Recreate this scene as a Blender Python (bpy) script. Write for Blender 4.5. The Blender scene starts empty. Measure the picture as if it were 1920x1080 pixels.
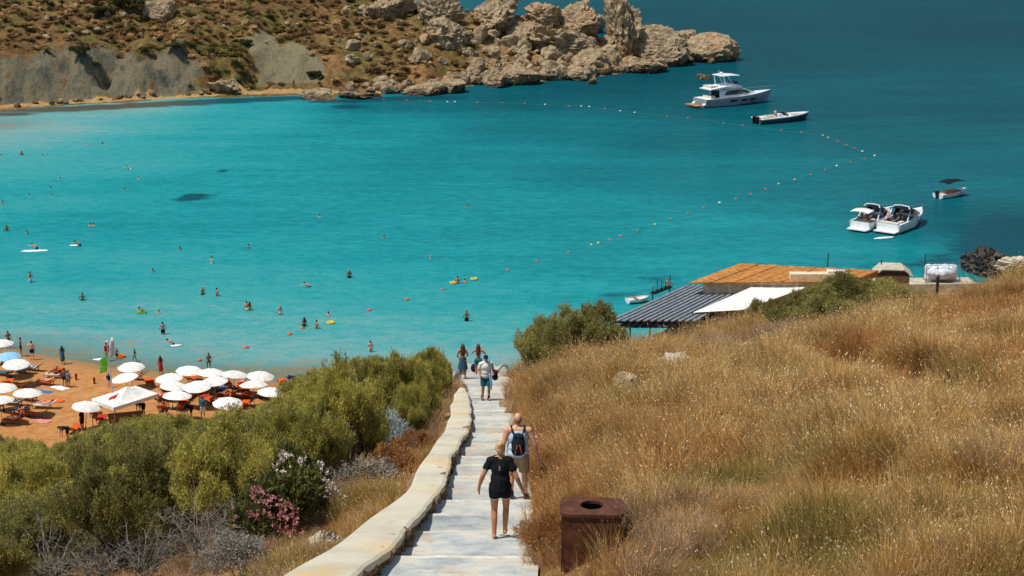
import bpy, bmesh, math, random
import numpy as np
from mathutils import Vector, Matrix, noise as mnoise

# ------------------------------------------------------------------ camera, sky, sun, exposure
scene = bpy.context.scene
COL = scene.collection
random.seed(7)
CAM_H, FPX = 42.0, 3000.0                       # camera height above the sea, focal length in 1920-wide pixels
PITCH = math.atan2(779.0, FPX)
CP, SP = math.cos(PITCH), math.sin(PITCH)
cam_data = bpy.data.cameras.new('camera')
cam_data.sensor_width = 36.0
cam_data.lens = FPX / 1920.0 * 36.0
cam_data.clip_start = 0.5
cam_data.clip_end = 20000.0
cam = bpy.data.objects.new('camera', cam_data)
cam.location = (0, 0, CAM_H)
cam.rotation_euler = (math.pi / 2 - PITCH, 0, 0)
COL.objects.link(cam)
scene.camera = cam

SUN_EL = math.radians(65)
SH = Vector((0.91, 0.41, 0)).normalized()       # the way shadows fall on level ground
SUN = Vector((-SH.x * math.cos(SUN_EL), -SH.y * math.cos(SUN_EL), math.sin(SUN_EL)))
world = bpy.data.worlds.new('World')
scene.world = world
world.use_nodes = True
wn = world.node_tree.nodes
sky = wn.new('ShaderNodeTexSky')
sky.sky_type = 'NISHITA'
sky.sun_disc = False
sky.sun_elevation = SUN_EL
sky.sun_rotation = math.atan2(SUN.x, SUN.y)
sky.air_density = 1.0
sky.dust_density = 0.6
world.node_tree.links.new(sky.outputs[0], wn['Background'].inputs[0])
wn['Background'].inputs[1].default_value = 0.105
sl = bpy.data.lights.new('sun', 'SUN')
sl.energy = 4.2
sl.angle = math.radians(0.5)
sl.color = (1.0, 0.95, 0.86)
so = bpy.data.objects.new('sun', sl)
so.rotation_euler = (-SUN).to_track_quat('-Z', 'Y').to_euler()
COL.objects.link(so)
vs = scene.view_settings
vs.view_transform = 'Standard'
vs.look = 'None'
vs.exposure = 0.08
vs.gamma = 1.0
vs.use_curve_mapping = False
scene.cycles.use_denoising = True
scene.cycles.max_bounces = 4
scene.cycles.transparent_max_bounces = 8
scene.cycles.diffuse_bounces = 2
scene.cycles.glossy_bounces = 2
scene.cycles.transmission_bounces = 4
scene.cycles.caustics_reflective = False
scene.cycles.caustics_refractive = False

# ------------------------------------------------------------------ helpers: where things stand
def ray(u, v):
    a, b = (u - 960) / FPX, (540 - v) / FPX
    return Vector((a, CP + b * SP, -SP + b * CP))

def at_z(u, v, z=0.0):                          # the point of the level z seen there
    d = ray(u, v)
    return Vector((0, 0, CAM_H)) + d * ((z - CAM_H) / d.z)

def at_y(u, v, y):
    d = ray(u, v)
    return Vector((0, 0, CAM_H)) + d * (y / d.y)

def pix(p):                                     # used only to plan heights while laying out the planting
    z = p[2] - CAM_H
    f = p[1] * CP - z * SP
    up = p[1] * SP + z * CP
    return 960 + FPX * p[0] / f, 540 - FPX * up / f

def hit(u, v, H, t0=12.0, t1=600.0, step=0.5):  # first ground point along a line of sight
    d = ray(u, v)
    t = np.arange(t0, t1, step)
    x, y, z = d.x * t, d.y * t, CAM_H + d.z * t
    below = np.nonzero(H(x, y) >= z)[0]
    k = below[0] if len(below) else len(t) - 1
    return Vector((x[k], y[k], float(H(x[k:k + 1], y[k:k + 1])[0])))

def smooth(a, b, x):
    t = np.clip((x - a) / (b - a), 0, 1)
    return t * t * (3 - 2 * t)

def _hash(ix, iy, seed):
    n = (ix.astype(np.int64) * 374761393 + iy.astype(np.int64) * 668265263 + seed * 974711) & 0x7fffffff
    n = (n ^ (n >> 13)) * 1274126177 & 0x7fffffff
    n = (n ^ (n >> 16)) & 0xffff
    return n / 32767.5 - 1.0

def vnoise(x, y, seed=0):
    x = np.asarray(x, float); y = np.asarray(y, float)
    ix, iy = np.floor(x), np.floor(y)
    fx, fy = x - ix, y - iy
    fx, fy = fx * fx * (3 - 2 * fx), fy * fy * (3 - 2 * fy)
    a, b = _hash(ix, iy, seed), _hash(ix + 1, iy, seed)
    c, d = _hash(ix, iy + 1, seed), _hash(ix + 1, iy + 1, seed)
    return (a * (1 - fx) + b * fx) * (1 - fy) + (c * (1 - fx) + d * fx) * fy

def fbm(x, y, seed=0, octaves=4):
    s, amp = 0, 1.0
    for i in range(octaves):
        s = s + amp * vnoise(np.asarray(x) * 2 ** i + 17 * i, np.asarray(y) * 2 ** i - 9 * i, seed + i)
        amp *= 0.5
    return s

# ------------------------------------------------------------------ helpers: objects
def tag(o, label=None, cat=None, group=None, kind=None):
    for k, val in (('label', label), ('category', cat), ('group', group), ('kind', kind)):
        if val:
            o[k] = val
    return o

def link(o):
    COL.objects.link(o)
    return o

def thing(name, label, cat, loc=(0, 0, 0), rz=0.0, group=None, scale=None, rot=None):
    o = link(bpy.data.objects.new(name, None))
    o.empty_display_size = 0.2
    o.location = loc
    o.rotation_euler = rot if rot else (0, 0, rz)
    if scale is not None:
        o.scale = scale if hasattr(scale, '__len__') else (scale,) * 3
    return tag(o, label, cat, group)

def part(name, mesh, parent=None, mat=None, loc=None, rot=None, scale=None):
    o = link(bpy.data.objects.new(name, mesh))
    if mat is not None:
        if not mesh.materials:
            mesh.materials.append(mat)
        elif mesh.materials[0] is not mat:
            o.material_slots[0].link = 'OBJECT'
            o.material_slots[0].material = mat
    if parent:
        o.parent = parent
    if loc is not None:
        o.location = loc
    if rot is not None:
        o.rotation_euler = rot
    if scale is not None:
        o.scale = scale if hasattr(scale, '__len__') else (scale,) * 3
    return o

def mesh_np(name, verts, faces, mat=None, smooth_shade=False, fmat=None):
    m = bpy.data.meshes.new(name)
    m.from_pydata([tuple(map(float, v)) for v in verts], [], [tuple(map(int, f)) for f in faces])
    if mat is not None:
        for x in (mat if isinstance(mat, (list, tuple)) else [mat]):
            m.materials.append(x)
    if fmat is not None:
        m.polygons.foreach_set('material_index', np.asarray(fmat, np.int32))
    if smooth_shade:
        m.polygons.foreach_set('use_smooth', np.ones(len(m.polygons), bool))
    m.update()
    return m

def fast_mesh(name, verts, loops, sizes, mat=None, smooth_shade=False, fmat=None):
    """verts (n,3), loops flat vertex indices, sizes per-face vertex counts"""
    m = bpy.data.meshes.new(name)
    m.vertices.add(len(verts))
    m.vertices.foreach_set('co', np.asarray(verts, np.float32).ravel())
    m.loops.add(len(loops))
    m.loops.foreach_set('vertex_index', np.asarray(loops, np.int32))
    m.polygons.add(len(sizes))
    m.polygons.foreach_set('loop_start', np.concatenate([[0], np.cumsum(sizes)[:-1]]).astype(np.int32))
    m.polygons.foreach_set('loop_total', np.asarray(sizes, np.int32))
    if mat is not None:
        for x in (mat if isinstance(mat, (list, tuple)) else [mat]):
            m.materials.append(x)
    if fmat is not None:
        m.polygons.foreach_set('material_index', np.asarray(fmat, np.int32))
    if smooth_shade:
        m.polygons.foreach_set('use_smooth', np.ones(len(sizes), bool))
    m.update(calc_edges=True)
    m.validate()
    return m

class MB:
    """collects shapes and builds them as one mesh"""
    def __init__(self):
        self.v, self.f = [], []
    def add(self, verts, faces):
        n = len(self.v)
        self.v += [tuple(p) for p in verts]
        self.f += [tuple(i + n for i in f) for f in faces]
        return self
    def box(self, c, s, rz=0, M=None):
        R = Matrix.Rotation(rz, 3, 'Z') if M is None else M
        P = []
        for i in (-1, 1):
            for j in (-1, 1):
                for k in (-1, 1):
                    P.append(Vector(c) + R @ Vector((i * s[0] / 2, j * s[1] / 2, k * s[2] / 2)))
        return self.add(P, [(0, 1, 3, 2), (4, 6, 7, 5), (0, 4, 5, 1), (2, 3, 7, 6), (0, 2, 6, 4), (1, 5, 7, 3)])
    def tube(self, pts, r, n=6, cap=True):
        pts = [Vector(p) for p in pts]
        rs = r if hasattr(r, '__len__') else [r] * len(pts)
        V, F = [], []
        up = Vector((0, 0, 1))
        for i, p in enumerate(pts):
            d = (pts[min(i + 1, len(pts) - 1)] - pts[max(i - 1, 0)])
            d = d.normalized() if d.length > 1e-9 else up
            a = d.cross(Vector((0.13, 0.97, 0.2)) if abs(d.dot(Vector((0.13, 0.97, 0.2)))) < .9 else Vector((1, 0, 0))).normalized()
            b = d.cross(a)
            for k in range(n):
                t = 2 * math.pi * k / n
                V.append(p + (a * math.cos(t) + b * math.sin(t)) * rs[i])
        for i in range(len(pts) - 1):
            for k in range(n):
                F.append((i * n + k, i * n + (k + 1) % n, (i + 1) * n + (k + 1) % n, (i + 1) * n + k))
        if cap:
            F.append(tuple(range(n - 1, -1, -1)))
            F.append(tuple((len(pts) - 1) * n + k for k in range(n)))
        return self.add(V, F)
    def loft(self, rings, closed=True, cap=True):
        n = len(rings[0])
        V = [p for r in rings for p in r]
        F = []
        for i in range(len(rings) - 1):
            for k in range(n if closed else n - 1):
                F.append((i * n + k, i * n + (k + 1) % n, (i + 1) * n + (k + 1) % n, (i + 1) * n + k))
        if cap:
            F.append(tuple(range(n - 1, -1, -1)))
            F.append(tuple((len(rings) - 1) * n + k for k in range(n)))
        return self.add(V, F)
    def slab(self, poly, thick, updir=(0, 0, 1)):        # polygon (top) with thickness downwards
        up = Vector(updir) * thick
        n = len(poly)
        P = [Vector(p) for p in poly]
        V = P + [p - up for p in P]
        F = [tuple(range(n)), tuple(range(2 * n - 1, n - 1, -1))]
        for k in range(n):
            F.append((k, n + k, n + (k + 1) % n, (k + 1) % n))
        return self.add(V, F)
    def mesh(self, name, mat=None, smooth_shade=False):
        m = mesh_np(name, self.v, self.f, mat, smooth_shade)
        bm = bmesh.new(); bm.from_mesh(m)
        bmesh.ops.recalc_face_normals(bm, faces=bm.faces)
        bm.to_mesh(m); bm.free()
        return m

# ------------------------------------------------------------------ helpers: materials
def srgb(r, g, b):
    return tuple((c / 255 / 12.92) if c / 255 <= 0.04045 else ((c / 255 + 0.055) / 1.055) ** 2.4 for c in (r, g, b))

class NT:
    def __init__(self, name):
        self.m = bpy.data.materials.new(name)
        self.m.use_nodes = True
        self.t = self.m.node_tree
        self.b = self.t.nodes['Principled BSDF']
        self.out = self.t.nodes['Material Output']
    def n(self, kind, **kw):
        x = self.t.nodes.new(kind)
        for k, val in kw.items():
            setattr(x, k, val)
        return x
    def l(self, a, b):
        self.t.links.new(a, b)
    def noise(self, vec, scale, detail=4, rough=0.55, dist=0.0):
        x = self.n('ShaderNodeTexNoise')
        x.inputs['Scale'].default_value = scale
        x.inputs['Detail'].default_value = detail
        x.inputs['Roughness'].default_value = rough
        x.inputs['Distortion'].default_value = dist
        if vec is not None:
            self.l(vec, x.inputs['Vector'])
        return x.outputs['Fac']
    def ramp(self, fac, stops):
        x = self.n('ShaderNodeValToRGB')
        e = x.color_ramp.elements
        while len(e) < len(stops):
            e.new(0.5)
        for k, (p, c) in enumerate(stops):
            e[k].position = p
            e[k].color = (*c, 1) if len(c) == 3 else c
        self.l(fac, x.inputs['Fac'])
        return x.outputs['Color']
    def mix(self, fac, a, b, mode='MIX'):
        x = self.n('ShaderNodeMix', data_type='RGBA', blend_type=mode)
        for s, val in ((x.inputs[0], fac), (x.inputs[6], a), (x.inputs[7], b)):
            if hasattr(val, 'is_output'):
                self.l(val, s)
            elif isinstance(val, (int, float)):
                s.default_value = val
            else:
                s.default_value = (*val, 1)
        return x.outputs[2]
    def maprange(self, v, a, b, c=0.0, d=1.0):
        x = self.n('ShaderNodeMapRange')
        self.l(v, x.inputs[0])
        for k, val in enumerate((a, b, c, d)):
            x.inputs[k + 1].default_value = val
        return x.outputs[0]
    def math(self, op, a, b=0.0):
        x = self.n('ShaderNodeMath', operation=op)
        for s, val in ((x.inputs[0], a), (x.inputs[1], b)):
            if hasattr(val, 'is_output'):
                self.l(val, s)
            else:
                s.default_value = val
        return x.outputs[0]
    def pos(self):
        return self.n('ShaderNodeNewGeometry').outputs['Position']
    def obj(self):
        return self.n('ShaderNodeTexCoord').outputs['Object']
    def mapping(self, vec, scale=(1, 1, 1), rot=(0, 0, 0)):
        x = self.n('ShaderNodeMapping')
        x.inputs['Scale'].default_value = scale
        x.inputs['Rotation'].default_value = rot
        self.l(vec, x.inputs['Vector'])
        return x.outputs[0]
    def bump(self, h, strength=0.4, dist=0.05):    # relief
        x = self.n('ShaderNodeBump')
        x.inputs['Strength'].default_value = strength
        x.inputs['Distance'].default_value = dist
        self.l(h, x.inputs['Height'])
        self.l(x.outputs[0], self.b.inputs['Normal'])
        return x
    def base(self, c):
        if hasattr(c, 'is_output'):
            self.l(c, self.b.inputs['Base Color'])
        else:
            self.b.inputs['Base Color'].default_value = (*c, 1)
    def set(self, rough=0.7, spec=0.3, metal=0.0):
        self.b.inputs['Roughness'].default_value = rough
        self.b.inputs['Specular IOR Level'].default_value = spec
        self.b.inputs['Metallic'].default_value = metal

def plain(name, a, b=None, scale=6.0, rough=0.7, spec=0.25, bump=0.0, metal=0.0, rnd=0.0, detail=4):
    """two tones of one material blended by fine noise; rnd shifts brightness a little from object to object"""
    t = NT(name)
    t.set(rough, spec, metal)
    o = t.obj()
    b = b if b is not None else tuple(x * 0.82 for x in a)
    f = t.noise(o, scale, detail)
    c = t.mix(t.maprange(f, 0.35, 0.65), a, b)
    if rnd:
        oi = t.n('ShaderNodeObjectInfo')
        h = t.n('ShaderNodeHueSaturation')
        t.l(t.maprange(oi.outputs['Random'], 0, 1, 1 - rnd, 1 + rnd), h.inputs['Value'])
        t.l(c, h.inputs['Color'])
        c = h.outputs[0]
    t.base(c)
    if bump:
        t.bump(f, bump, 0.03)
    return t.m

def leafy(name, stops, scale, rnd=0.25, trans=0.3, patch=None):
    """foliage: colour by clump noise in the world plus a random shift per plant, some light through the leaf"""
    t = NT(name)
    p = t.pos()
    f = t.noise(p, scale, 3, 0.6)
    c = t.ramp(f, stops)
    if patch:
        c = t.mix(t.maprange(t.noise(p, patch[0], 3, 0.55), patch[1], patch[2]), c, patch[3])
    oi = t.n('ShaderNodeObjectInfo')
    h = t.n('ShaderNodeHueSaturation')
    t.l(t.maprange(oi.outputs['Random'], 0, 1, 1 - rnd, 1 + rnd), h.inputs['Value'])
    t.l(c, h.inputs['Color'])
    c = h.outputs[0]
    d = t.n('ShaderNodeBsdfDiffuse'); t.l(c, d.inputs[0])
    tr = t.n('ShaderNodeBsdfTranslucent'); t.l(c, tr.inputs[0])
    mx = t.n('ShaderNodeMixShader'); mx.inputs[0].default_value = trans
    t.l(d.outputs[0], mx.inputs[1]); t.l(tr.outputs[0], mx.inputs[2])
    t.l(mx.outputs[0], t.out.inputs['Surface'])
    return t.m

# ------------------------------------------------------------------ layout of the place: stepped path, slopes, shores
GR = 0.255                                       # fall of the stepped path
Z0 = 37.35
def at_path(u, v, k=0.0):                        # point of the path plane raised by k
    d = ray(u, v)
    return Vector((0, 0, CAM_H)) + d * ((CAM_H - Z0 - k) / (-d.z - GR * d.y))
def zpath(y):
    return Z0 - GR * y

_edges = [(1062, 722, 1003), (1012, 782, 1004), (981, 812, 1002), (953, 828, 1000), (917, 848, 992), (883, 862, 984),
          (850, 870, 978), (815, 879, 972), (780, 886, 966), (750, 887, 960), (725, 880, 955), (704, 862, 949)]
_pl = [at_path(u, v) for v, u, _ in _edges]
_pr = [at_path(u, v) for v, _, u in _edges]
PY_L = np.array([2.0] + [p.y for p in _pl]); PX_L = np.array([_pl[0].x - 0.3] + [p.x for p in _pl])
PY_R = np.array([2.0] + [p.y for p in _pr]); PX_R = np.array([_pr[0].x + 0.1] + [p.x for p in _pr])
_wo = [(532, 1080), (630, 1018), (701, 967), (767, 917), (784, 878), (814, 834), (829, 816), (844, 784), (846, 760), (853, 738), (860, 727)]
_wi = [(669, 1080), (693, 1053), (746, 1012), (773, 979), (796, 950), (824, 920), (838, 896), (842, 873), (846, 855), (859, 834), (879, 804), (883, 784), (882, 760), (878, 738), (872, 727)]
WALL_K = 0.42
_wo = [at_path(u, v, WALL_K) for u, v in _wo]
_wi = [at_path(u, v, WALL_K) for u, v in _wi]
WY_O = np.array([2.0] + [p.y for p in _wo]); WX_O = np.array([_wo[0].x - 2.2] + [p.x for p in _wo])
WY_I = np.array([2.0] + [p.y for p in _wi]); WX_I = np.array([_wi[0].x - 2.2] + [p.x for p in _wi])
PATH_END = float(PY_L[-1])
def xl(y): return np.interp(y, PY_L, PX_L)
def xr(y): return np.interp(y, PY_R, PX_R)
def wo(y): return np.interp(y, WY_O, WX_O)
def wi(y): return np.interp(y, WY_I, WX_I)

_SX = [-200, -120, -46, -35, -24.6, -12, 0, 8, 16, 24, 36, 50, 70, 140, 260]
_SY = [170, 152, 139.5, 134, 130.5, 129, 129, 134, 146, 153, 158, 160, 160, 165, 170]
def shore_y(x): return np.interp(x, _SX, _SY)

def softplus(x, k):
    return np.logaddexp(0, x / k) * k

def H(x, y):
    x = np.asarray(x, float); y = np.asarray(y, float)
    base = Z0 - GR * y
    d_r = np.maximum(x - xr(y), 0)
    d_l = np.maximum(wo(y) - x, 0)
    right = base + 0.95 * (1 - np.exp(-d_r / 1.4)) + 0.14 * d_r - 0.36 * softplus(y - 72, 4.5) + 0.12 * softplus(d_r - 16, 2.0)
    right = right + 0.30 * fbm(x * 0.3, y * 0.3, 3, 4) * smooth(0.3, 3, d_r)
    near_end = smooth(-26, -5, x)
    left = base - 0.30 - 0.24 * d_l - 0.01 * np.minimum(d_l, 12) ** 1.5 - 0.34 * near_end * softplus(y - 77, 2.5)
    left = left + 0.25 * fbm(x * 0.16, y * 0.16, 11, 3) * smooth(1, 5, d_l)
    mid = 0.5 * (xl(y) + xr(y))
    z = np.where(x > mid, right, left)
    on_path = (x > wo(y) + 0.05) & (x < xr(y) - 0.05)
    z = np.where(on_path, base - 0.38 - 0.36 * softplus(y - 76, 1.5), z)
    ds = shore_y(x) - y
    beach = np.where(ds > 0, 0.045 * np.minimum(ds, 30), 0.028 * ds)
    terr = np.where(ds > 0, np.clip(0.5 * ds, 0, 2.4), 0.10 * ds)
    sh = np.where(x > 4, terr, beach) * smooth(2, 7, x) + np.where(x > 4, terr, beach) * (1 - smooth(2, 7, x))
    sh = beach + (terr - beach) * smooth(3, 9, x)
    sh = sh + 0.05 * fbm(x * 0.5, y * 0.5, 5, 3) * (ds > 0.5)
    k = 0.6
    z = np.where(y > 60, k * np.logaddexp(z / k, sh / k), z)
    return np.maximum(z, -4.0)

# far headland across the bay
_hs = [(-500, 232), (-250, 222), (-100, 214), (0, 206), (150, 196), (300, 188), (430, 181), (560, 178), (700, 178), (780, 174), (860, 163), (950, 154), (1050, 150),
       (1130, 142), (1210, 130), (1290, 117), (1385, 113)]
_hs = [at_z(u, v) for u, v in _hs]
HSX = np.array([p.x for p in _hs] + [58, 62]); HSY = np.array([p.y for p in _hs] + [_hs[-1].y + 2, _hs[-1].y + 8])
_rx = [-200, -94, -60, -37, -25, -12, 5, 14, 20, 28, 36, 46, 53, 57]
_rr = [26, 22, 20, 15.5, 13.5, 11.5, 9.0, 7.5, 6.0, 3.6, 2.0, 0.8, 0.2, -2]
_rd = [90, 80, 72, 55, 45, 36, 30, 26, 22, 14, 10, 6, 5, 4]
_rb = [5, 5.5, 6, 3.0, 1.6, 1.0, 1.2, 1.6, 1.5, 1.0, .6, .3, 0, 0]
def HL(x, y):
    x = np.asarray(x, float); y = np.asarray(y, float)
    s = y - np.interp(x, HSX, HSY) + 1.6 * fbm(x * 0.11, y * 0.0 + 3, 41, 4)
    R, D, B = np.interp(x, _rx, _rr), np.interp(x, _rx, _rd), np.interp(x, _rx, _rb)
    lowb = smooth(-62, -48, x) * (1 - smooth(-22, -16, x))          # strip of sand
    s2 = s - 4.5 * lowb * smooth(0, 4, s)
    gul = np.abs(vnoise(x * 0.2 + 0.5 * fbm(x * .1, y * .1, 7, 2), y * 0.05, 19)) + 0.5 * np.abs(vnoise(x * 0.55, y * .12, 20))
    B2 = B * (0.75 + 0.5 * fbm(x * 0.12, y * 0.1, 23, 3) * 0.6)
    z = 0.1 * np.clip(s, 0, 5) + B2 * smooth(2.0 + 4.5 * gul, 12 + 5 * gul, s2)
    z = z + np.maximum(R - B, 0.0) * np.clip((s2 - 5) / np.maximum(D - 5, 1), 0, 1) ** 0.9
    back = np.maximum(s - D, 0)
    z = z - (R + 2) * (back / np.interp(x, _rx, [120, 90, 80, 40, 30, 26, 24, 20, 16, 12, 9, 6, 4, 3])) ** 1.6
    up = smooth(3, 9, s)
    z = z + up * (0.55 * fbm(x * 0.13, y * 0.13, 29, 4) + 0.28 * fbm(x * 0.5, y * 0.5, 31, 3)) * np.interp(x, [-10, 10, 40], [1, 1.3, .5])
    z = z + smooth(2, 6, s) * (1 - smooth(14, 24, s)) * np.interp(x, [-200, -50, -36], [1, 1, 0]) * (1.5 * fbm(x * .32, y * .25, 37, 4) - 2.6 * np.maximum(vnoise(x * .42 + .6 * vnoise(x * .2, y * .2, 3), y * .11, 39), 0) ** 2)
    z = np.where((s > 1) & (back <= 0), np.maximum(z, 0.1 * np.minimum(s, 5)), z)
    z = np.where(s < 0, 0.25 * s, z)
    z = z - 6 * smooth(47, 52, x)
    z = np.where(x > 56, -3.0, z)
    return np.clip(z, -3, 60)

def grid_sheet(name, xs, ys, F, mat, attrs=None):
    X, Y = np.meshgrid(xs, ys)
    Z = F(X.ravel(), Y.ravel()) if F else np.zeros(X.size)
    V = np.stack([X.ravel(), Y.ravel(), Z], 1)
    nx, ny = len(xs), len(ys)
    i = (np.arange(ny - 1)[:, None] * nx + np.arange(nx - 1)[None, :]).ravel()
    L = np.stack([i, i + 1, i + nx + 1, i + nx], 1).ravel()
    m = fast_mesh(name, V, L, np.full(len(i), 4), mat, True)
    for an, fn in (attrs or {}).items():
        a = m.attributes.new(an, 'FLOAT', 'POINT')
        a.data.foreach_set('value', np.asarray(fn(X.ravel(), Y.ravel()), np.float32))
    return link(bpy.data.objects.new(name, m))

# ---- ground material: dry soil on the slopes, orange sand on the beach
t = NT('ground_soil_and_sand')
t.set(0.95, 0.1)
p = t.pos()
sep = t.n('ShaderNodeSeparateXYZ'); t.l(p, sep.inputs[0])
soil = t.ramp(t.noise(p, 0.9, 6, 0.65), [(0.25, srgb(96, 72, 40)), (0.5, srgb(136, 104, 60)), (0.75, srgb(168, 136, 88))])
sand = t.ramp(t.noise(p, 1.3, 6, 0.65), [(0.3, srgb(160, 110, 62)), (0.5, srgb(180, 126, 74)), (0.72, srgb(198, 146, 94))])
wet = t.mix(t.maprange(sep.outputs[2], 0.02, 0.16), srgb(150, 116, 80), sand)
zz = t.math('ADD', sep.outputs[2], t.maprange(t.noise(p, 0.3, 3), 0.3, 0.7, -0.5, 0.5))
gcol = t.mix(t.maprange(zz, 1.7, 2.3), wet, soil)
t.base(gcol)
t.bump(t.noise(p, 3.5, 6, 0.7), 0.9, 0.12)
M_ground = t.m
gx = np.concatenate([np.arange(-150, -62, 4.0), np.arange(-62, -8, 0.9), np.arange(-8, 8, 0.3), np.arange(8, 52, 0.8), np.arange(52, 200, 5.0)])
gy = np.concatenate([np.arange(-12, 12, 1.5), np.arange(12, 82, 0.5), np.arange(82, 182, 0.8), np.arange(182, 300, 5.0)])
ground = grid_sheet('ground', gx, gy, H, M_ground)
ground['kind'] = 'structure'

# ---- headland
t = NT('headland_slope')
t.set(0.95, 0.1)
p = t.pos()
n1 = t.noise(p, 0.09, 5, 0.65)
n2 = t.noise(p, 0.8, 6, 0.7)
scrub = t.ramp(n2, [(0.28, srgb(96, 74, 46)), (0.42, srgb(142, 104, 64)), (0.56, srgb(172, 130, 84)), (0.72, srgb(192, 160, 112))])
olive = t.ramp(n2, [(0.3, srgb(70, 66, 36)), (0.55, srgb(124, 110, 62)), (0.75, srgb(160, 140, 88))])
rust = t.ramp(n2, [(0.3, srgb(94, 64, 42)), (0.6, srgb(142, 100, 66)), (0.8, srgb(166, 126, 88))])
c1 = t.mix(t.maprange(n1, 0.36, 0.54), scrub, olive)
c1 = t.mix(t.maprange(t.noise(p, 0.05, 4, 0.6), 0.52, 0.66, 0, .6), c1, rust)
clayc = t.ramp(t.noise(t.mapping(p, (1, .5, .35)), 0.55, 8, 0.75), [(0.3, srgb(60, 60, 56)), (0.43, srgb(112, 110, 94)), (0.53, srgb(140, 130, 104)), (0.62, srgb(126, 96, 64)), (0.75, srgb(150, 132, 100))])  # dark upright streaks paint shaded clefts into the clay colour
scree = t.ramp(t.noise(t.mapping(p, (1, .3, .3)), 2.2, 5, 0.7), [(0.3, srgb(128, 118, 90)), (0.7, srgb(158, 148, 116))])
rocky = t.ramp(n2, [(0.3, srgb(126, 100, 68)), (0.5, srgb(166, 132, 88)), (0.7, srgb(196, 168, 122))])
sandc = t.ramp(n2, [(0.3, srgb(186, 142, 84)), (0.7, srgb(222, 182, 122))])
def at(nm):
    x = t.n('ShaderNodeAttribute'); x.attribute_name = nm
    return x.outputs['Fac']
jit = t.maprange(t.noise(t.mapping(p, (1, .6, .6)), 0.22, 7, 0.78), 0.3, 0.7, -0.55, 0.55)
def zone(nm):
    return t.maprange(t.math('ADD', at(nm), jit), 0.42, 0.58)
c1 = t.mix(zone('clay'), c1, clayc)
c1 = t.mix(zone('scree'), c1, scree)
c1 = t.mix(zone('rocky'), c1, rocky)
c1 = t.mix(zone('sand'), c1, sandc)
t.base(c1)
t.bump(t.noise(p, 0.7, 8, 0.78), 1.0, 1.3)
M_head = t.m

def hdist(x, y): return y - np.interp(x, HSX, HSY)
def blob(pts):                                   # soft union of ellipses (x, y, rx, ry) in the place
    def f(x, y):
        s = np.zeros(len(x))
        for (a, b, ra, rb) in pts:
            s = np.maximum(s, 1.0 - 0.5 * (((x - a) / ra) ** 2 + ((y - b) / rb) ** 2))
        return np.clip(s, 0, 1)
    return f
scr = [hit(522, 108, HL, 250, 480), hit(490, 80, HL, 250, 480), hit(560, 132, HL, 250, 480)]
_clay = blob([(hit(u, v, HL, 250, 480).x, hit(u, v, HL, 250, 480).y, 7, 8) for u, v in ((60, 160), (130, 140), (200, 135), (260, 140), (310, 155))])
a_attr = {'clay': _clay,
          'scree': blob([(scr[0].x, scr[0].y, 5.5, 8), (scr[1].x, scr[1].y, 3.2, 8), (scr[2].x, scr[2].y, 5, 5)]),
          'rocky': lambda x, y: smooth(-22, 4, x) * 0.85,
          'sand': lambda x, y: np.clip(1.0 - np.abs(hdist(x, y) - 2.2) / 2.6, 0, 1) * (smooth(-110, -100, x)) * (1 - smooth(-20, -15, x))}
head = grid_sheet('headland', np.arange(-190, 70, 0.8), np.arange(266, 470, 0.9), HL, M_head, a_attr)
head['kind'] = 'structure'

# ---- sea: colour follows the depth and the bottom (sand, weed), waves are relief, their light and dark also painted in
_dc = [(0, 655, .04), (150, 682, .04), (300, 706, .04), (420, 712, .04), (560, 716, .05), (700, 700, .08), (945, 670, .14), (300, 660, .13), (100, 640, .12), (500, 670, .14),
       (300, 600, .24), (100, 580, .24), (600, 620, .22), (300, 520, .33), (600, 540, .34), (100, 480, .35), (300, 430, .42), (600, 450, .40), (60, 380, .36), (300, 360, .42),
       (150, 310, .32), (40, 300, .26), (100, 245, .14), (0, 235, .10), (0, 262, .16), (250, 240, .22), (450, 230, .34), (350, 260, .36), (600, 260, .44), (600, 330, .45), (900, 300, .50), (760, 420, .42), (900, 470, .42),
       (1000, 400, .46), (1200, 330, .58), (1200, 450, .46), (1300, 420, .48), (1500, 350, .60), (1450, 460, .47), (1600, 470, .47), (1700, 480, .50), (1800, 450, .62), (1800, 350, .66), (1700, 250, .74), (1800, 200, .84), (1500, 200, .80), (1300, 260, .68),
       (1500, 100, .93), (1900, 60, 1.0), (1900, 20, .95), (1300, 40, .95), (1000, 190, .78), (1000, 240, .62), (750, 200, .66), (700, 230, .50), (800, 560, .32), (1100, 560, .40), (1100, 500, .43),
       (950, 620, .24), (1000, 600, .28), (800, 620, .24), (1200, 560, .45), (1900, 440, .95), (1900, 300, .72), (1900, 400, .74), (560, 182, .4), (200, 205, .12), (1150, 160, .84), (1250, 140, .88)]
_dp = [at_z(u, v) for u, v, _ in _dc]
_dx = np.array([p.x / 45 for p in _dp] + [0, -400 / 45, 400 / 45]); _dy = np.array([np.log(p.y) * 7 for p in _dp] + [np.log(1500) * 7] * 3)
_dv = np.array([d for _, _, d in _dc] + [0.95] * 3)
def sea_depth(x, y):
    out = np.empty(len(x))
    X, Y = np.clip(x, -2000, 2000) / 45, np.log(np.maximum(y, 60)) * 7
    for k in range(0, len(x), 20000):
        d2 = (X[k:k + 20000, None] - _dx) ** 2 + (Y[k:k + 20000, None] - _dy) ** 2 + 0.012
        w = 1 / d2 ** 1.6
        out[k:k + 20000] = (w * _dv).sum(1) / w.sum(1)
    return out
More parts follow.
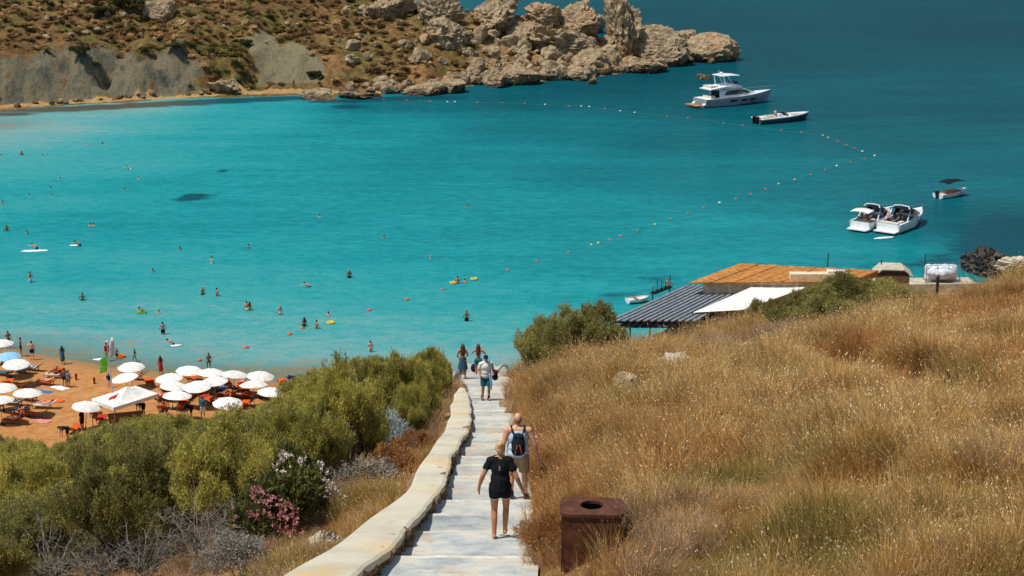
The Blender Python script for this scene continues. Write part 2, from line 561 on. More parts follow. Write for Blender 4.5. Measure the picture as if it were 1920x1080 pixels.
_weed = [(0, 214, 7, 2.6, .9), (70, 207, 9, 2.6, .9), (150, 203, 9, 2.6, .95), (230, 199, 9, 2.6, .95), (310, 195, 9, 2.8, .95), (390, 191, 9, 2.8, .95), (470, 187, 9, 2.8, .9), (550, 184, 8, 2.8, .9),
         (365, 369, 2.2, 2.6, .95), (345, 374, 1.6, 1.8, .7), (380, 368, 1.2, 1.6, .6), (655, 200, 4, 3.5, .7), (640, 190, 7, 3, .8), (720, 186, 8, 3.5, .8), (800, 183, 8, 4, .7), (418, 321, .7, 1.2, .8),
         (1900, 455, 6, 7, .95), (1860, 470, 5, 6, .8), (1790, 490, 5, 4, .6), (1930, 430, 7, 9, .95), (1700, 500, 5, 3, .45), (1170, 555, 3, 2.5, .45), (1260, 540, 3, 3, .4), (1240, 522, 3.2, 1.5, .5)]
_weed = [(at_z(u, v), a, b, s) for u, v, a, b, s in _weed]
def sea_weed(x, y):
    s = np.zeros(len(x))
    for p, a, b, w in _weed:
        q = ((x - p.x) / a) ** 2 + ((y - p.y) / b) ** 2
        s = np.maximum(s, w * np.exp(-q ** 2 * 0.7))
    return s
t = NT('sea_water')
p = t.pos()
dep = t.n('ShaderNodeAttribute'); dep.attribute_name = 'depth'
wd = t.n('ShaderNodeAttribute'); wd.attribute_name = 'weed'
sw = t.math('ADD', dep.outputs['Fac'], t.maprange(t.noise(p, 0.02, 4, 0.6), 0.3, 0.7, -0.035, 0.035))
sw = t.math('ADD', sw, t.maprange(t.noise(t.mapping(p, (.25, 1, 1), (0, 0, -.15)), 0.16, 5, 0.65), 0.3, 0.7, -0.05, 0.05))
sw = t.math('ADD', sw, t.maprange(t.noise(t.mapping(p, (.6, 1, 1), (0, 0, .3)), 0.8, 6, 0.8), 0.3, 0.7, -0.10, 0.10))  # ripple light and dark streaks painted into the water colour
wc = t.ramp(sw, [(0.02, srgb(146, 134, 104)), (0.11, srgb(108, 152, 150)), (0.24, srgb(62, 146, 146)), (0.38, srgb(28, 136, 140)), (0.50, srgb(15, 115, 122)),
                 (0.66, srgb(8, 90, 99)), (0.82, srgb(5, 72, 82)), (1.0, srgb(4, 60, 70))])
wj = t.math('ADD', wd.outputs['Fac'], t.maprange(t.noise(t.mapping(p, (.5, 1, 1)), 0.55, 4, 0.7), 0.3, 0.7, -0.25, 0.25))
weedc = t.mix(t.maprange(dep.outputs['Fac'], 0.15, 0.38), srgb(74, 70, 54), srgb(10, 66, 78))
wc = t.mix(t.maprange(wj, 0.25, 0.7, 0.0, 0.92), wc, weedc)
t.base(wc)
w1 = t.noise(t.mapping(p, (.35, 1.0, 1), (0, 0, -.12)), 0.55, 5, 0.62)
w2 = t.noise(t.mapping(p, (.6, 1.0, 1), (0, 0, .25)), 2.2, 4, 0.6)
ws = t.math('ADD', t.math('MULTIPLY', w1, t.maprange(dep.outputs['Fac'], 0.3, 0.75, 0.25, 1.0)), t.math('MULTIPLY', w2, 0.35))
bn = t.bump(ws, 1.0, 0.6)
dif = t.n('ShaderNodeBsdfDiffuse'); t.l(wc, dif.inputs[0]); t.l(bn.outputs[0], dif.inputs['Normal'])
gls = t.n('ShaderNodeBsdfGlossy'); gls.inputs['Roughness'].default_value = 0.2; t.l(bn.outputs[0], gls.inputs['Normal'])
lw = t.n('ShaderNodeLayerWeight'); lw.inputs['Blend'].default_value = 0.12; t.l(bn.outputs[0], lw.inputs['Normal'])
wsh = t.n('ShaderNodeMixShader'); t.l(t.maprange(lw.outputs['Fresnel'], 0, 1, 0.012, 0.20), wsh.inputs[0]); t.l(dif.outputs[0], wsh.inputs[1]); t.l(gls.outputs[0], wsh.inputs[2])
trn = t.n('ShaderNodeBsdfTransparent'); trn.inputs[0].default_value = (.72, .92, .92, 1)
mx = t.n('ShaderNodeMixShader')
t.l(t.maprange(dep.outputs['Fac'], 0.02, 0.14, 0.25, 1.0), mx.inputs[0])
t.l(trn.outputs[0], mx.inputs[1]); t.l(wsh.outputs[0], mx.inputs[2]); t.l(mx.outputs[0], t.out.inputs['Surface'])
M_sea = t.m
sxs = np.concatenate([[-9000, -3000, -1200, -600, -350, -230], np.arange(-170, 170, 1.6), [190, 230, 300, 420, 600, 1200, 3000, 9000]])
sys_ = np.concatenate([[60, 90], np.arange(100, 330, 1.3), np.arange(330, 480, 3), np.arange(480, 900, 15), [1000, 1300, 2000, 4000, 9000, 18000]])
sea = grid_sheet('sea', sxs, sys_, None, M_sea, {'depth': sea_depth, 'weed': sea_weed})
sea['kind'] = 'structure'
bed = grid_sheet('seabed', np.array([-9000., -300, 0, 300, 9000]), np.array([200., 400, 1000, 18000]), lambda x, y: np.full(len(x), -4.5), M_ground)
bed['kind'] = 'structure'

# ------------------------------------------------------------------ stepped path
t = NT('worn_pale_limestone_steps')
t.set(0.85, 0.2)
p = t.pos()
pb = t.ramp(t.noise(p, 1.1, 6, 0.65), [(0.3, srgb(140, 148, 150)), (0.42, srgb(172, 176, 172)), (0.56, srgb(196, 192, 178)), (0.72, srgb(200, 178, 138))])
oi = t.n('ShaderNodeObjectInfo'); hs = t.n('ShaderNodeHueSaturation')
t.l(t.maprange(oi.outputs['Random'], 0, 1, 0.80, 1.08), hs.inputs['Value']); t.l(pb, hs.inputs['Color'])
pb = hs.outputs[0]
st = t.maprange(t.noise(t.mapping(p, (1, .45, 1)), 0.65, 5, 0.7), 0.54, 0.68, 0.0, 0.8)
pb = t.mix(st, pb, srgb(178, 138, 90))
pb = t.mix(t.maprange(t.noise(t.mapping(p, (.35, 2.2, 1)), 2.6, 5, 0.7), 0.54, 0.72, 0, 0.5), pb, srgb(132, 140, 144))
pb = t.mix(t.maprange(t.noise(p, 5.0, 5, 0.7), 0.55, 0.75, 0, 0.5), pb, srgb(126, 124, 116))
t.base(pb)
t.bump(t.noise(p, 9, 6, 0.7), 0.6, 0.02)
M_step = t.m
t = NT('smoothed_cement_coping')
t.set(0.85, 0.2)
p = t.pos()
cb = t.ramp(t.noise(p, 0.7, 5, 0.6), [(0.3, srgb(176, 168, 146)), (0.5, srgb(198, 190, 168)), (0.7, srgb(208, 198, 170))])
cb = t.mix(t.maprange(t.noise(p, 0.45, 4, 0.6), 0.54, 0.66, 0, 0.7), cb, srgb(204, 172, 118))
cb = t.mix(t.maprange(t.noise(p, 11, 5, 0.75), 0.58, 0.75, 0, 0.45), cb, srgb(128, 120, 104))
t.base(cb)
t.bump(t.noise(p, 8, 6, 0.7), 0.45, 0.02)
M_coping = t.m
M_rubble = plain('rubble_stone', srgb(150, 122, 90), srgb(112, 88, 64), 5, 0.95, 0.1, 0.6, rnd=0.25)
M_mortar = plain('earth_mortar', srgb(122, 96, 70), srgb(88, 66, 46), 7, 0.95, 0.1, 0.7)

M_nosing = plain('worn_step_nosing', srgb(204, 200, 186), srgb(178, 172, 152), 4, .85, .2, .4, rnd=.1)
path = tag(link(bpy.data.objects.new('stepped_path', None)), kind='structure')
step_edges = [at_path(900, v).y for v in (1062, 1012, 981, 953)]
y = step_edges[0]
ys_edges = [y - 2.3 * k for k in range(7, 0, -1)] + step_edges
while ys_edges[-1] + 2.05 < PATH_END - 0.8:
    ys_edges.append(ys_edges[-1] + 1.95 + 0.12 * math.sin(len(ys_edges) * 2.1))
ys_edges.append(PATH_END)
rg = np.random.RandomState(5)
for a, b in zip(ys_edges[:-1], ys_edges[1:]):
    n = 9
    mb = MB()
    za = zpath(a) + 0.02                         # the far lip stands proud of the next tread
    zb = zpath(b) + 0.17
    rows = []
    for yy, zt in ((a, za), (a * .66 + b * .34, za * .66 + zb * .34), (a * .33 + b * .67, za * .33 + zb * .67), (b - .03, zb), (b + .01, zb - .025)):
        l, r = float(xl(yy)) - 0.12, float(xr(yy)) + 0.04
        rows.append([(l + (r - l) * k / (n - 1) + (rg.uniform(-.05, .05) if k in (0, n - 1) else 0), yy + rg.uniform(-.03, .03), zt + rg.uniform(-.012, .012)) for k in range(n)])
    rows.append([(q[0], q[1] - 0.01, q[2] - 0.34) for q in rows[-1]])
    mb.loft(rows, closed=False, cap=False)
    for e in (0, n - 1):                         # side skirts
        mb.add([r[e] for r in rows[:5]] + [(r[e][0], r[e][1], r[e][2] - .4) for r in rows[:5]], [(k, k + 1, k + 6, k + 5) for k in range(4)])
    stp = part('step', mb.mesh('step', M_step), path)
    lip = [[(q[0] + (.06 if k == 0 else -.03 if k == n - 1 else 0), q[1] - dy_ + rg.uniform(-.012, .012), q[2] + dz_) for k, q in enumerate(rows[3])] for dy_, dz_ in ((.12, -.03), (.11, .012), (-.02, .014), (-.04, .0), (-.035, -.10))]
    mb = MB(); mb.loft(lip, closed=False, cap=False)
    part('nosing', mb.mesh('nosing', M_step if rg.uniform() < .45 else M_nosing), stp)

def rock_mesh(seed, sub=3, flat=1.0, rough=1.0, cut=5):
    bm = bmesh.new()
    bmesh.ops.create_icosphere(bm, subdivisions=sub, radius=1.0)
    r = random.Random(seed)
    off = Vector((r.uniform(-50, 50), r.uniform(-50, 50), r.uniform(-50, 50)))
    planes = []
    for k in range(cut):
        d = Vector((r.gauss(0, 1), r.gauss(0, 1), r.gauss(0, .7))).normalized()
        planes.append((d, r.uniform(.55, .85)))
    for vert in bm.verts:
        q = vert.co.copy()
        rn = lambda f, s: 1 - 2 * abs(mnoise.noise(q * f + off * s))
        d = 1 + rough * (0.30 * mnoise.noise(q * 1.1 + off) + 0.20 * rn(1.9, 2))
        w = q * d
        for pl, lim in planes:
            e = w.dot(pl) - lim
            if e > 0:
                w -= pl * e * 0.85
        w = w * (1 + rough * (0.13 * rn(3.7, 1.5) + 0.10 * rn(7.3, 1.2) + 0.07 * rn(14.0, 1.1) + 0.04 * mnoise.noise(q * 26 + off)))
        vert.co = (w.x, w.y, w.z * flat)
    m = bpy.data.meshes.new('rock')
    bm.to_mesh(m); bm.free()
    return m
STONES = [rock_mesh(100 + k, 2, 0.8, 0.8, 7) for k in range(6)]

# parapet along the left of the path: coping, core and rubble stones in its faces
wall = thing('parapet_wall', 'low winding rubble wall with a smooth pale coping left of the steps', 'wall')
yy = np.arange(6.0, min(_wo[-1].y, _wi[-1].y), 0.18)
def eased(f, q, w=0.55):
    return float(np.mean([f(min(max(q + d, 2.5), yy[-1])) for d in np.linspace(-w, w, 9) * (0.6 + q / 45)]))
top, core = [], []
for k, q in enumerate(yy):
    o, i = eased(wo, q), eased(wi, q)
    o += 0.02 * math.sin(q * 1.1)
    i += 0.02 * math.sin(q * 1.7 + .7) + 0.008 * math.sin(q * 6.1)
    z = zpath(q) + WALL_K + 0.02 * math.sin(q * 1.3)
    top.append([(o, q, z - .13), (o - .01, q, z - .03), (o + .05, q, z), ((o + i) / 2, q, z + .012), (i - .05, q, z), (i + .01, q, z - .03), (i, q, z - .15)])
    core.append([(o + .09, q, z - .12), (o + .05, q, z - 1.6), (i - .05, q, z - 1.4), (i - .10, q, z - .12)])
mb = MB(); mb.loft(top, closed=True, cap=True)
part('coping', mb.mesh('coping', M_coping, False), wall)
mb = MB(); mb.loft(core, closed=True, cap=True)
part('wall_core', mb.mesh('wall_core', M_mortar), wall)
rs = random.Random(3)
for s in STONES:
    s.materials.append(M_rubble)
nst = 0
for q in np.arange(20.5, 70, 0.30):
    for lev in (0.20, 0.36):
        if nst >= 270:
            break
        i = float(wi(q)) - .13
        z = zpath(q) + WALL_K - lev + rs.uniform(-.04, .04)
        sc = rs.uniform(.10, .17)
        part('stone', STONES[rs.randrange(6)], wall, loc=(i, q + rs.uniform(-.05, .05), z), rot=(rs.uniform(0, 6), rs.uniform(0, 6), rs.uniform(0, 6)), scale=(sc, sc * 1.2, sc * .8))
        nst += 1
for u, v in ((838, 795), (833, 806), (828, 818), (823, 828), (775, 905), (769, 912), (763, 917), (756, 924), (748, 932), (700, 965), (694, 972), (838, 780)):
    q = at_path(u, v, 0.15)
    sc = rs.uniform(.10, .19)
    part('stone', STONES[rs.randrange(6)], wall, loc=(float(wo(q.y)) - .04, q.y, zpath(q.y) + .14), rot=(rs.uniform(0, 6), rs.uniform(0, 6), rs.uniform(0, 6)), scale=sc, mat=M_rubble)

# ------------------------------------------------------------------ scattered ground cover (nobody could count it)
def scatter_stuff(name, pts, rots, scls, idx, protos, label, cat):
    m = bpy.data.meshes.new(name)
    m.vertices.add(len(pts))
    m.vertices.foreach_set('co', np.asarray(pts, np.float32).ravel())
    for an, arr, ty in (('rot', rots, 'FLOAT_VECTOR'), ('scl', scls, 'FLOAT_VECTOR')):
        a = m.attributes.new(an, ty, 'POINT')
        a.data.foreach_set('vector', np.asarray(arr, np.float32).ravel())
    a = m.attributes.new('pick', 'INT', 'POINT')
    a.data.foreach_set('value', np.asarray(idx, np.int32))
    o = link(bpy.data.objects.new(name, m))
    tag(o, label, cat, kind='stuff')
    pc = bpy.data.collections.new(name + '_sources')
    for k, pm in enumerate(protos):
        po = bpy.data.objects.new('%s_source_%02d' % (name, k), pm)
        pc.objects.link(po)
    g = bpy.data.node_groups.new(name + '_scatter', 'GeometryNodeTree')
    g.interface.new_socket('Geometry', in_out='INPUT', socket_type='NodeSocketGeometry')
    g.interface.new_socket('Geometry', in_out='OUTPUT', socket_type='NodeSocketGeometry')
    N = g.nodes
    gi, go = N.new('NodeGroupInput'), N.new('NodeGroupOutput')
    ip = N.new('GeometryNodeInstanceOnPoints')
    ci = N.new('GeometryNodeCollectionInfo')
    ci.inputs['Collection'].default_value = pc
    ci.inputs['Separate Children'].default_value = True
    ci.inputs['Reset Children'].default_value = True
    def named(nm, ty):
        x = N.new('GeometryNodeInputNamedAttribute'); x.data_type = ty
        x.inputs['Name'].default_value = nm
        return x.outputs['Attribute']
    e = N.new('FunctionNodeEulerToRotation')
    L = g.links.new
    L(named('rot', 'FLOAT_VECTOR'), e.inputs[0])
    L(gi.outputs[0], ip.inputs['Points'])
    L(ci.outputs[0], ip.inputs['Instance'])
    ip.inputs['Pick Instance'].default_value = True
    L(named('pick', 'INT'), ip.inputs['Instance Index'])
    L(e.outputs[0], ip.inputs['Rotation'])
    L(named('scl', 'FLOAT_VECTOR'), ip.inputs['Scale'])
    L(ip.outputs[0], go.inputs[0])
    md = o.modifiers.new('scatter', 'NODES')
    md.node_group = g
    return o

def tuft_mesh(seed, n, h, spread, width, lean, heads, mats):
    r = np.random.RandomState(seed)
    az = r.uniform(0, 2 * np.pi, n)
    rad = spread * np.sqrt(r.uniform(0, 1, n))
    bx, by = rad * np.cos(az), rad * np.sin(az)
    H1 = h * r.uniform(0.5, 1.15, n)
    out = r.uniform(0.1, 0.95, n) * H1
    az2 = az + r.normal(0, .7, n)
    ox, oy = out * np.cos(az2) + lean * H1, out * np.sin(az2) - 0.3 * lean * H1
    mid = np.stack([bx + ox * .35, by + oy * .35, H1 * .6], 1)
    tip = np.stack([bx + ox, by + oy, H1], 1)
    base = np.stack([bx, by, np.full(n, -.05)], 1)
    w = width * r.uniform(.6, 1.3, n)
    pa = r.uniform(0, np.pi, n)
    side = np.stack([np.cos(pa), np.sin(pa), np.zeros(n)], 1) * w[:, None]
    V = np.concatenate([base - side, base + side, mid - side * .8, mid + side * .8, tip])
    i = np.arange(n)
    quads = np.stack([i, i + n, i + 3 * n, i + 2 * n], 1)
    tris = np.stack([i + 2 * n, i + 3 * n, i + 4 * n], 1)
    hd = np.nonzero(r.uniform(0, 1, n) < heads)[0]
    k = len(hd)
    d = (tip - mid)[hd]; d /= np.linalg.norm(d, axis=1)[:, None]
    ln = r.uniform(.007, .018, k)[:, None]
    s2 = np.stack([r.normal(0, 1, k), r.normal(0, 1, k), r.normal(0, .4, k)], 1)
    s2 /= np.linalg.norm(s2, axis=1)[:, None]
    hb = tip[hd]
    HV = np.concatenate([hb - d * ln, hb + s2 * .0065, hb + d * ln * 1.3, hb - s2 * .0065])
    o0 = len(V); j = np.arange(k)
    hq = np.stack([o0 + j, o0 + k + j, o0 + 2 * k + j, o0 + 3 * k + j], 1)
    V = np.concatenate([V, HV])
    loops = np.concatenate([quads.ravel(), tris.ravel(), hq.ravel()])
    sizes = np.concatenate([np.full(n, 4), np.full(n, 3), np.full(k, 4)])
    fm = np.concatenate([np.zeros(2 * n), np.ones(k)])
    return fast_mesh('tuft', V, loops, sizes, mats, False, fm)

t_stops = [(0.28, srgb(150, 110, 58)), (0.42, srgb(184, 140, 78)), (0.55, srgb(208, 172, 112)), (0.7, srgb(190, 144, 76)), (0.85, srgb(164, 144, 82))]
M_grass = leafy('dry_grass', t_stops, 0.8, 0.36, 0.35, (0.33, 0.55, 0.7, srgb(148, 132, 66)))
M_seed = leafy('seed_heads', [(0.3, srgb(204, 176, 126)), (0.7, srgb(234, 214, 172))], 0.8, 0.2, 0.3)
M_green = leafy('green_sedge', [(0.3, srgb(126, 110, 56)), (0.7, srgb(164, 140, 76))], 0.8, 0.2, 0.35)
M_mauve = leafy('dried_flower_stalks', [(0.3, srgb(156, 122, 98)), (0.7, srgb(190, 160, 134))], 0.8, 0.2, 0.3)
M_rusty = leafy('rust_dry_stalks', [(0.3, srgb(168, 116, 68)), (0.7, srgb(198, 146, 90))], 0.8, 0.25, 0.3)
TUFTS = [tuft_mesh(k, 80, 0.34 + 0.03 * k, 0.30, 0.0042, 0.03, .26, [M_grass, M_seed]) for k in range(7)]
TUFTS += [tuft_mesh(20 + k, 90, 0.34, 0.24, 0.004, 0.05, .05, [M_green, M_seed]) for k in range(2)]
TUFTS += [tuft_mesh(30 + k, 70, 0.36, 0.26, 0.0042, 0.06, .28, [M_mauve, M_seed]) for k in range(2)]
TUFTS += [tuft_mesh(40 + k, 70, 0.44, 0.26, 0.0048, 0.08, .10, [M_rusty, M_seed]) for k in range(2)]
BIN = hit(1110, 1052, H) + Vector((0, .25, 0))
rg = np.random.RandomState(21)
n = 230000
x = rg.uniform(-1.2, 46, n); y = rg.uniform(14, 98, n)
u_ = 960 + FPX * x / (y * CP + 6)
keep = (x > xr(y) + 0.0) & (u_ < 2150)
keep &= (x > xr(y) + 0.15 + 0.18 * fbm(x * 0 + 5, y * 1.3, 2, 3))
keep &= (y < 86) | (x > 4)
t_d = y / 0.95
keep &= rg.uniform(0, 1, n) < np.clip(26.0 / t_d, 0.22, 0.9)
bare = fbm(x * 0.5, y * 0.35, 61, 3)
keep &= ~((bare > 0.85) & (y > 45))
keep &= ~((np.abs(x - BIN.x) < .55) & (y > BIN.y - .5) & (y < BIN.y + .6))
# the strip of dry grass outside the wall
x2 = rg.uniform(-9, 0, 26000); y2 = rg.uniform(18, 74, 26000)
d2 = wo(y2) - x2
k2 = (d2 > 0.08) & (d2 < np.interp(y2, [18, 26, 34, 45, 60, 74], [2.4, 2.2, 1.7, 1.1, .7, .5])) & (rg.uniform(0, 1, 26000) < np.clip(24 / y2, .3, .8))
x3 = rg.uniform(-19, -3, 16000); y3 = rg.uniform(22, 50, 16000)
d3 = wo(y3) - x3
k3 = (d3 > np.interp(y3, [18, 26, 34, 45, 60], [2.2, 2.0, 1.5, 1.0, .6])) & (rg.uniform(0, 1, 16000) < .34)
n_right = int(keep.sum()) + int(k2.sum())
x = np.concatenate([x[keep], x2[k2], x3[k3]]); y = np.concatenate([y[keep], y2[k2], y3[k3]])
z = H(x, y)
mixn = fbm(x * 0.28, y * 0.28, 71, 3) + rg.normal(0, .16, len(x))
mixm = fbm(x * 0.2 + 9, y * 0.16, 81, 3) + rg.normal(0, .16, len(x))
pick = rg.randint(0, 7, len(x))
pick = np.where(mixn > 0.95, 7 + rg.randint(0, 2, len(x)), pick)
pick = np.where(mixm > 0.45, 9 + rg.randint(0, 2, len(x)), pick)
pick = np.where((mixm < -0.62) | ((x - xr(y) < 1.1) & (x > -1) & (rg.uniform(0, 1, len(x)) < .55)), 11 + rg.randint(0, 2, len(x)), pick)
sc = rg.uniform(.6, 1.4, len(x)) * np.clip(.86 + 0.62 * fbm(x * .8, y * .55, 91, 3), .34, 1.45) * np.interp(y, [14, 30, 80], [.85, 1.0, 1.25])
sc *= np.where(x < xr(y) - .3, .8, 1.0)
sc[n_right:] *= .8
pick[n_right:] = rg.choice([7, 8, 9, 10, 9, 10, 2], len(x) - n_right)
sc *= np.where((np.abs(x - BIN.x) < .75) & (y > BIN.y - 2.6) & (y < BIN.y), .62, 1.0)
scatter_stuff('dry_grass', np.stack([x, y, z], 1), np.stack([rg.normal(0, .1, len(x)), rg.normal(.08, .1, len(x)), rg.uniform(-3.14, 3.14, len(x))], 1),
              np.stack([sc, sc, sc * rg.uniform(.85, 1.2, len(x))], 1), pick, TUFTS, 'golden brown dry grass covering the hillside right of the steps', 'grass')
print('grass tufts', len(x))

# ------------------------------------------------------------------ shrubs and bushes
def leaf_cloud(r, centres, dirs, per, length, width, spread, curl=0.4, droop=0.0):
    """plumes of small blades round each centre, pointing along dirs"""
    n = len(centres) * per
    c = np.repeat(centres, per, 0); d = np.repeat(dirs, per, 0)
    along = r.uniform(-.5, .9, n)[:, None]
    pos = c + d * along * spread[1] + r.normal(0, spread[0], (n, 3)) * (1.0 - 0.45 * np.clip(along, 0, 1))
    dd = d + r.normal(0, curl, (n, 3)); dd[:, 2] -= droop
    dd /= np.linalg.norm(dd, axis=1)[:, None]
    s = np.cross(dd, r.normal(0, 1, (n, 3)))
    s /= np.linalg.norm(s, axis=1)[:, None] + 1e-9
    ln = (length * r.uniform(.6, 1.4, n))[:, None]; w = (width * r.uniform(.6, 1.4, n))[:, None]
    V = np.concatenate([pos - dd * ln * .5, pos + s * w, pos + dd * ln * .6, pos - s * w])
    i = np.arange(n)
    return V, np.stack([i, i + n, i + 2 * n, i + 3 * n], 1).ravel(), np.full(n, 4)

def crown_mesh(name, seed, plumes, per, mat, length=.16, width=.016, rx=1.0, rz=1.0, spread=(.10, .26), shell=.55, lumps=7, curl=.45, lr=(.26, .46)):
    """a crown of unit size built from lumps of plumes, open between the lumps"""
    r = np.random.RandomState(seed)
    ang = r.uniform(0, 6.283, lumps); rad0 = .75 * np.sqrt(r.uniform(.02, 1, lumps))
    lc = np.stack([rad0 * np.cos(ang) * rx, rad0 * np.sin(ang) * rx, (.22 + (.78 - .55 * rad0 ** 2) * r.uniform(.35, 1, lumps) * .85) * rz], 1)
    lc[0] = (0, 0, .62 * rz)
    lr = r.uniform(lr[0], lr[1], lumps)
    k = r.randint(0, lumps, plumes)
    v = r.normal(0, 1, (plumes, 3)); v[:, 2] = np.abs(v[:, 2]) * 0.9 - .25
    v /= np.linalg.norm(v, axis=1)[:, None]
    rad = lr[k] * (shell + (1 - shell) * r.uniform(0, 1, plumes)) * r.uniform(.75, 1.2, plumes)
    c = lc[k] + v * rad[:, None] * np.array([1, 1, .85])
    c[:, 2] = np.maximum(c[:, 2], .05)
    d = v + np.array([0.08, 0, .75])
    d /= np.linalg.norm(d, axis=1)[:, None]
    V, L, S = leaf_cloud(r, c, d, per, length, width, spread, curl)
    return fast_mesh(name, V, L, S, mat), lc

def limbs_mesh(name, seed, tips, mat, r0=.05, wig=.06):
    rr = random.Random(seed)
    mb = MB()
    for tx, ty, tz in tips:
        b = Vector((tx * .08, ty * .08, -.08)); e = Vector((tx, ty, tz))
        pts = [b]
        for k in range(1, 5):
            f = k / 4
            pts.append(b.lerp(e, f) + Vector((rr.uniform(-wig, wig), rr.uniform(-wig, wig), 0.10 * math.sin(f * 3.1))))
        mb.tube(pts, [r0 * (1 - .8 * k / 4) for k in range(5)], 5)
        for q in range(3):
            s = pts[2 + (q % 2)]
            mb.tube([s, s + Vector((rr.uniform(-.25, .25), rr.uniform(-.25, .25), rr.uniform(.1, .3)))], [r0 * .35, r0 * .08], 4)
    return mb.mesh(name, mat)

M_bark = plain('grey_brown_bark', srgb(120, 104, 88), srgb(78, 64, 52), 9, 0.95, 0.1, 0.5)
M_dead = plain('bleached_dead_wood', srgb(146, 140, 130), srgb(98, 92, 86), 7, 0.9, 0.1, 0.3)
M_tam = leafy('tamarisk_foliage', [(0.28, srgb(108, 108, 60)), (0.42, srgb(154, 148, 78)), (0.55, srgb(192, 178, 90)), (0.72, srgb(136, 132, 76))], 1.3, 0.18, 0.40)
M_tamd = leafy('tamarisk_dark_foliage', [(0.3, srgb(118, 116, 70)), (0.6, srgb(162, 152, 88))], 1.0, 0.28, 0.38)
TAM = []
for k in range(6):
    cm, lc = crown_mesh('tamarisk_crown', 300 + k, 430, 92, M_tam, .042, .0062, spread=(.040, .078), lumps=15 + k % 4, curl=.8, shell=.55, lr=(.17, .30))
    TAM.append((cm, limbs_mesh('tamarisk_limbs', 400 + k, lc, M_bark, .032)))

def add_bush(name, label, proto, loc, sx, sz, group=None, cat='bush', rz=0.0, mat=None):
    b = thing(name, label, cat, loc, rz, group, (sx, sx, sz))
    part('crown', proto[0], b, mat)
    part('trunk', proto[1], b)
    return b

SIL_U = [-80, 0, 40, 62, 135, 165, 210, 300, 360, 405, 450, 500, 545, 570, 600, 640, 690, 740, 800, 835, 850, 870]
SIL_V = [770, 790, 812, 832, 834, 806, 795, 776, 780, 786, 768, 760, 745, 722, 696, 680, 660, 646, 640, 640, 668, 720]
rb = random.Random(11)
cands = []
yy = 33.0
while yy < 108:
    xx = float(wo(yy)) - np.interp(yy, [30, 36, 45, 60, 74, 80], [4.6, 3.4, 2.0, 1.2, 1.0, .9])
    while xx > -0.36 * yy - 4:
        cands.append((xx + rb.uniform(-.6, .6), yy + rb.uniform(-.7, .7)))
        xx -= 2.75 + 0.010 * yy
    yy += 2.6 + 0.012 * yy
for q in np.arange(48, 75, 1.7):
    cands.append((float(wo(q)) - rb.uniform(1.0, 1.4), q))
nb = 0
for (bx, by) in cands:
    bz = float(H(np.array([bx]), np.array([by]))[0])
    h = rb.uniform(1.9, 3.5)
    u0, v0 = pix((bx, by, bz))
    if u0 < -130 or bz < 1.9:
        continue
    lim = np.interp(u0, SIL_U, SIL_V) + rb.uniform(0, 14)
    while h > 0.9 and pix((bx, by, bz + h))[1] < lim:
        h -= 0.1
    if h <= 1.0:
        continue
    sx = min(rb.uniform(1.5, 2.4), h * 1.0)
    while sx > .7 and u0 > 640 and pix((bx + sx * 1.05, by, bz + h * .5))[0] > 856 - max(v0 - 760, 0) * .55:
        sx -= .1
    if sx <= .75:
        continue
    if v0 > 1250 or (v0 > 1200 and u0 < 330):
        continue
    h = min(h, sx * (2.3 if u0 > 620 else 1.75))
    mt = M_tamd if (v0 > 950 and rb.random() < .4) or rb.random() < .2 else None
    col = ('left edge of the picture' if u0 < 70 else 'open sand' if u0 < 190 else 'white tent' if u0 < 310 else 'parasol cluster' if u0 < 460 else 'rightmost parasols' if u0 < 580 else 'waders near the floats' if u0 < 720 else 'end of the wall')
    row = 'back' if v0 < 870 else 'middle' if v0 < 960 else 'front'
    lab = '%s %s tamarisk, %s row of the thicket, below the %s' % ('tall' if h > 2.6 else 'low', 'grey green' if mt else 'yellow green', row, col)
    grp = 'tamarisks of the thicket'
    add_bush('tamarisk_bush', lab, TAM[rb.randrange(6)], (bx, by, bz - .05), sx, h / .98, grp, rz=rb.uniform(0, 6.28), mat=mt)
    nb += 1
print('bushes', nb)

def bare_branch_mesh(seed, n, spread, h, mat, r0=.013):
    rr = random.Random(seed)
    mb = MB()
    for k in range(n):
        a = rr.uniform(0, 6.28)
        d = Vector((math.cos(a) * spread * rr.uniform(.4, 1), math.sin(a) * spread * rr.uniform(.4, 1), h * rr.uniform(.25, 1)))
        p0 = Vector((rr.uniform(-.2, .2), rr.uniform(-.2, .2), -.05))
        pts = [p0 + d * f + Vector((rr.uniform(-.07, .07), rr.uniform(-.07, .07), .14 * math.sin(f * 3.1))) for f in (0, .25, .5, .75, 1)]
        mb.tube(pts, [r0, r0 * .8, r0 * .6, r0 * .4, r0 * .15], 4)
        for q in range(4):
            s = pts[rr.randrange(1, 4)]
            e = s + Vector((rr.uniform(-.4, .4), rr.uniform(-.4, .4), rr.uniform(-.1, .4))) * (h * .55)
            m_ = s.lerp(e, .5) + Vector((rr.uniform(-.06, .06), rr.uniform(-.06, .06), rr.uniform(0, .08)))
            mb.tube([s, m_, e], [r0 * .5, r0 * .35, r0 * .1], 4)
            for w in range(2):
                mb.tube([m_, m_ + Vector((rr.uniform(-.2, .2), rr.uniform(-.2, .2), rr.uniform(0, .22))) * (h * .5)], [r0 * .3, r0 * .1], 3)
    return mb.mesh('bare_branches', mat)
BARE = [bare_branch_mesh(500 + k, 34, 1.25, 1.3, M_dead) for k in range(3)]
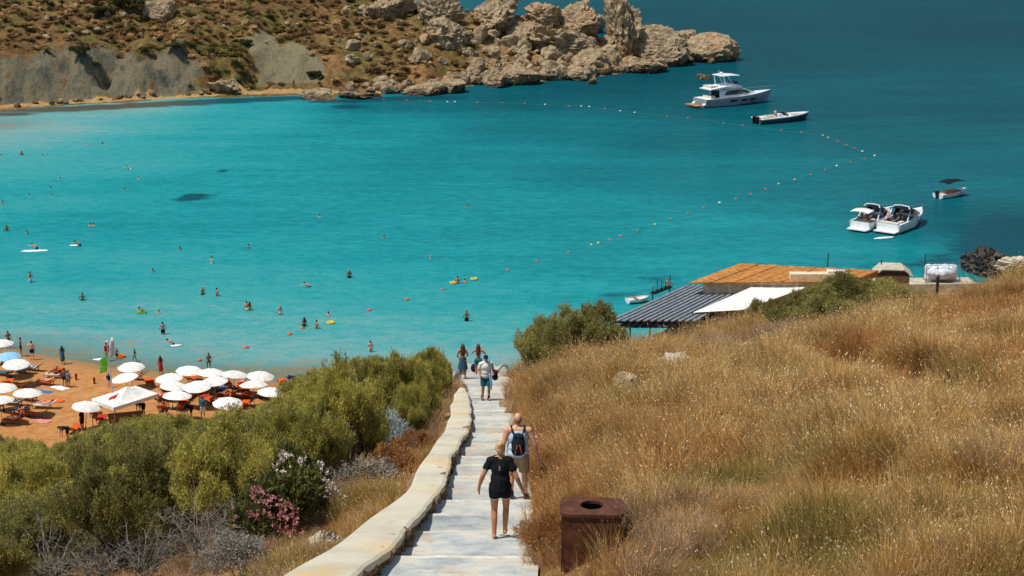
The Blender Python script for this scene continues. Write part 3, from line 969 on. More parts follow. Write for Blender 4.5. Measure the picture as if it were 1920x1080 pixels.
for k, (u, v, s, lab) in enumerate([(30, 1060, 1.7, 'bleached dead branches reaching up at the left edge'), (180, 1050, 1.5, 'grey dead branches in front of the tamarisks, left of the dead shrub skeleton'), (260, 1060, 1.3, 'thin grey dead stems under the tamarisks near the bottom edge'), (120, 1090, 1.4, 'low dead twigs cut by the bottom edge at left'), (30, 1075, 1.5, 'bleached dead branches sprawling at the lower left corner'), (90, 1040, 1.6, 'large fan of pale dead branches below the leftmost tamarisk'), (140, 1065, 1.2, 'tangle of grey dead twigs right of the large branch fan'),
                                    (300, 1070, 1.1, 'low grey dead brushwood at the bottom edge left of centre'), (400, 1040, 1.25, 'dark hollow full of crossing dead twigs left of the oleander'), (360, 1010, .95, 'small pale dead stems above the crossing twigs'), (450, 1010, 1.0, 'arching bare grey branches beside the pink oleander'), (210, 1080, 1.3, 'dead shrub skeleton at the bottom edge beneath the tamarisks')]):
    g = hit(u, v, H)
    o = tag(part('dead_shrub', BARE[k % 3], None, loc=g + Vector((0, -1.2, .5)), rot=(0, 0, k * 1.3), scale=s * .8), lab, 'dead shrub', 'dead shrubs at lower left')

M_ole = leafy('oleander_leaves', [(0.3, srgb(68, 76, 42)), (0.6, srgb(108, 108, 58)), (0.8, srgb(136, 130, 72))], 1.4, 0.1, 0.2)
M_pink = leafy('pink_blossom', [(0.3, srgb(196, 118, 122)), (0.7, srgb(222, 158, 158))], 3, 0.1, 0.25)
M_white = leafy('cream_blossom', [(0.3, srgb(220, 196, 180)), (0.7, srgb(240, 226, 214))], 3, 0.1, 0.25)
def oleander(label, g, s, bloom, seed, zones):
    b = thing('oleander_bush', label, 'bush', g, 0.3 * seed, None, s)
    cm, lc = crown_mesh('crown', 600 + seed, 260, 40, M_ole, .11, .018, spread=(.06, .10), lumps=7, curl=.6)
    part('crown', cm, b)
    part('trunk', limbs_mesh('trunk', 610 + seed, lc, M_bark, .03), b)
    r = np.random.RandomState(620 + seed)
    c = []
    for (cx, cy, cz, rad, m) in zones:
        q = r.normal(0, 1, (m, 3)); q /= np.linalg.norm(q, axis=1)[:, None]
        c.append(np.array([cx, cy, cz]) + q * rad)
    c = np.concatenate(c)
    V, L, S = leaf_cloud(r, c, r.normal(0, 1, c.shape), 7, .035, .018, (.02, .02), 1.0)
    part('blossom', fast_mesh('blossom', V, L, S, bloom), b)
oleander('oleander bush with clusters of pink blossom left of the wall', hit(515, 1010, H) + Vector((0, -.6, 0)), (1.2, 1.2, 1.6), M_pink, 1,
         [(-.25, -.5, .80, .20, 22), (.0, -.55, .70, .18, 18), (.2, -.6, .58, .20, 24), (.3, -.6, .50, .14, 12), (-.45, -.4, .6, .25, 16), (.1, -.6, .3, .4, 18)])
oleander('oleander bush dotted with cream blossom right of the pink one', hit(560, 985, H) + Vector((0, -.3, 0)), (1.15, 1.15, 1.55), M_white, 2,
         [(0, -.3, .75, .5, 70), (.3, -.5, .5, .45, 50), (-.3, -.3, .9, .35, 60), (.45, -.4, .4, .3, 20)])

M_gblue = leafy('grey_blue_shrub', [(0.3, srgb(140, 152, 150)), (0.7, srgb(176, 186, 182))], 1.5, 0.1, 0.2)
M_grey = leafy('grey_cushion_shrub', [(0.3, srgb(132, 124, 112)), (0.7, srgb(164, 154, 138))], 1.5, 0.1, 0.2)
M_rust = leafy('rust_brown_shrub', [(0.3, srgb(146, 98, 60)), (0.7, srgb(182, 138, 86))], 1.5, 0.1, 0.3)
def cushion(name, label, g, s, mat, seed, L=.09, W=.009, trunk=M_bark, plumes=240):
    cm, lc = crown_mesh('crown', 700 + seed, plumes, 40, mat, L, W, spread=(.06, .12), lumps=6, curl=.7)
    return add_bush(name, label, (cm, limbs_mesh('trunk', 720 + seed, lc, trunk, .02)), g, s[0], s[1])
cushion('grey_shrub', 'pale blue grey shrub rising above the rust brown one beside the wall', hit(735, 868, H), (1.15, 1.25), M_gblue, 1)
cushion('dry_shrub', 'rust brown dry shrub beside the wall, below the blue grey shrub', hit(735, 912, H), (.95, .95), M_rust, 2)
cushion('cushion_shrub', 'low grey cushion shrub between oleander and rust brown shrub', hit(640, 945, H), (1.3, .95), M_grey, 3)
cushion('dry_shrub', 'tawny dry shrub against the wall where it bends', hit(778, 862, H), (.6, .8), M_rust, 4)
cushion('dry_shrub', 'brown grass clump shrub at the bottom edge left of the wall', hit(455, 1090, H), (.9, .8), M_grey, 5)
cushion('dry_shrub', 'rust red dead plant at the foot of the steps beside the bin', at_path(1020, 1058, .1), (.55, .75), M_rust, 6, .10, .007)
tag(part('dry_tussock', tuft_mesh(62, 260, .62, .30, .005, .12, .12, [M_grass, M_seed]), None, loc=hit(1150, 1075, H) - Vector((0, 0, .05)), scale=1.0), 'dry straw clump leaning over the lower right of the rusty bin', 'grass tussock')
cushion('dry_shrub', 'brown dry weeds at the path edge beside the man with the backpack', at_path(1022, 930, .1), (.5, .95), M_rust, 8, .09, .007)

# tussocks standing out of the grass slope
TUS = tuft_mesh(60, 420, .75, .42, .006, 0.0, .02, [M_green, M_seed])
TUSB = tuft_mesh(61, 420, .65, .45, .006, 0.0, .15, [M_mauve, M_seed])
for k, (u, v, s, ty, lab) in enumerate([(1835, 762, 1.5, 0, 'largest dark green tussock on the upper right of the grass slope'), (1170, 812, .9, 0, 'olive tussock right of the bald man'), (1255, 790, .8, 0, 'olive tussock second to the right of the bald man'), (1040, 862, .8, 1, 'brown tussock at the path edge beside the bald man'), (1590, 755, .8, 0, 'grey green tussock in the middle of the slope'),
        (1450, 770, .9, 1, 'mauve brown tussock left of the middle of the slope'), (1700, 905, 1.0, 0, 'yellow green tussock low in the middle of the slope'), (1880, 905, 1.0, 1, 'straw tussock at the right edge'), (1330, 860, .8, 1, 'pale mauve tussock above the bin to the right'), (1780, 1010, .9, 0, 'olive tussock near the bottom right corner'), (1520, 1010, .8, 0, 'olive tussock at the bottom, centre right'), (1280, 940, .7, 1, 'brown tussock right of the bin'), (1100, 720, .9, 1, 'rust brown tussock near the lower end of the steps'), (1380, 690, 1.0, 0, 'olive tussock below the large pale boulder'), (1690, 640, 1.1, 1, 'mauve tussock near the crest, right'), (1560, 655, 1.0, 0, 'green tussock near the crest, centre')]):
    g = hit(u, v, H)
    tag(part('grass_tussock', TUSB if ty else TUS, None, loc=g - Vector((0, 0, .05)), rot=(0, 0, k), scale=s), lab, 'grass tussock', 'tussocks on the grass slope')

# bushes beyond the crest of the grass slope
rb = random.Random(4)
for k, (u, v, yd, s, h, lab) in enumerate([
        (1005, 648, 84, 1.9, 2.6, 'dark olive bush at the crest left of the pergola, its left end'), (1050, 638, 85, 2.3, 3.0, 'tallest dark olive bush at the crest left of the pergola'), (1098, 632, 86, 2.0, 2.6, 'dark olive bush at the crest touching the pergola'), (985, 660, 82, 1.4, 1.8, 'small dark bush at the crest just right of the steps'), (1030, 660, 80, 1.5, 1.9, 'low bush in front of the tallest crest bush'), (1075, 655, 80, 1.6, 1.9, 'low bush in front of the crest bush beside the pergola'),
        (1430, 590, 100, 1.0, 1.8, 'pale green bush growing up before the white awning'), (1480, 598, 101, 1.5, 1.9, 'low pale green bush right of the one before the white awning'), (1530, 588, 103, 1.8, 2.1, 'grey green bush below the cream parapet of the orange roof'),
        (1578, 580, 104, 1.9, 2.4, 'tallest grey green bush in front of the orange roof'), (1625, 575, 105, 1.8, 2.0, 'grey green bush below the right end of the orange roof'), (1672, 565, 106, 1.7, 1.9, 'grey green bush in front of the pale roofed hut'), (1715, 560, 107, .9, .8, 'low bush at the right end of the row before the hut'), (1400, 598, 99, 1.0, 1.1, 'small bush at the left end of the row before the awning')]):
    g = hit(u, v, H)
    for dv in range(0, 60, 3):                   # step down until the slope itself is met
        g = hit(u, v + dv, H)
        if g.y < 112:
            break
    add_bush('coastal_bush', lab, TAM[k % 6], (g.x, g.y, g.z - .3), s, h, None, rz=k * 1.1, mat=M_tamd)

# ------------------------------------------------------------------ rocks
t = NT('headland_limestone')
t.set(0.92, 0.12)
p = t.pos()
rk = t.ramp(t.noise(p, 0.7, 8, 0.7), [(0.28, srgb(96, 82, 64)), (0.42, srgb(154, 132, 102)), (0.56, srgb(192, 170, 136)), (0.75, srgb(214, 198, 168))])
rk = t.mix(t.maprange(t.noise(p, 0.16, 4, 0.6), 0.54, 0.68, 0, .6), rk, srgb(180, 136, 90))
sp = t.n('ShaderNodeSeparateXYZ'); t.l(p, sp.inputs[0])
tide = t.math('ADD', sp.outputs[2], t.maprange(t.noise(p, 0.6, 4), 0.3, 0.7, -1.0, 1.0))
rk = t.mix(t.maprange(tide, 0.2, 1.5, 0.85, 0.0), rk, srgb(64, 58, 50))
vo = t.n('ShaderNodeTexVoronoi'); vo.inputs['Scale'].default_value = 0.9; t.l(t.mapping(p, (1, 1, .8)), vo.inputs['Vector'])
t.base(rk)
t.bump(t.math('ADD', t.noise(p, 1.6, 8, 0.75), t.math('MULTIPLY', vo.outputs['Distance'], 0.5)), 1.0, 0.8)
M_rock = t.m
M_darkrock = plain('dark_coastal_rock', srgb(96, 88, 80), srgb(48, 44, 42), 2.5, 0.95, 0.1, 0.9)
M_palerock = plain('pale_limestone_boulder', srgb(206, 196, 176), srgb(160, 146, 122), 3, 0.95, 0.1, 0.6)
ROCKS = [rock_mesh(900 + k, 5, 1.0, 1.35, 5) for k in range(10)]
ROCKS_S = [rock_mesh(950 + k, 3, 1.0, 1.3, 5) for k in range(10)]
ROCKS_D = [rock_mesh(980 + k, 5, 1.0, .55, 3) for k in range(4)]
for m in ROCKS + ROCKS_S + ROCKS_D:
    m.materials.append(M_rock)
    m.polygons.foreach_set('use_smooth', np.zeros(len(m.polygons), bool))
def rock(label, u, v, w, h, k, cat='rock', dy=0.6, mat=None, yd=None, group=None, rz=None, z=None, depth=.8):
    """rock whose visible foot is at (u, v); w, h its width and height in metres"""
    g = hit(u, v, HL, 240, 520, .4) if yd is None else at_y(u, v, yd)
    if g.z < 0:
        g = at_z(u, v, 0)
    rr = random.Random(k * 31 + int(u))
    dome = any(w_ in label for w_ in ('dome', 'pale boulder', 'knob', 'golden boulder', 'white boulder', 'isolated boulder'))
    return tag(part('rock', ROCKS_D[k % 4] if dome else (ROCKS if group is None else ROCKS_S)[k % 10], None, mat, loc=(g.x, g.y + w * .35 * dy, g.z + h * .36), rot=(rr.uniform(-.15, .15), rr.uniform(-.15, .15), rr.uniform(0, 6.28) if rz is None else rz), scale=(w * .56, w * .56 * depth, h * .62)), label, cat, group)
PXM = 0.117                                      # metres per photograph pixel out there
big = [('tall rough limestone stack at the headland, orange stained', 1165, 92, 60, 74, 0), ('broad pale boulder right of the tall stack', 1222, 118, 116, 58, 1), ('small knob of rock between the two rightmost boulders', 1287, 98, 42, 44, 2), ('rightmost pale dome shaped rock at the tip of the headland', 1335, 113, 98, 46, 3),
       ('jagged crag with a dark hollow, just left of the tall stack', 1082, 60, 84, 52, 4), ('crag end beside the gap left of the tall stack', 1112, 62, 44, 50, 5), ('rounded crag top at the left of the jagged crag', 1022, 45, 66, 36, 6), ('great crag with a dark shaded face at the top of the headland', 925, 55, 96, 66, 7), ('crag left of the great crag, on the skyline', 820, 45, 70, 52, 8), ('grey crag on the skyline above the scrub slope', 725, 32, 76, 40, 9),
       ('cracked boulder below the skyline crag with dark clefts', 842, 82, 66, 44, 0), ('wide buff slope rock in the middle of the headland', 1060, 100, 110, 48, 1), ('buff rock below the jagged crag', 985, 84, 80, 40, 2), ('golden boulder above the shore near the stack', 1105, 132, 76, 46, 3), ('dark shore rock below the golden boulder', 1085, 150, 60, 30, 4), ('shore rock left of the golden boulder', 1030, 146, 50, 34, 5),
       ('low flat rock shelf in the water below the broad boulder', 1208, 136, 74, 14, 6), ('dark rocks under the broad boulder', 1240, 124, 60, 24, 7), ('small dark rock under the rightmost dome', 1290, 118, 24, 12, 8), ('tiny rock off the rightmost dome', 1335, 120, 16, 9, 9), ('lone rock in the water below the headland shore', 1110, 158, 13, 10, 0), ('small red brown rock in the sea beside the yacht', 1321, 149, 17, 8, 1),
       ('isolated boulder with a shaded underside on the upper left slope', 298, 36, 62, 48, 2), ('flat topped boulder at the far shore', 415, 172, 48, 22, 3), ('low dark reef left of the far sand strip', 598, 186, 62, 12, 4), ('low dark reef right of the first on the far sand strip', 672, 183, 56, 11, 5), ('white boulder in the middle of the scrub slope', 765, 92, 26, 20, 6), ('pyramid shaped buff rock on the slope', 790, 116, 28, 26, 7),
       ('dark shore rocks where the far sand ends', 800, 178, 58, 18, 8), ('dark craggy shore rock, second from the far sand', 845, 174, 54, 22, 9), ('square brown rock above the shore', 895, 140, 32, 26, 0), ('golden rock above the dark shore rocks', 925, 136, 34, 26, 1), ('dark shore rock in the middle of the headland', 930, 162, 56, 28, 2), ('dark shore rock left of the buff crags', 985, 158, 54, 30, 3)]
for lab, u, v, w, h, k in big:
    rock(lab, u, v, w * PXM * (1.0 if u > 1140 else .84), h * PXM * (1.05 if u > 1140 else .78), k)
rr = random.Random(77)
nr = 0
for k in range(700):
    u = rr.uniform(640, 1240)
    s0 = np.interp(u, [640, 780, 860, 950, 1050, 1130, 1240], [182, 176, 164, 156, 152, 144, 128])
    e0 = np.interp(u, [640, 800, 1000, 1140, 1240], [10, 10, 30, 80, 100])
    v = rr.uniform(e0, s0) if rr.random() < .6 else s0 - abs(rr.gauss(0, 7)) - 1
    if rr.random() > np.interp(u, [640, 800, 950, 1240], [.25, .5, .9, .7]):
        continue
    w = rr.choice([6, 8, 10, 13, 16, 20, 26]) * PXM
    shore = v > s0 - 14
    zn = ('the scrub slope' if u < 740 else 'the white slope boulder' if u < 830 else 'the great crag' if u < 950 else 'the jagged crag' if u < 1060 else 'the golden boulder' if u < 1140 else 'the tall stack')
    sz = 'small' if w < 1.0 else 'medium' if w < 1.8 else 'large'
    lab = ('%s dark weathered rock at the shoreline below %s' if shore else '%s buff limestone rock strewn on the headland near %s') % (sz, zn)
    rock(lab, u, v, w, w * rr.uniform(.55, .95), k, group='rocks along the headland shore' if shore else 'rocks strewn over the headland')
    nr += 1
    if nr > 290:
        break
for k in range(26):
    u = rr.uniform(0, 440)
    v = np.interp(u, [0, 150, 300, 440], [204, 193, 184, 176]) - rr.uniform(0, 6)
    rock('small stone of the rubble along the far left shore', u, v, rr.uniform(5, 11) * PXM, rr.uniform(3, 6) * PXM, k, group='stones along the far left shore')
for k in range(26):
    u, v = rr.uniform(0, 640), rr.uniform(0, 90)
    rock('pale stone poking out of the far scrub slope', u, v, rr.uniform(5, 13) * PXM, rr.uniform(4, 8) * PXM, k, group='stones in the far scrub slope')
# near rocks
rock('dark jagged rock at the waterside, far right', 1850, 516, 3.4, 2.3, 4, yd=168, mat=M_darkrock)
rock('tan rock at the right edge on the hill crest', 1908, 506, 2.2, .9, 6, yd=150, mat=M_palerock)
for k, (u, v, w, h, lab) in enumerate([(1423, 606, 2.0, 1.0, 'large pale boulder in the grass below the white awning'), (1550, 606, .8, .4, 'small dark and white stone in the grass right of the large boulder'), (1580, 600, .7, .35, 'small flat pale stone on the grass slope'), (1280, 712, 1.1, .5, 'pale stone half hidden in grass mid slope'), (1242, 722, .7, .35, 'small pale stone left of the half hidden one'), (1178, 742, .6, .3, 'low pale stone in grass, lowest of three mid slope'), (1420, 668, .8, .3, 'flat pale rock slab showing through grass'), (612, 1040, .45, .3, 'pale stone in the dry grass outside the wall')]):
    g = hit(u, v, H)
    tag(part('boulder', ROCKS[(k * 3 + 1) % 10], None, M_palerock, loc=g + Vector((0, 0, h * .35)), rot=(0, 0, k), scale=(w * .55, w * .45, h * .75)), lab, 'rock')
ends = [(952, 718, .5), (958, 735, .5), (962, 752, .55), (957, 765, .5), (966, 775, .5), (940, 700, .55), (926, 696, .5), (905, 697, .5), (880, 699, .5), (860, 704, .55), (950, 706, .6), (968, 762, .45)]
for k, (u, v, s) in enumerate(ends):
    g = at_path(u, v, .1)
    tag(part('edge_stone', STONES[k % 6], None, M_step if k in (0, 5, 6, 7, 8, 9, 10) else M_rubble, loc=g, rot=(k, k * 2, k * .7), scale=(s, s * .8, s * .5)),
        'pale stone of the rim at the lower end of the steps' if k >= 5 and k < 11 else 'orange brown stone edging the lower right side of the steps', 'stone', 'stones at the end of the steps' if 5 <= k < 11 else 'stones edging the lower steps')

# scrub on the headland
M_scr = [leafy('brown_scrub', [(0.3, srgb(122, 94, 62)), (0.7, srgb(168, 132, 90))], .3, .3, .2), leafy('olive_scrub', [(0.3, srgb(112, 104, 56)), (0.7, srgb(152, 134, 76))], .3, .3, .2),
         leafy('dark_scrub', [(0.3, srgb(58, 62, 40)), (0.7, srgb(88, 86, 52))], .3, .3, .15), leafy('tan_scrub', [(0.3, srgb(184, 146, 96)), (0.7, srgb(210, 178, 128))], .3, .3, .2)]
SCR = []
for k in range(8):
    SCR.append(crown_mesh('scrub', 800 + k, 46, 12, M_scr[[0, 0, 1, 1, 2, 2, 3, 3][k]], .3, .07, spread=(.12, .2), lumps=5, curl=.9)[0])
rg = np.random.RandomState(9)
n = 26000
x = rg.uniform(-135, 45, n); y = rg.uniform(285, 415, n)
s = hdist(x, y)
a_clay = a_attr['clay'](x, y); a_scree = a_attr['scree'](x, y)
dens = 0.52 - 0.3 * smooth(-25, 5, x)
keep = (s > 6) & (s < np.interp(x, _rx, _rd) + 18) & (a_clay < .5 + .7 * fbm(x * .25, y * .25, 4, 3)) & (a_scree < .45) & (rg.uniform(0, 1, n) < dens) & (fbm(x * .12, y * .12, 33, 3) > -.75)
x, y = x[keep], y[keep]
nn = fbm(x * .09, y * .09, 51, 3)
pk = np.where(nn > .35, 2 + rg.randint(0, 2, len(x)), rg.randint(0, 2, len(x)))
pk = np.where(rg.uniform(0, 1, len(x)) < .16, 4 + rg.randint(0, 2, len(x)), pk)
pk = np.where(rg.uniform(0, 1, len(x)) < .18, 6 + rg.randint(0, 2, len(x)), pk)
sc = rg.uniform(.3, 1.0, len(x)) ** 1.6 * 1.2
scatter_stuff('headland_scrub', np.stack([x, y, HL(x, y) - .05], 1), np.stack([np.zeros(len(x)), np.zeros(len(x)), rg.uniform(0, 6.28, len(x))], 1), np.stack([sc, sc, sc * .75], 1), pk, SCR,
              'low brown and olive scrub covering the far headland slope', 'scrub')
M_dkbush = M_scr[2]
HB = crown_mesh('crown', 888, 160, 24, M_dkbush, .14, .03, spread=(.08, .14), lumps=8, curl=.9)
HBT = limbs_mesh('trunk', 889, HB[1], M_bark, .03)
for k, (u, v, s, h, lab) in enumerate([(240, 18, 4.0, 3.2, 'dark green bush beside the isolated boulder on the far slope'), (190, 28, 3.4, 1.8, 'flat dark green bush on the far slope left of the boulder'), (150, 112, 2.4, 2.0, 'dark bush above the grey clay bank'), (60, 65, 1.6, 1.3, 'small dark bush on the far left slope'), (330, 95, 2.2, 1.2, 'olive bush on the rust coloured far slope'), (462, 88, 1.6, 1.6, 'dark bush at the left edge of the pale scree'), (590, 146, 1.8, 1.3, 'dark bush at the foot of the pale scree')]):
    add_bush('headland_bush', lab, (HB[0], HBT), hit(u, v, HL, 240, 520), s, h, None, rz=k)

# ------------------------------------------------------------------ people
def _sphere(nseg=10, nring=6):
    V, F = [], []
    for i in range(nring + 1):
        th = math.pi * i / nring
        V.append([(math.sin(th) * math.cos(2 * math.pi * k / nseg), math.sin(th) * math.sin(2 * math.pi * k / nseg), math.cos(th)) for k in range(nseg)])
    return V
_RINGS = _sphere(12, 8)
def prim_mesh(mb, prims, infl=0.0):
    for pr in prims:
        if pr[0] == 'c':
            _, a, b, ra, rb_ = pr
            a, b = Vector(a), Vector(b)
            d = b - a
            R = d.to_track_quat('Z', 'Y').to_matrix() if d.length > 1e-6 else Matrix.Identity(3)
            rings = []
            for i in range(8, 3, -1):
                rings.append([a + R @ Vector(q) * (ra + infl) for q in _RINGS[i]])
            for i in range(4, -1, -1):
                rings.append([b + R @ Vector(q) * (rb_ + infl) for q in _RINGS[i]])
            mb.loft(rings, closed=True, cap=True)
        else:
            _, c, r, R = pr
            R = R or Matrix.Identity(3)
            rings = [[Vector(c) + R @ Vector((q[0] * (r[0] + infl), q[1] * (r[1] + infl), q[2] * (r[2] + infl))) for q in _RINGS[i]] for i in range(8, -1, -1)]
            mb.loft(rings, closed=True, cap=True)

def remeshed(name, prims, voxel, infl=0.0, smooth_n=3, cuts=(), mat=None, scale=1.0):
    mb = MB()
    prim_mesh(mb, prims, infl)
    m = mesh_np('tmp', mb.v, mb.f)
    bm = bmesh.new(); bm.from_mesh(m); bmesh.ops.recalc_face_normals(bm, faces=bm.faces); bm.to_mesh(m); bm.free()
    o = link(bpy.data.objects.new('tmp', m))
    r = o.modifiers.new('r', 'REMESH'); r.mode = 'VOXEL'; r.voxel_size = voxel
    s = o.modifiers.new('s', 'SMOOTH'); s.factor = 0.5; s.iterations = smooth_n
    dg = bpy.context.evaluated_depsgraph_get()
    res = bpy.data.meshes.new_from_object(o.evaluated_get(dg))
    bpy.data.objects.remove(o); bpy.data.meshes.remove(m)
    if cuts:
        bm = bmesh.new(); bm.from_mesh(res)
        for co, no in cuts:
            bmesh.ops.bisect_plane(bm, geom=bm.verts[:] + bm.edges[:] + bm.faces[:], plane_co=co, plane_no=no, clear_outer=True)
        bm.to_mesh(res); bm.free()
    if scale != 1.0:
        res.transform(Matrix.Scale(scale, 4))
    res.name = name
    res.materials.clear()
    if mat:
        res.materials.append(mat)
    res.polygons.foreach_set('use_smooth', np.ones(len(res.polygons), bool))
    return res

def V3(*a): return Vector(a)

def joints(g='m', bend=0.0, o=None, twist=0.0):
    sx, hx = (.185, .095) if g == 'm' else (.162, .098)
    J = {'pel': V3(0, 0, .95), 'wai': V3(0, 0, 1.10), 'che': V3(0, 0, 1.29), 'nec': V3(0, -.005, 1.47), 'hed': V3(0, .02, 1.63),
         'hipL': V3(-hx, 0, .92), 'hipR': V3(hx, 0, .92), 'kneL': V3(-hx - .01, .02, .50), 'kneR': V3(hx + .01, .02, .50),
         'ankL': V3(-hx - .015, -.02, .085), 'ankR': V3(hx + .015, -.02, .085), 'toeL': V3(-hx - .04, .15, .03), 'toeR': V3(hx + .04, .15, .03),
         'shoL': V3(-sx, -.01, 1.42), 'shoR': V3(sx, -.01, 1.42), 'elbL': V3(-sx - .075, -.04, 1.14), 'elbR': V3(sx + .075, -.04, 1.14),
         'wriL': V3(-sx - .10, .04, .90), 'wriR': V3(sx + .10, .04, .90), 'hdL': V3(-.05, .25, -1), 'hdR': V3(.05, .25, -1)}
    up = ['wai', 'che', 'nec', 'hed', 'shoL', 'shoR', 'elbL', 'elbR', 'wriL', 'wriR']
    R = Matrix.Rotation(-bend, 3, 'X')
    for k in up:
        J[k] = J['pel'] + R @ (J[k] - J['pel'])
    J['R'] = R
    for k, val in (o or {}).items():
        J[k] = Vector(val)
    return J

def hand(w, d, side, s=1.0):
    d = Vector(d).normalized()
    lat = Vector((0, 1, 0)) - d * d.y
    if lat.length < .2:
        lat = Vector((0, 0, 1)) - d * d.z
    lat.normalize()
    nrm = d.cross(lat).normalized()
    if nrm.x * side > 0:
        nrm = -nrm                               # palm faces the body
    P = [('c', w, w + d * .075, .026, .030), ('c', w + d * .03 + lat * .018, w + d * .085 + lat * .03, .018, .016), ('c', w + d * .03 - lat * .018, w + d * .085 - lat * .03, .018, .014)]
    for i, ln in enumerate((.072, .082, .076, .058)):
        o = lat * (.036 - .024 * i)
        a = w + d * .092 + o
        b = a + d * ln * .55 + nrm * .008 + o * .12
        c = b + d * ln * .45 + nrm * .022
        P += [('c', a, b, .0095, .009), ('c', b, c, .009, .0075)]
    a = w + d * .03 + lat * .03
    b = a + d * .03 + lat * .032 + nrm * .01
    P += [('c', a, b, .0125, .011), ('c', b, b + d * .034 + lat * .008 + nrm * .008, .011, .009)]
    return P

def body_prims(J, g='m', fat=1.0, fingers=True, bare_head=True):
    P = []
    R = J['R']
    f = fat
    tx, wx, cx = (.155, .138, .168) if g == 'm' else (.160, .118, .142)
    P += [('e', J['pel'] + V3(0, -.01, -.02), (tx * f, .108 * f, .125), R), ('e', J['wai'], (wx * f, .098 * f, .15), R), ('e', J['che'], (cx * f, .112 * f, .19), R)]
    if g == 'f':
        for s in (-1, 1):
            P.append(('e', J['che'] + R @ V3(s * .065, .085, -.02), (.058, .055, .06), R))
    P += [('c', J['shoL'], J['shoR'], .062 * f, .062 * f), ('c', J['nec'] + (J['shoL'] - J['nec']) * .15, J['shoL'], .055 * f, .05), ('c', J['nec'] + (J['shoR'] - J['nec']) * .15, J['shoR'], .055 * f, .05)]
    hd = (J['hed'] - J['nec']).normalized()
    P += [('c', J['nec'] - hd * .05, J['hed'] - hd * .06, .056 if g == 'm' else .046, .052 if g == 'm' else .044)]
    H0 = J['hed']
    P += [('e', H0 + R @ V3(0, -.005, .02), (.076, .096, .098), R), ('e', H0 + R @ V3(0, .02, -.045), (.058, .068, .072), R), ('e', H0 + R @ V3(0, .098, -.01), (.012, .018, .022), R),
          ('e', H0 + R @ V3(.078, 0, -.01), (.012, .02, .032), R), ('e', H0 + R @ V3(-.078, 0, -.01), (.012, .02, .032), R), ('e', H0 + R @ V3(0, .085, -.055), (.022, .012, .008), R)]
    for S, s in (('L', -1), ('R', 1)):
        a, b, c, d = J['hip' + S], J['kne' + S], J['ank' + S], J['toe' + S]
        P += [('c', a, b, .088 * f, .056), ('c', a + V3(0, -.045, .0), a.lerp(b, .3), .085 * f, .06), ('c', b, b.lerp(c, .35) + V3(0, -.012, 0), .054, .056), ('c', b.lerp(c, .35) + V3(0, -.012, 0), c, .055, .036)]
        toe = d
        P += [('c', c + V3(0, -.035, -.035), c + (toe - c) * .6 + V3(0, 0, .0), .036, .036), ('c', c + (toe - c) * .6, toe, .038, .026)]
        a, b, c = J['sho' + S], J['elb' + S], J['wri' + S]
        P += [('c', a, a.lerp(b, .45), .058 * f, .049 * f), ('c', a.lerp(b, .45), b, .049 * f, .040), ('c', b, b.lerp(c, .3), .041, .042), ('c', b.lerp(c, .3), c, .041, .027)]
        if fingers:
            P += hand(c, J['hd' + S], s)
        else:
            P += [('c', c, c + Vector(J['hd' + S]).normalized() * .12, .036, .026)]
    return P

def torso_prims(J, g='m', fat=1.0, sleeves=0.0, low=.95, loose=0.0, shoulders=True):
    R = J['R']
    tx, wx, cx = (.155, .140, .168) if g == 'm' else (.160, .125, .146)
    P = [('e', J['pel'] + V3(0, -.01, .03), (tx * fat + loose, .112 * fat + loose, .12), R), ('e', J['wai'], ((wx + .01) * fat + loose, .104 * fat + loose, .16), R), ('e', J['che'], (cx * fat + loose * .4, .116 * fat + loose * .5, .185), R)]
    if shoulders:
        P += [('c', J['shoL'], J['shoR'], .066 * fat, .066 * fat)]
        P += [('c', J['nec'] + (J['sho' + S] - J['nec']) * .3, J['sho' + S], .056 * fat, .056 * fat) for S in 'LR']
    if sleeves > 0:
        for S in 'LR':
            a, b = J['sho' + S], J['elb' + S]
            P.append(('c', a, a.lerp(b, sleeves), .057 * fat, .047 * fat + loose * .35))
    return P

def shorts_prims(J, g='m', fat=1.0, length=.6, loose=.0):
    P = [('e', J['pel'] + V3(0, -.012, -.02), ((.155 if g == 'm' else .162) * fat, .112 * fat, .125), J['R'])]
    for S in 'LR':
        a, b = J['hip' + S], J['kne' + S]
        P += [('c', a, a.lerp(b, length), .09 * fat, .066 + loose), ('c', a + V3(0, -.045, 0), a.lerp(b, min(.35, length)), .086 * fat, .064 + loose)]
    return P

def hair_prims(J, style='short', g='m'):
    R, H0 = J['R'], J['hed']
    P = [('e', H0 + R @ V3(0, -.016, .035), (.080, .096, .092), R), ('e', H0 + R @ V3(0, -.045, -.01), (.072, .062, .075), R)]
    if style == 'bun':
        P += [('e', H0 + R @ V3(0, -.08, .085), (.042, .042, .04), R)]
    if style == 'long':
        P += [('c', H0 + R @ V3(0, -.06, 0), H0 + R @ V3(0, -.10, -.26), .082, .085), ('c', H0 + R @ V3(0, -.10, -.26), H0 + R @ V3(.01, -.11, -.44), .088, .045), ('c', H0 + R @ V3(-.05, -.03, -.02), H0 + R @ V3(-.07, -.07, -.2), .05, .05), ('c', H0 + R @ V3(.05, -.03, -.02), H0 + R @ V3(.07, -.07, -.2), .05, .05)]
    if style == 'cap':
        P = [('e', H0 + R @ V3(0, -.005, .045), (.086, .104, .085), R), ('e', H0 + R @ V3(0, .11, .03), (.07, .07, .012), R)]
    return P

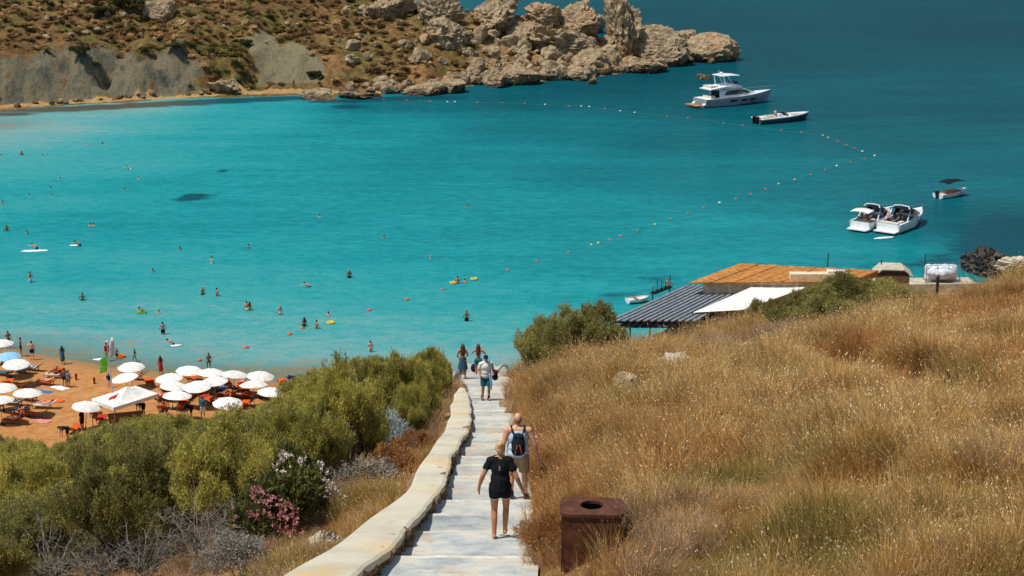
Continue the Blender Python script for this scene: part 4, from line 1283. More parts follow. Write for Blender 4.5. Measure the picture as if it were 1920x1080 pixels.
SKIN = {k: plain('skin_' + k, srgb(*a), srgb(*b), 14, 0.55, 0.3) for k, a, b in (('tan', (186, 128, 92), (170, 112, 78)), ('fair', (212, 160, 128), (198, 142, 110)), ('brown', (146, 94, 64), (128, 80, 54)))}
HAIR = {k: plain('hair_' + k, srgb(*a), srgb(*b), 40, 0.5, 0.35) for k, a, b in (('dark', (44, 32, 26), (28, 20, 18)), ('brown', (92, 56, 34), (64, 38, 24)), ('blonde', (212, 180, 128), (170, 134, 84)), ('grey', (168, 160, 150), (130, 124, 116)))}
CL = {}
def cloth(name, rgb, rgb2=None, scale=12, bump=.25):
    if name not in CL:
        CL[name] = plain('cloth_' + name, srgb(*rgb), srgb(*rgb2) if rgb2 else None, scale, .9, .12, bump)
    return CL[name]
for nm, rgb in (('black', (24, 27, 32)), ('navy', (30, 40, 66)), ('white', (226, 226, 222)), ('red', (186, 46, 36)), ('teal', (40, 104, 116)), ('orange', (222, 100, 34)), ('khaki', (158, 136, 112)), ('skyblue', (150, 196, 220)),
                ('yellow', (222, 184, 60)), ('grey', (110, 112, 116)), ('pink', (220, 140, 140)), ('green', (96, 170, 60)), ('blue', (60, 110, 170)), ('maroon', (96, 34, 34)), ('cream', (224, 212, 184))):
    cloth(nm, rgb)

def tread_z(y):
    for a, b in zip(ys_edges[:-1], ys_edges[1:]):
        if a <= y <= b:
            f = (y - a) / (b - a)
            return (zpath(a) + .02) * (1 - f) + (zpath(b) + .17) * f
    return zpath(y)

def on_tread(u, v):
    best = min((abs(pix((0, y, tread_z(y)))[1] - v), y) for y in np.arange(18, PATH_END + 1.5, .05))
    y = best[1]
    z = tread_z(y)
    f = y * CP - (z - CAM_H) * SP
    return Vector(((u - 960) / FPX * f, y, z - .005))

def folded(seed, m, amp=.012, f=9.0):            # soft folds pressed into cloth
    nv = len(m.vertices)
    co = np.empty(nv * 3, np.float32); m.vertices.foreach_get('co', co); co = co.reshape(-1, 3)
    no = np.empty(nv * 3, np.float32); m.vertex_normals.foreach_get('vector', no); no = no.reshape(-1, 3)
    d = np.array([mnoise.noise((q[0] * f + seed * 7.1, q[1] * f, q[2] * f * .45)) for q in co.tolist()], np.float32)
    m.vertices.foreach_set('co', (co + no * (d * amp)[:, None]).ravel())
    m.update()
    return m

VX = .0105
# woman in black
J = joints('f', .03, {'kneL': (-.105, .09, .50), 'ankL': (-.10, -.03, .10), 'toeL': (-.115, .13, .045), 'kneR': (.09, .16, .53), 'ankR': (.075, .13, .115), 'toeR': (.085, .30, .03),
                      'elbL': (-.29, -.03, 1.16), 'wriL': (-.36, .06, .93), 'hdL': (-.12, .2, -1), 'elbR': (.28, -.07, 1.16), 'wriR': (.37, -.03, .93), 'hdR': (.35, .1, -1)})
w = thing('person', 'woman in loose black top and black shorts walking down the steps, blonde bun', 'person', on_tread(938, 1010), -.05)
SC = 1.74 / 1.75
part('body', remeshed('body', body_prims(J, 'f', 1.0), VX, 0, 3, mat=SKIN['tan'], scale=SC), w)
top = part('blouse', folded(1, remeshed('blouse', torso_prims(J, 'f', 1.04, .46, loose=.03) + [('c', J['pel'] + V3(0, 0, .10), J['pel'] + V3(0, 0, -.03), .165, .185)], VX, .008, 5, cuts=[((0, 0, .80), (0, 0, -1)), ((0, 0, 1.50), (0, 0, 1))], mat=CL['black'], scale=SC), .016), w)
mb = MB(); mb.loft([[(-.008, -.005, 1.30), (.008, -.005, 1.30), (.010, -.004, 1.30), (-.010, -.004, 1.30)], [(-.012, -.005, 1.36), (.012, -.005, 1.36), (.012, -.004, 1.36), (-.012, -.004, 1.36)], [(-.004, .002, 1.385), (.004, .002, 1.385), (.004, .003, 1.385), (-.004, .003, 1.385)]])
part('keyhole', mb.mesh('keyhole', SKIN['tan']), top, loc=(0, -.145, -.01))
sh = part('shorts', remeshed('shorts', shorts_prims(J, 'f', 1.03, .34, .018), VX, .010, 3, cuts=[((0, 0, .742), (0, 0, -1))], mat=CL['black'], scale=SC), w)
part('hem', remeshed('hem', shorts_prims(J, 'f', 1.03, .40, .018), VX, .006, 3, cuts=[((0, 0, .725), (0, 0, -1)), ((0, 0, .75), (0, 0, 1))], mat=CL['cream'], scale=SC), sh)
part('hair', remeshed('hair', hair_prims(J, 'bun'), VX, .004, 2, mat=HAIR['blonde'], scale=SC), w)

# man with backpack
J = joints('m', .04, {'kneR': (.125, .10, .50), 'ankR': (.15, .02, .10), 'toeR': (.19, .20, .03), 'kneL': (-.11, .20, .53), 'ankL': (-.12, .14, .12), 'toeL': (-.13, .32, .04),
                      'elbL': (-.275, -.06, 1.15), 'wriL': (-.27, .10, .93), 'shoL': (-.205, -.01, 1.42), 'shoR': (.205, -.01, 1.42), 'elbR': (.32, -.05, 1.15), 'wriR': (.375, .02, .90), 'hdR': (.10, .1, -1)})
mp = on_tread(971, 938)
w = thing('person', 'bald man in pale blue tank top with a dark backpack walking down the steps', 'person', (mp.x, mp.y, tread_z(mp.y) - .01), .03)
SC = 1.86 / 1.75
part('body', remeshed('body', body_prims(J, 'm', 1.2), VX, 0, 3, mat=SKIN['fair'], scale=SC), w)
part('tank_top', folded(2, remeshed('tank_top', torso_prims(J, 'm', 1.22, 0, loose=.02, shoulders=False) + [('c', J['che'] + V3(-.11, 0, .05), V3(-.115, .0, 1.43), .06, .06), ('c', J['che'] + V3(.11, 0, .05), V3(.115, .0, 1.43), .06, .06)], VX, .010, 4, cuts=[((0, 0, .90), (0, 0, -1))], mat=cloth('paleblue', (190, 208, 220), (168, 188, 204)), scale=SC), .01), w)
shs = part('shorts', folded(3, remeshed('shorts', shorts_prims(J, 'm', 1.2, .78, .03), VX, .012, 3, cuts=[((0, 0, .565), (0, 0, -1))], mat=CL['khaki'], scale=SC), .01), w)
for S in 'LR':
    a, tt = J['ank' + S], J['toe' + S]
    s_ = part('shoe', remeshed('shoe', [('c', a + V3(0, -.045, -.045), a + (tt - a) * .6 + V3(0, 0, -.005), .045, .044), ('c', a + (tt - a) * .6, tt + V3(0, .015, .005), .046, .034), ('c', a + V3(0, -.03, -.03), a + V3(0, -.012, .015), .043, .043)], VX, .006, 2, mat=cloth('shoe_black', (30, 34, 40)), scale=SC), w)
bp = part('backpack', folded(4, remeshed('backpack', [('e', V3(0, -.20, 1.20), (.135, .085, .20), J['R']), ('e', V3(0, -.20, 1.10), (.14, .095, .12), J['R']), ('e', V3(0, -.18, 1.33), (.11, .07, .10), J['R'])], VX, 0, 2, mat=cloth('pack', (30, 46, 56), (20, 30, 38)), scale=SC), .008, 14), w)
part('front_pocket', remeshed('front_pocket', [('e', V3(0, -.275, 1.10), (.095, .04, .085), None)], VX, 0, 2, mat=cloth('pack_dark', (18, 24, 30)), scale=SC), bp)
for s in (-1, 1):
    mb = MB(); mb.tube([V3(s * .05, -.25, 1.36) * SC, V3(s * .11, -.14, 1.455) * SC, V3(s * .125, 0, 1.50) * SC, V3(s * .13, .10, 1.40) * SC, V3(s * .135, .12, 1.2) * SC, V3(s * .14, -.05, 1.05) * SC], .026, 6)
    part('strap', mb.mesh('strap', CL['pack']), bp)
    mb = MB(); mb.tube([V3(s * .02, -.31, 1.24) * SC, V3(s * .045, -.315, 1.15) * SC, V3(s * .06, -.305, 1.06) * SC], .008, 5)
    part('piping', mb.mesh('piping', CL['orange']), bp)
part('stubble', remeshed('stubble', [('e', J['hed'] + V3(0, -.03, -.005), (.0765, .080, .07), None)], VX, .003, 1, mat=plain('stubble', srgb(150, 116, 98), srgb(128, 96, 80), 60, .8, .1), scale=SC), w)

# man coming up with towel and bag
J = joints('m', .02, {'kneL': (-.10, .10, .51), 'ankL': (-.10, .05, .10), 'toeL': (-.13, .22, .035), 'kneR': (.10, 0, .50), 'ankR': (.105, -.10, .09), 'toeR': (.13, .08, .03),
                      'elbL': (-.28, .02, 1.15), 'wriL': (-.22, .22, 1.06), 'hdL': (.4, .8, -.1), 'elbR': (.27, -.03, 1.15), 'wriR': (.22, .2, 1.02), 'hdR': (-.3, .8, -.3)})
mp = on_tread(911, 750)
w = thing('person', 'man in white t-shirt and dark cap climbing the steps with a towel and bag', 'person', (mp.x, mp.y, tread_z(mp.y) - .01), math.pi + .25)
part('body', remeshed('body', body_prims(J, 'm', 1.0), VX, 0, 3, mat=SKIN['tan']), w)
part('shirt', folded(5, remeshed('shirt', torso_prims(J, 'm', 1.08, .6, loose=.03), VX, .010, 4, cuts=[((0, 0, .88), (0, 0, -1))], mat=CL['white']), .012), w)
part('shorts', folded(6, remeshed('shorts', shorts_prims(J, 'm', 1.04, .75, .03), VX, .010, 3, cuts=[((0, 0, .58), (0, 0, -1))], mat=CL['teal']), .01), w)
part('cap', remeshed('cap', hair_prims(J, 'cap'), VX, .004, 2, mat=CL['navy']), w)
part('hair', remeshed('hair', hair_prims(J, 'short')[1:], VX, .003, 2, mat=HAIR['dark']), w)
for S in 'LR':
    a, tt = J['ank' + S], J['toe' + S]
    part('shoe', remeshed('shoe', [('c', a + V3(0, -.045, -.045), tt, .044, .036), ('c', a + V3(0, -.02, -.03), a + V3(0, 0, .08), .042, .046)], VX, .006, 2, mat=CL['shoe_black']), w)
mb = MB()
rows = []
for k in range(9):
    z = 1.12 - .075 * k
    rows.append([(-.17 + .012 * math.sin(k) + .11 * j / 6, .235 + .02 * math.sin(j * 1.9 + k * .5) + .01 * k, z) for j in range(7)])
mb.loft(rows + [[(q[0], q[1] + .012, q[2]) for q in r] for r in rows[::-1]], closed=False, cap=False)
tag(part('towel', mb.mesh('towel', CL['skyblue'], True), None, loc=w.location, rot=(0, 0, math.pi + .25)), 'light blue towel hanging from the arm of the man climbing the steps', 'towel')
bag = thing('shoulder_bag', 'dark red and black bag carried beside the man climbing the steps', 'bag', w.location, math.pi + .25)
part('bag_body', folded(7, remeshed('bag_body', [('e', V3(-.34, .02, .98), (.11, .15, .17), None), ('e', V3(-.34, .02, .88), (.12, .16, .12), None)], .012, 0, 2, mat=CL['navy']), .012), bag)
part('bag_flap', remeshed('bag_flap', [('e', V3(-.36, .03, 1.08), (.10, .13, .07), None)], .012, .012, 2, mat=CL['maroon']), bag)
mb = MB(); mb.tube([(-.30, -.1, 1.1), (-.22, -.04, 1.42), (-.18, 0, 1.50), (-.2, .05, 1.44), (-.32, .13, 1.1)], .014, 5)
part('bag_strap', mb.mesh('bag_strap', CL['black']), bag)

# two young women at the lower end of the steps
def girl(label, u, v, hairc, low, arms, rz, h, skirt, style='long'):
    J = joints('f', 0.02, arms)
    q = on_tread(u, v)
    w = thing('person', label, 'person', (q.x, q.y, (tread_z(q.y) if q.y < PATH_END else zpath(q.y)) - .01), rz, None, h / 1.75)
    part('body', remeshed('body', body_prims(J, 'f', .98), VX, 0, 3, mat=SKIN['tan']), w)
    part('bikini_top', remeshed('bikini_top', [('e', J['che'] + V3(0, 0, -.01), (.146, .12, .05), None), ('e', J['che'] + V3(.065, .085, -.02), (.06, .058, .06), None), ('e', J['che'] + V3(-.065, .085, -.02), (.06, .058, .06), None)], VX, .004, 2, cuts=[((0, 0, 1.31), (0, 0, 1)), ((0, 0, 1.23), (0, 0, -1))], mat=CL[low]), w)
    if skirt:
        part('skirt', folded(8 + rz, remeshed('skirt', [('c', J['pel'] + V3(0, 0, .06), V3(0, 0, .48), .15, .24), ('e', J['pel'], (.175, .14, .14), None)], VX, .012, 3, cuts=[((0, 0, .50), (0, 0, -1)), ((0, 0, 1.05), (0, 0, 1))], mat=cloth('print', (70, 108, 138), (30, 48, 70), 26)), .02, 12), w)
    else:
        part('shorts', remeshed('shorts', shorts_prims(J, 'f', 1.03, .4, .02), VX, .012, 3, cuts=[((0, 0, .70), (0, 0, -1))], mat=CL[low]), w)
    part('hair', folded(9 + h, remeshed('hair', hair_prims(J, style), VX, .006, 3, mat=HAIR[hairc]), .012, 20), w)
girl('young woman with long brown hair and blue printed skirt at the end of the steps', 868, 710, 'brown', 'navy', {'elbL': (-.26, .03, 1.17), 'wriL': (-.20, .2, 1.02), 'hdL': (.3, .8, .2), 'elbR': (.25, .04, 1.16), 'wriR': (.2, .22, 1.05), 'hdR': (-.3, .8, .2)}, .1, 1.63, True)
girl('young woman with dark hair and teal shorts raising both hands, beside the climbing man', 897, 708, 'brown', 'teal', {'elbL': (-.33, .12, 1.24), 'wriL': (-.14, .32, 1.42), 'hdL': (.5, .4, .7), 'elbR': (.33, .12, 1.24), 'wriR': (.14, .32, 1.42), 'hdR': (-.5, .4, .7)}, -.1, 1.63, False)
# the two things carried by them
tag(part('beach_bag', folded(3, remeshed('beach_bag', [('e', V3(0, 0, .2), (.16, .10, .2), None)], .015, 0, 2, mat=CL['navy']), .02), None, loc=(at_path(884, 704).x + .12, at_path(884, 704).y, tread_z(min(at_path(884, 704).y, PATH_END - .01)))), 'dark blue beach bag at the feet of the two young women', 'bag')

# ---- small figures: prototypes, then one object for each person
PROTO = {}
def proto(key, g, bend=0.0, o=None, hair='short', wear='trunks', fat=1.0):
    J = joints(g, bend, o)
    B = remeshed('body', body_prims(J, g, fat, False), .026, 0, 2, mat=SKIN['tan'])
    parts = [('body', B, 'skin')]
    parts.append(('hair', remeshed('hair', hair_prims(J, hair), .026, .008, 1, mat=HAIR['dark']), 'hair'))
    if wear == 'trunks':
        parts.append(('swim_shorts', remeshed('swim_shorts', shorts_prims(J, g, 1.04, .55, .02), .026, .012, 1, mat=CL['navy']), 'wear'))
    if wear == 'bikini':
        parts.append(('bikini_bottom', remeshed('bikini_bottom', shorts_prims(J, g, 1.0, .08)[:1], .024, .012, 1, mat=CL['black']), 'wear'))
        parts.append(('bikini_top', remeshed('bikini_top', [('e', J['che'] + J['R'] @ V3(0, .02, -.02), (.155, .125, .06), J['R'])], .024, .006, 1, mat=CL['black']), 'wear'))
    if wear == 'dress':
        parts.append(('dress', remeshed('dress', torso_prims(J, g, 1.06, .15, loose=.02) + [('c', J['pel'], V3(J['pel'].x, J['pel'].y, .5), .17, .21)], .026, .01, 2, mat=CL['navy']), 'wear'))
    if wear == 'shirt':
        parts.append(('shirt', remeshed('shirt', torso_prims(J, g, 1.06, .5, loose=.02), .026, .012, 1, mat=CL['white']), 'wear'))
        parts.append(('swim_shorts', remeshed('swim_shorts', shorts_prims(J, g, 1.04, .7, .02), .026, .012, 1, mat=CL['navy']), 'wear2'))
    PROTO[key] = parts
proto('man', 'm')
proto('man_hips', 'm', 0, {'elbL': (-.36, -.08, 1.17), 'wriL': (-.2, .06, .99), 'hdL': (.6, .3, -.4), 'elbR': (.36, -.08, 1.17), 'wriR': (.2, .06, .99), 'hdR': (-.6, .3, -.4)})
proto('man_arm', 'm', .03, {'elbL': (-.38, .0, 1.36), 'wriL': (-.2, .1, 1.56), 'hdL': (.5, .2, .4), 'kneL': (-.12, .14, .52), 'ankL': (-.15, .06, .1), 'toeL': (-.17, .24, .03)})
proto('woman', 'f', 0, None, 'long', 'bikini')
proto('woman_bun', 'f', 0.02, {'elbL': (-.25, .08, 1.18), 'wriL': (-.12, .25, 1.15), 'hdL': (.6, .5, .1)}, 'bun', 'bikini')
proto('woman_dress', 'f', 0, {'elbR': (.24, .05, 1.17), 'wriR': (.14, .27, 1.25), 'hdR': (-.3, .6, .3)}, 'long', 'dress')
proto('walker', 'f', .03, {'kneL': (-.10, .2, .52), 'ankL': (-.10, .24, .1), 'toeL': (-.11, .42, .05), 'kneR': (.1, -.02, .5), 'ankR': (.1, -.28, .14), 'toeR': (.11, -.14, .04)}, 'bun', 'bikini')
proto('bender', 'm', 1.25, {'kneL': (-.12, .06, .5), 'kneR': (.12, .06, .5), 'elbL': (-.22, .50, .72), 'wriL': (-.2, .52, .45), 'elbR': (.22, .50, .72), 'wriR': (.2, .52, .45)}, 'short', 'shirt')
proto('shirted', 'm', .06, None, 'short', 'shirt')
proto('swimmer', 'm', .9, {'elbL': (-.34, .62, 1.22), 'wriL': (-.2, .9, 1.24), 'hdL': (.2, 1, 0)})
lie = {'kneL': (-.11, .44, .99), 'kneR': (.12, .40, 1.10), 'ankL': (-.13, .84, .95), 'ankR': (.15, .72, .96), 'toeL': (-.15, .92, 1.10), 'toeR': (.17, .84, 1.04), 'hipL': (-.09, .03, .95), 'hipR': (.09, .03, .95)}
proto('lying_man', 'm', -1.2, lie, 'short', 'trunks')
proto('lying_woman', 'f', -1.2, lie, 'bun', 'bikini')
proto('sitter', 'f', -.25, {'hipL': (-.09, .0, .93), 'hipR': (.09, .0, .93), 'kneL': (-.14, .38, 1.18), 'kneR': (.14, .38, 1.16), 'ankL': (-.12, .62, .92), 'ankR': (.12, .6, .92), 'toeL': (-.12, .78, .88), 'toeR': (.12, .76, .88),
                             'elbL': (-.24, .08, 1.16), 'wriL': (-.16, .3, 1.12), 'elbR': (.24, .08, 1.16), 'wriR': (.16, .3, 1.12)}, 'bun', 'bikini')

def person(key, label, loc, rz=0.0, h=1.72, skin='tan', hair='dark', wear=None, wear2=None, sink=0.0, group=None, rot=None):
    w = thing('person', label, 'person', (loc[0], loc[1], loc[2] - sink), rz, group, h / 1.75, rot)
    for nm, m, kind in PROTO[key]:
        mat = {'skin': SKIN[skin], 'hair': HAIR[hair]}.get(kind)
        if kind == 'wear' and wear:
            mat = CL[wear]
        if kind == 'wear2' and wear2:
            mat = CL[wear2]
        part(nm, m, w, mat)
    return w

# bathers: (kind, u, v at the water, part above water in metres, turn, skin, hair, wear, label)
BATHERS = [
    ('man', 5, 382, .45, 0, 'tan', 'dark', 'navy', 'swimmer at the left edge in mid bay, shoulders showing'),
    ('man_hips', 13, 433, .75, .3, 'brown', 'dark', 'navy', 'bather at the left edge below the mid bay swimmer, chest deep'),
    ('woman_bun', 51, 438, .40, 1, 'fair', 'dark', 'white', 'bather right of the chest deep one at the left edge, head and shoulders'),
    ('man', 55, 367, .28, 0, 'tan', 'dark', 'navy', 'far head in the water above the two bathers at the left edge'),
    ('man', 98, 367, .30, 1, 'fair', 'brown', 'navy', 'far head in the water, right one of the pair at upper left'),
    ('swimmer', 69, 469, .62, 1.4, 'fair', 'dark', 'navy', 'swimmer splashing white foam near the left edge'),
    ('swimmer', 150, 461, .45, 1.6, 'tan', 'dark', 'navy', 'swimmer stretched out right of the splashing one'),
    ('man', 170, 424, .42, 0, 'fair', 'dark', 'white', 'left of two heads close together in the left half of the bay'),
    ('man', 176, 424, .42, 0, 'fair', 'dark', 'white', 'right of two heads close together in the left half of the bay'),
    ('man_hips', 57, 529, 1.15, 1.2, 'tan', 'dark', 'white', 'bather in white shorts standing thigh deep near the left edge'),
    ('man_hips', 155, 563, .82, 0, 'brown', 'dark', 'black', 'dark bather waist deep right of the one in white shorts'),
    ('man', 397, 493, .75, 2, 'fair', 'dark', 'white', 'pale bather waist deep alone in the middle of the bay'),
    ('woman_bun', 466, 466, .55, 0, 'tan', 'dark', 'black', 'bather chest deep up right of the lone pale bather'),
    ('man', 338, 468, .38, 0, 'brown', 'dark', 'navy', 'head of a swimmer left of the lone pale bather'),
    ('man', 287, 510, .38, .5, 'tan', 'dark', 'navy', 'head of a swimmer below left of the lone pale bather'),
    ('man', 380, 552, .85, 1, 'tan', 'grey', 'black', 'left one of two bathers standing apart waist deep'),
    ('woman_bun', 407, 555, .85, -.6, 'tan', 'dark', 'black', 'right one of two bathers standing apart waist deep'),
    ('swimmer', 272, 587, .42, 1.6, 'tan', 'dark', 'green', 'swimmer holding on to a green float'),
    ('woman_bun', 298, 588, .40, 0, 'fair', 'brown', 'pink', 'swimmer right of the one with the green float'),
    ('man', 463, 582, .95, .4, 'fair', 'dark', 'white', 'pale bather of the couple standing close, left one'),
    ('woman', 469, 582, .90, -.4, 'tan', 'dark', 'black', 'dark haired bather of the couple standing close, right one'),
    ('woman', 525, 590, .98, .3, 'fair', 'grey', 'white', 'fair bather in white standing right of the close couple'),
    ('woman', 571, 612, .92, .5, 'brown', 'dark', 'black', 'bather in black, back one of the group near the yellow ball'),
    ('man_hips', 568, 616, .45, .5, 'fair', 'dark', 'black', 'bather low in the water in front of the group near the yellow ball'),
    ('woman_bun', 594, 616, .85, -.5, 'tan', 'dark', 'black', 'bather in black right of the group, beside the yellow ball'),
    ('man', 616, 592, .42, 0, 'fair', 'dark', 'pink', 'bather in pink beyond the yellow ball, shoulders showing'),
    ('man_hips', 306, 627, 1.22, .2, 'tan', 'dark', 'black', 'man in black shorts standing thigh deep with hands on hips'),
    ('swimmer', 325, 648, .50, 1.8, 'fair', 'dark', 'navy', 'child lying on a white board near the beach'),
    ('swimmer', 581, 538, .34, 1.5, 'fair', 'brown', 'navy', 'swimmer floating flat in the middle of the bay'),
    ('man', 599, 407, .40, 0, 'fair', 'dark', 'navy', 'swimmer far out in mid bay left of centre'),
    ('man', 655, 521, .95, .3, 'brown', 'grey', 'black', 'tanned bather waist deep above the floats near the centre'),
    ('man', 720, 447, .42, 0, 'tan', 'dark', 'navy', 'swimmer above right of the tanned waist deep bather'),
    ('man', 876, 389, .40, 0, 'tan', 'dark', 'navy', 'farthest swimmer near the middle of the bay'),
    ('man', 808, 484, .35, 1, 'fair', 'grey', 'navy', 'grey haired swimmer left of the pair with the yellow rings'),
    ('man', 858, 531, .80, 0, 'tan', 'dark', 'black', 'taller one of the pair beside the yellow rings'),
    ('woman_bun', 872, 531, .50, 0, 'fair', 'dark', 'red', 'smaller one of the pair beside the yellow rings'),
    ('man_hips', 875, 602, 1.05, .1, 'brown', 'brown', 'black', 'bather standing waist deep above the end of the steps'),
    ('woman_bun', 695, 660, 1.05, .4, 'fair', 'dark', 'red', 'bather whose head shows above the tamarisk thicket'),
    ('man', 41, 291, .70, 0, 'brown', 'dark', 'red', 'far bather in the shallow water at upper left'),
    ('man', 80, 292, .30, 0, 'tan', 'dark', 'navy', 'far head right of the upper left shallow bather'),
    ('man', 2, 293, .35, 0, 'tan', 'dark', 'navy', 'far head at the left edge of the upper left shallows'),
    ('man', 192, 270, .40, 0, 'brown', 'dark', 'navy', 'farthest of the heads in the upper left shallows'),
    ('man', 163, 272, .40, 0, 'fair', 'grey', 'white', 'pale far bather left of the farthest head in the shallows'),
    ('swimmer', 245, 318, .40, 1.6, 'fair', 'brown', 'white', 'pale swimmer floating in the upper left of the bay'),
    ('man', 260, 336, .42, 0, 'fair', 'dark', 'white', 'swimmer below right of the pale floating one'),
    ('man', 113, 336, .30, 0, 'tan', 'brown', 'navy', 'faint head left of the swimmer below the floating one'),
    ('man', 95, 352, .25, 0, 'tan', 'brown', 'navy', 'lowest faint head of the upper left group'),
    ('man', 233, 357, .30, 0, 'tan', 'dark', 'navy', 'head of a swimmer left of the dark weed patch')]
for kind, u, v, above, rz, sk, ha, we, lab in BATHERS:
    q = at_z(u, v, 0.0)
    hgt = 1.74 if 'woman' not in kind and 'child' not in lab else 1.66
    top = {'swimmer': 1.26}.get(kind, 1.74)
    person(kind, lab, (q.x, q.y, 0), rz, hgt, sk, ha, we, sink=top * hgt / 1.75 - above)
M_foam = plain('white_foam', (.85, .9, .9), (.7, .8, .82), 30, .8, .1)
def flat_blob(name, label, cat, q, rx, ry, mat, h=.06, rz=0.0, seed=1, kind=None):
    rr = random.Random(seed)
    mb = MB()
    n = 18
    prof = [(0.0, 1.0), (.5, .96), (.85, .6), (1.0, 0), (.9, -.4)]
    wob = [1 + rr.uniform(-.12, .12) for _ in range(n)]
    mb.loft([[(math.cos(6.283 * k / n) * rx * r * wob[k], math.sin(6.283 * k / n) * ry * r * wob[k], h * z) for k in range(n)] for r, z in prof[1:]], cap=True)
    return tag(part(name, mb.mesh(name, mat, True), None, loc=q, rot=(0, 0, rz)), label, cat)
flat_blob('foam_splash', 'white foam splash round the swimmer near the left edge', 'foam', at_z(66, 470, .03), 1.6, .5, M_foam, .06, .1, 3)
flat_blob('foam_splash', 'small white foam beside the stretched out swimmer', 'foam', at_z(141, 460, .03), .7, .25, M_foam, .05, 0, 4)
flat_blob('foam_splash', 'little white wavelet breaking left of the lifeguard', 'foam', at_z(189, 674, .04), .7, .3, M_foam, .05, 0, 5)
flat_blob('bodyboard', 'white bodyboard under the child near the beach', 'bodyboard', at_z(330, 648, .05), .55, .3, CL['white'], .08, .2, 6)
flat_blob('float_mat', 'green float held by a swimmer', 'float', at_z(265, 586, .04), .6, .4, CL['green'], .08, 0, 7)

def ring_mesh(name, R, r, mat):
    mb = MB()
    rings = []
    for i in range(20):
        a = 6.283 * i / 20
        rings.append([(math.cos(a) * (R + r * math.cos(b)), math.sin(a) * (R + r * math.cos(b)), r * math.sin(b)) for b in [6.283 * k / 8 for k in range(8)]])
    mb.loft(rings + [rings[0]], cap=False)
    return mb.mesh(name, mat, True)
RING = ring_mesh('swim_ring', .30, .11, CL['yellow'])
for u, v, lab, mt in ((850, 530, 'yellow swim ring left of the pair of bathers', 'yellow'), (889, 523, 'yellow swim ring right of the pair of bathers', 'yellow'), (620, 605, 'yellow ball shaped float beside the group in black', 'yellow'), (227, 668, 'orange swim ring carried by a child behind the flagpole', 'orange')):
    tag(part('swim_ring', RING, None, CL[mt], loc=at_z(u, v, .08)), lab, 'swim ring')

# people on the sand: (kind, u, v at the feet, turn, height, skin, hair, wear, wear2, label)
BEACH = [
    ('woman_bun', 17, 654, .6, 1.68, 'brown', 'dark', 'black', None, 'bather standing at the water edge, leftmost on the beach'),
    ('man', 40, 668, -1.2, 1.75, 'brown', 'brown', 'navy', None, 'tanned man in dark shorts standing at the waterline, left of the arm raising man'),
    ('man_arm', 61, 675, .2, 1.76, 'fair', 'dark', 'navy', None, 'man in dark shorts raising an arm to his head at the waterline'),
    ('woman_dress', 118, 683, .3, 1.70, 'tan', 'dark', 'teal', None, 'woman in dark clothes with long black hair at the waterline'),
    ('shirted', 201, 671, .9, 1.75, 'tan', 'dark', 'red', 'yellow', 'lifeguard in red and yellow behind the flagpole'),
    ('man', 219, 669, .4, 1.2, 'tan', 'dark', 'maroon', None, 'child holding an orange ring right of the lifeguard'),
    ('walker', 253, 672, 1.2, 1.25, 'brown', 'dark', 'white', None, 'child in white shorts wading right of the flagpole'),
    ('woman_dress', 302, 702, .4, 1.68, 'tan', 'dark', 'red', None, 'woman in red standing behind the row of parasols'),
    ('walker', 392, 688, .5, 1.64, 'brown', 'dark', 'maroon', None, 'woman walking through the shallows above the parasols'),
    ('man', 122, 725, .2, 1.66, 'brown', 'dark', 'navy', None, 'left of two children standing on open sand'),
    ('shirted', 129, 727, -.3, 1.5, 'brown', 'dark', 'grey', 'grey', 'right of two children standing on open sand, in grey'),
    ('bender', 128, 826, 2.2, 1.74, 'tan', 'dark', 'navy', 'navy', 'man in navy shirt bending over on the sand beside the thicket'),
    ('shirted', 155, 808, 1.2, 1.72, 'tan', 'brown', 'black', 'black', 'person in black beside the orange chairs under the tent'),
    ('shirted', 381, 785, .1, 1.76, 'tan', 'dark', 'teal', 'white', 'person in teal top and white shorts at the thicket edge below the parasols'),
    ('bender', 360, 786, 1.8, 1.74, 'tan', 'dark', 'black', 'black', 'person in black bending at the thicket edge beside the teal one'),
    ('bender', 270, 780, 2.4, 1.72, 'tan', 'dark', 'black', 'black', 'person in black leaning under the right side of the tent'),
    ('bender', 552, 728, 2.0, 1.72, 'fair', 'grey', 'navy', 'navy', 'person in navy leaning over at the right end of the beach'),
    ('shirted', 205, 728, .2, 1.3, 'tan', 'dark', 'navy', 'white', 'child behind the white tent left of the flagpole'),
    ('walker', 551, 158, .6, 1.7, 'brown', 'dark', 'black', None, 'tiny person walking on the far sand strip'),
    ('man', 598, 156, .2, 1.7, 'tan', 'dark', 'navy', None, 'tiny person standing on the far sand strip, right of the walking one')]
for kind, u, v, rz, hh, sk, ha, we, w2, lab in BEACH:
    if v < 200:
        q = hit(u, v + 8, HL, 240, 500, .3)
    else:
        q = at_z(u, v, 0.3); q.z = max(float(H(np.array([q.x]), np.array([q.y]))[0]), -.25)
        if kind not in ('x',) and q.z > 0.02:
            q = hit(u, v, H, 90, 200, .1)
    person(kind, lab, q, rz, hh, sk, ha, we, w2)

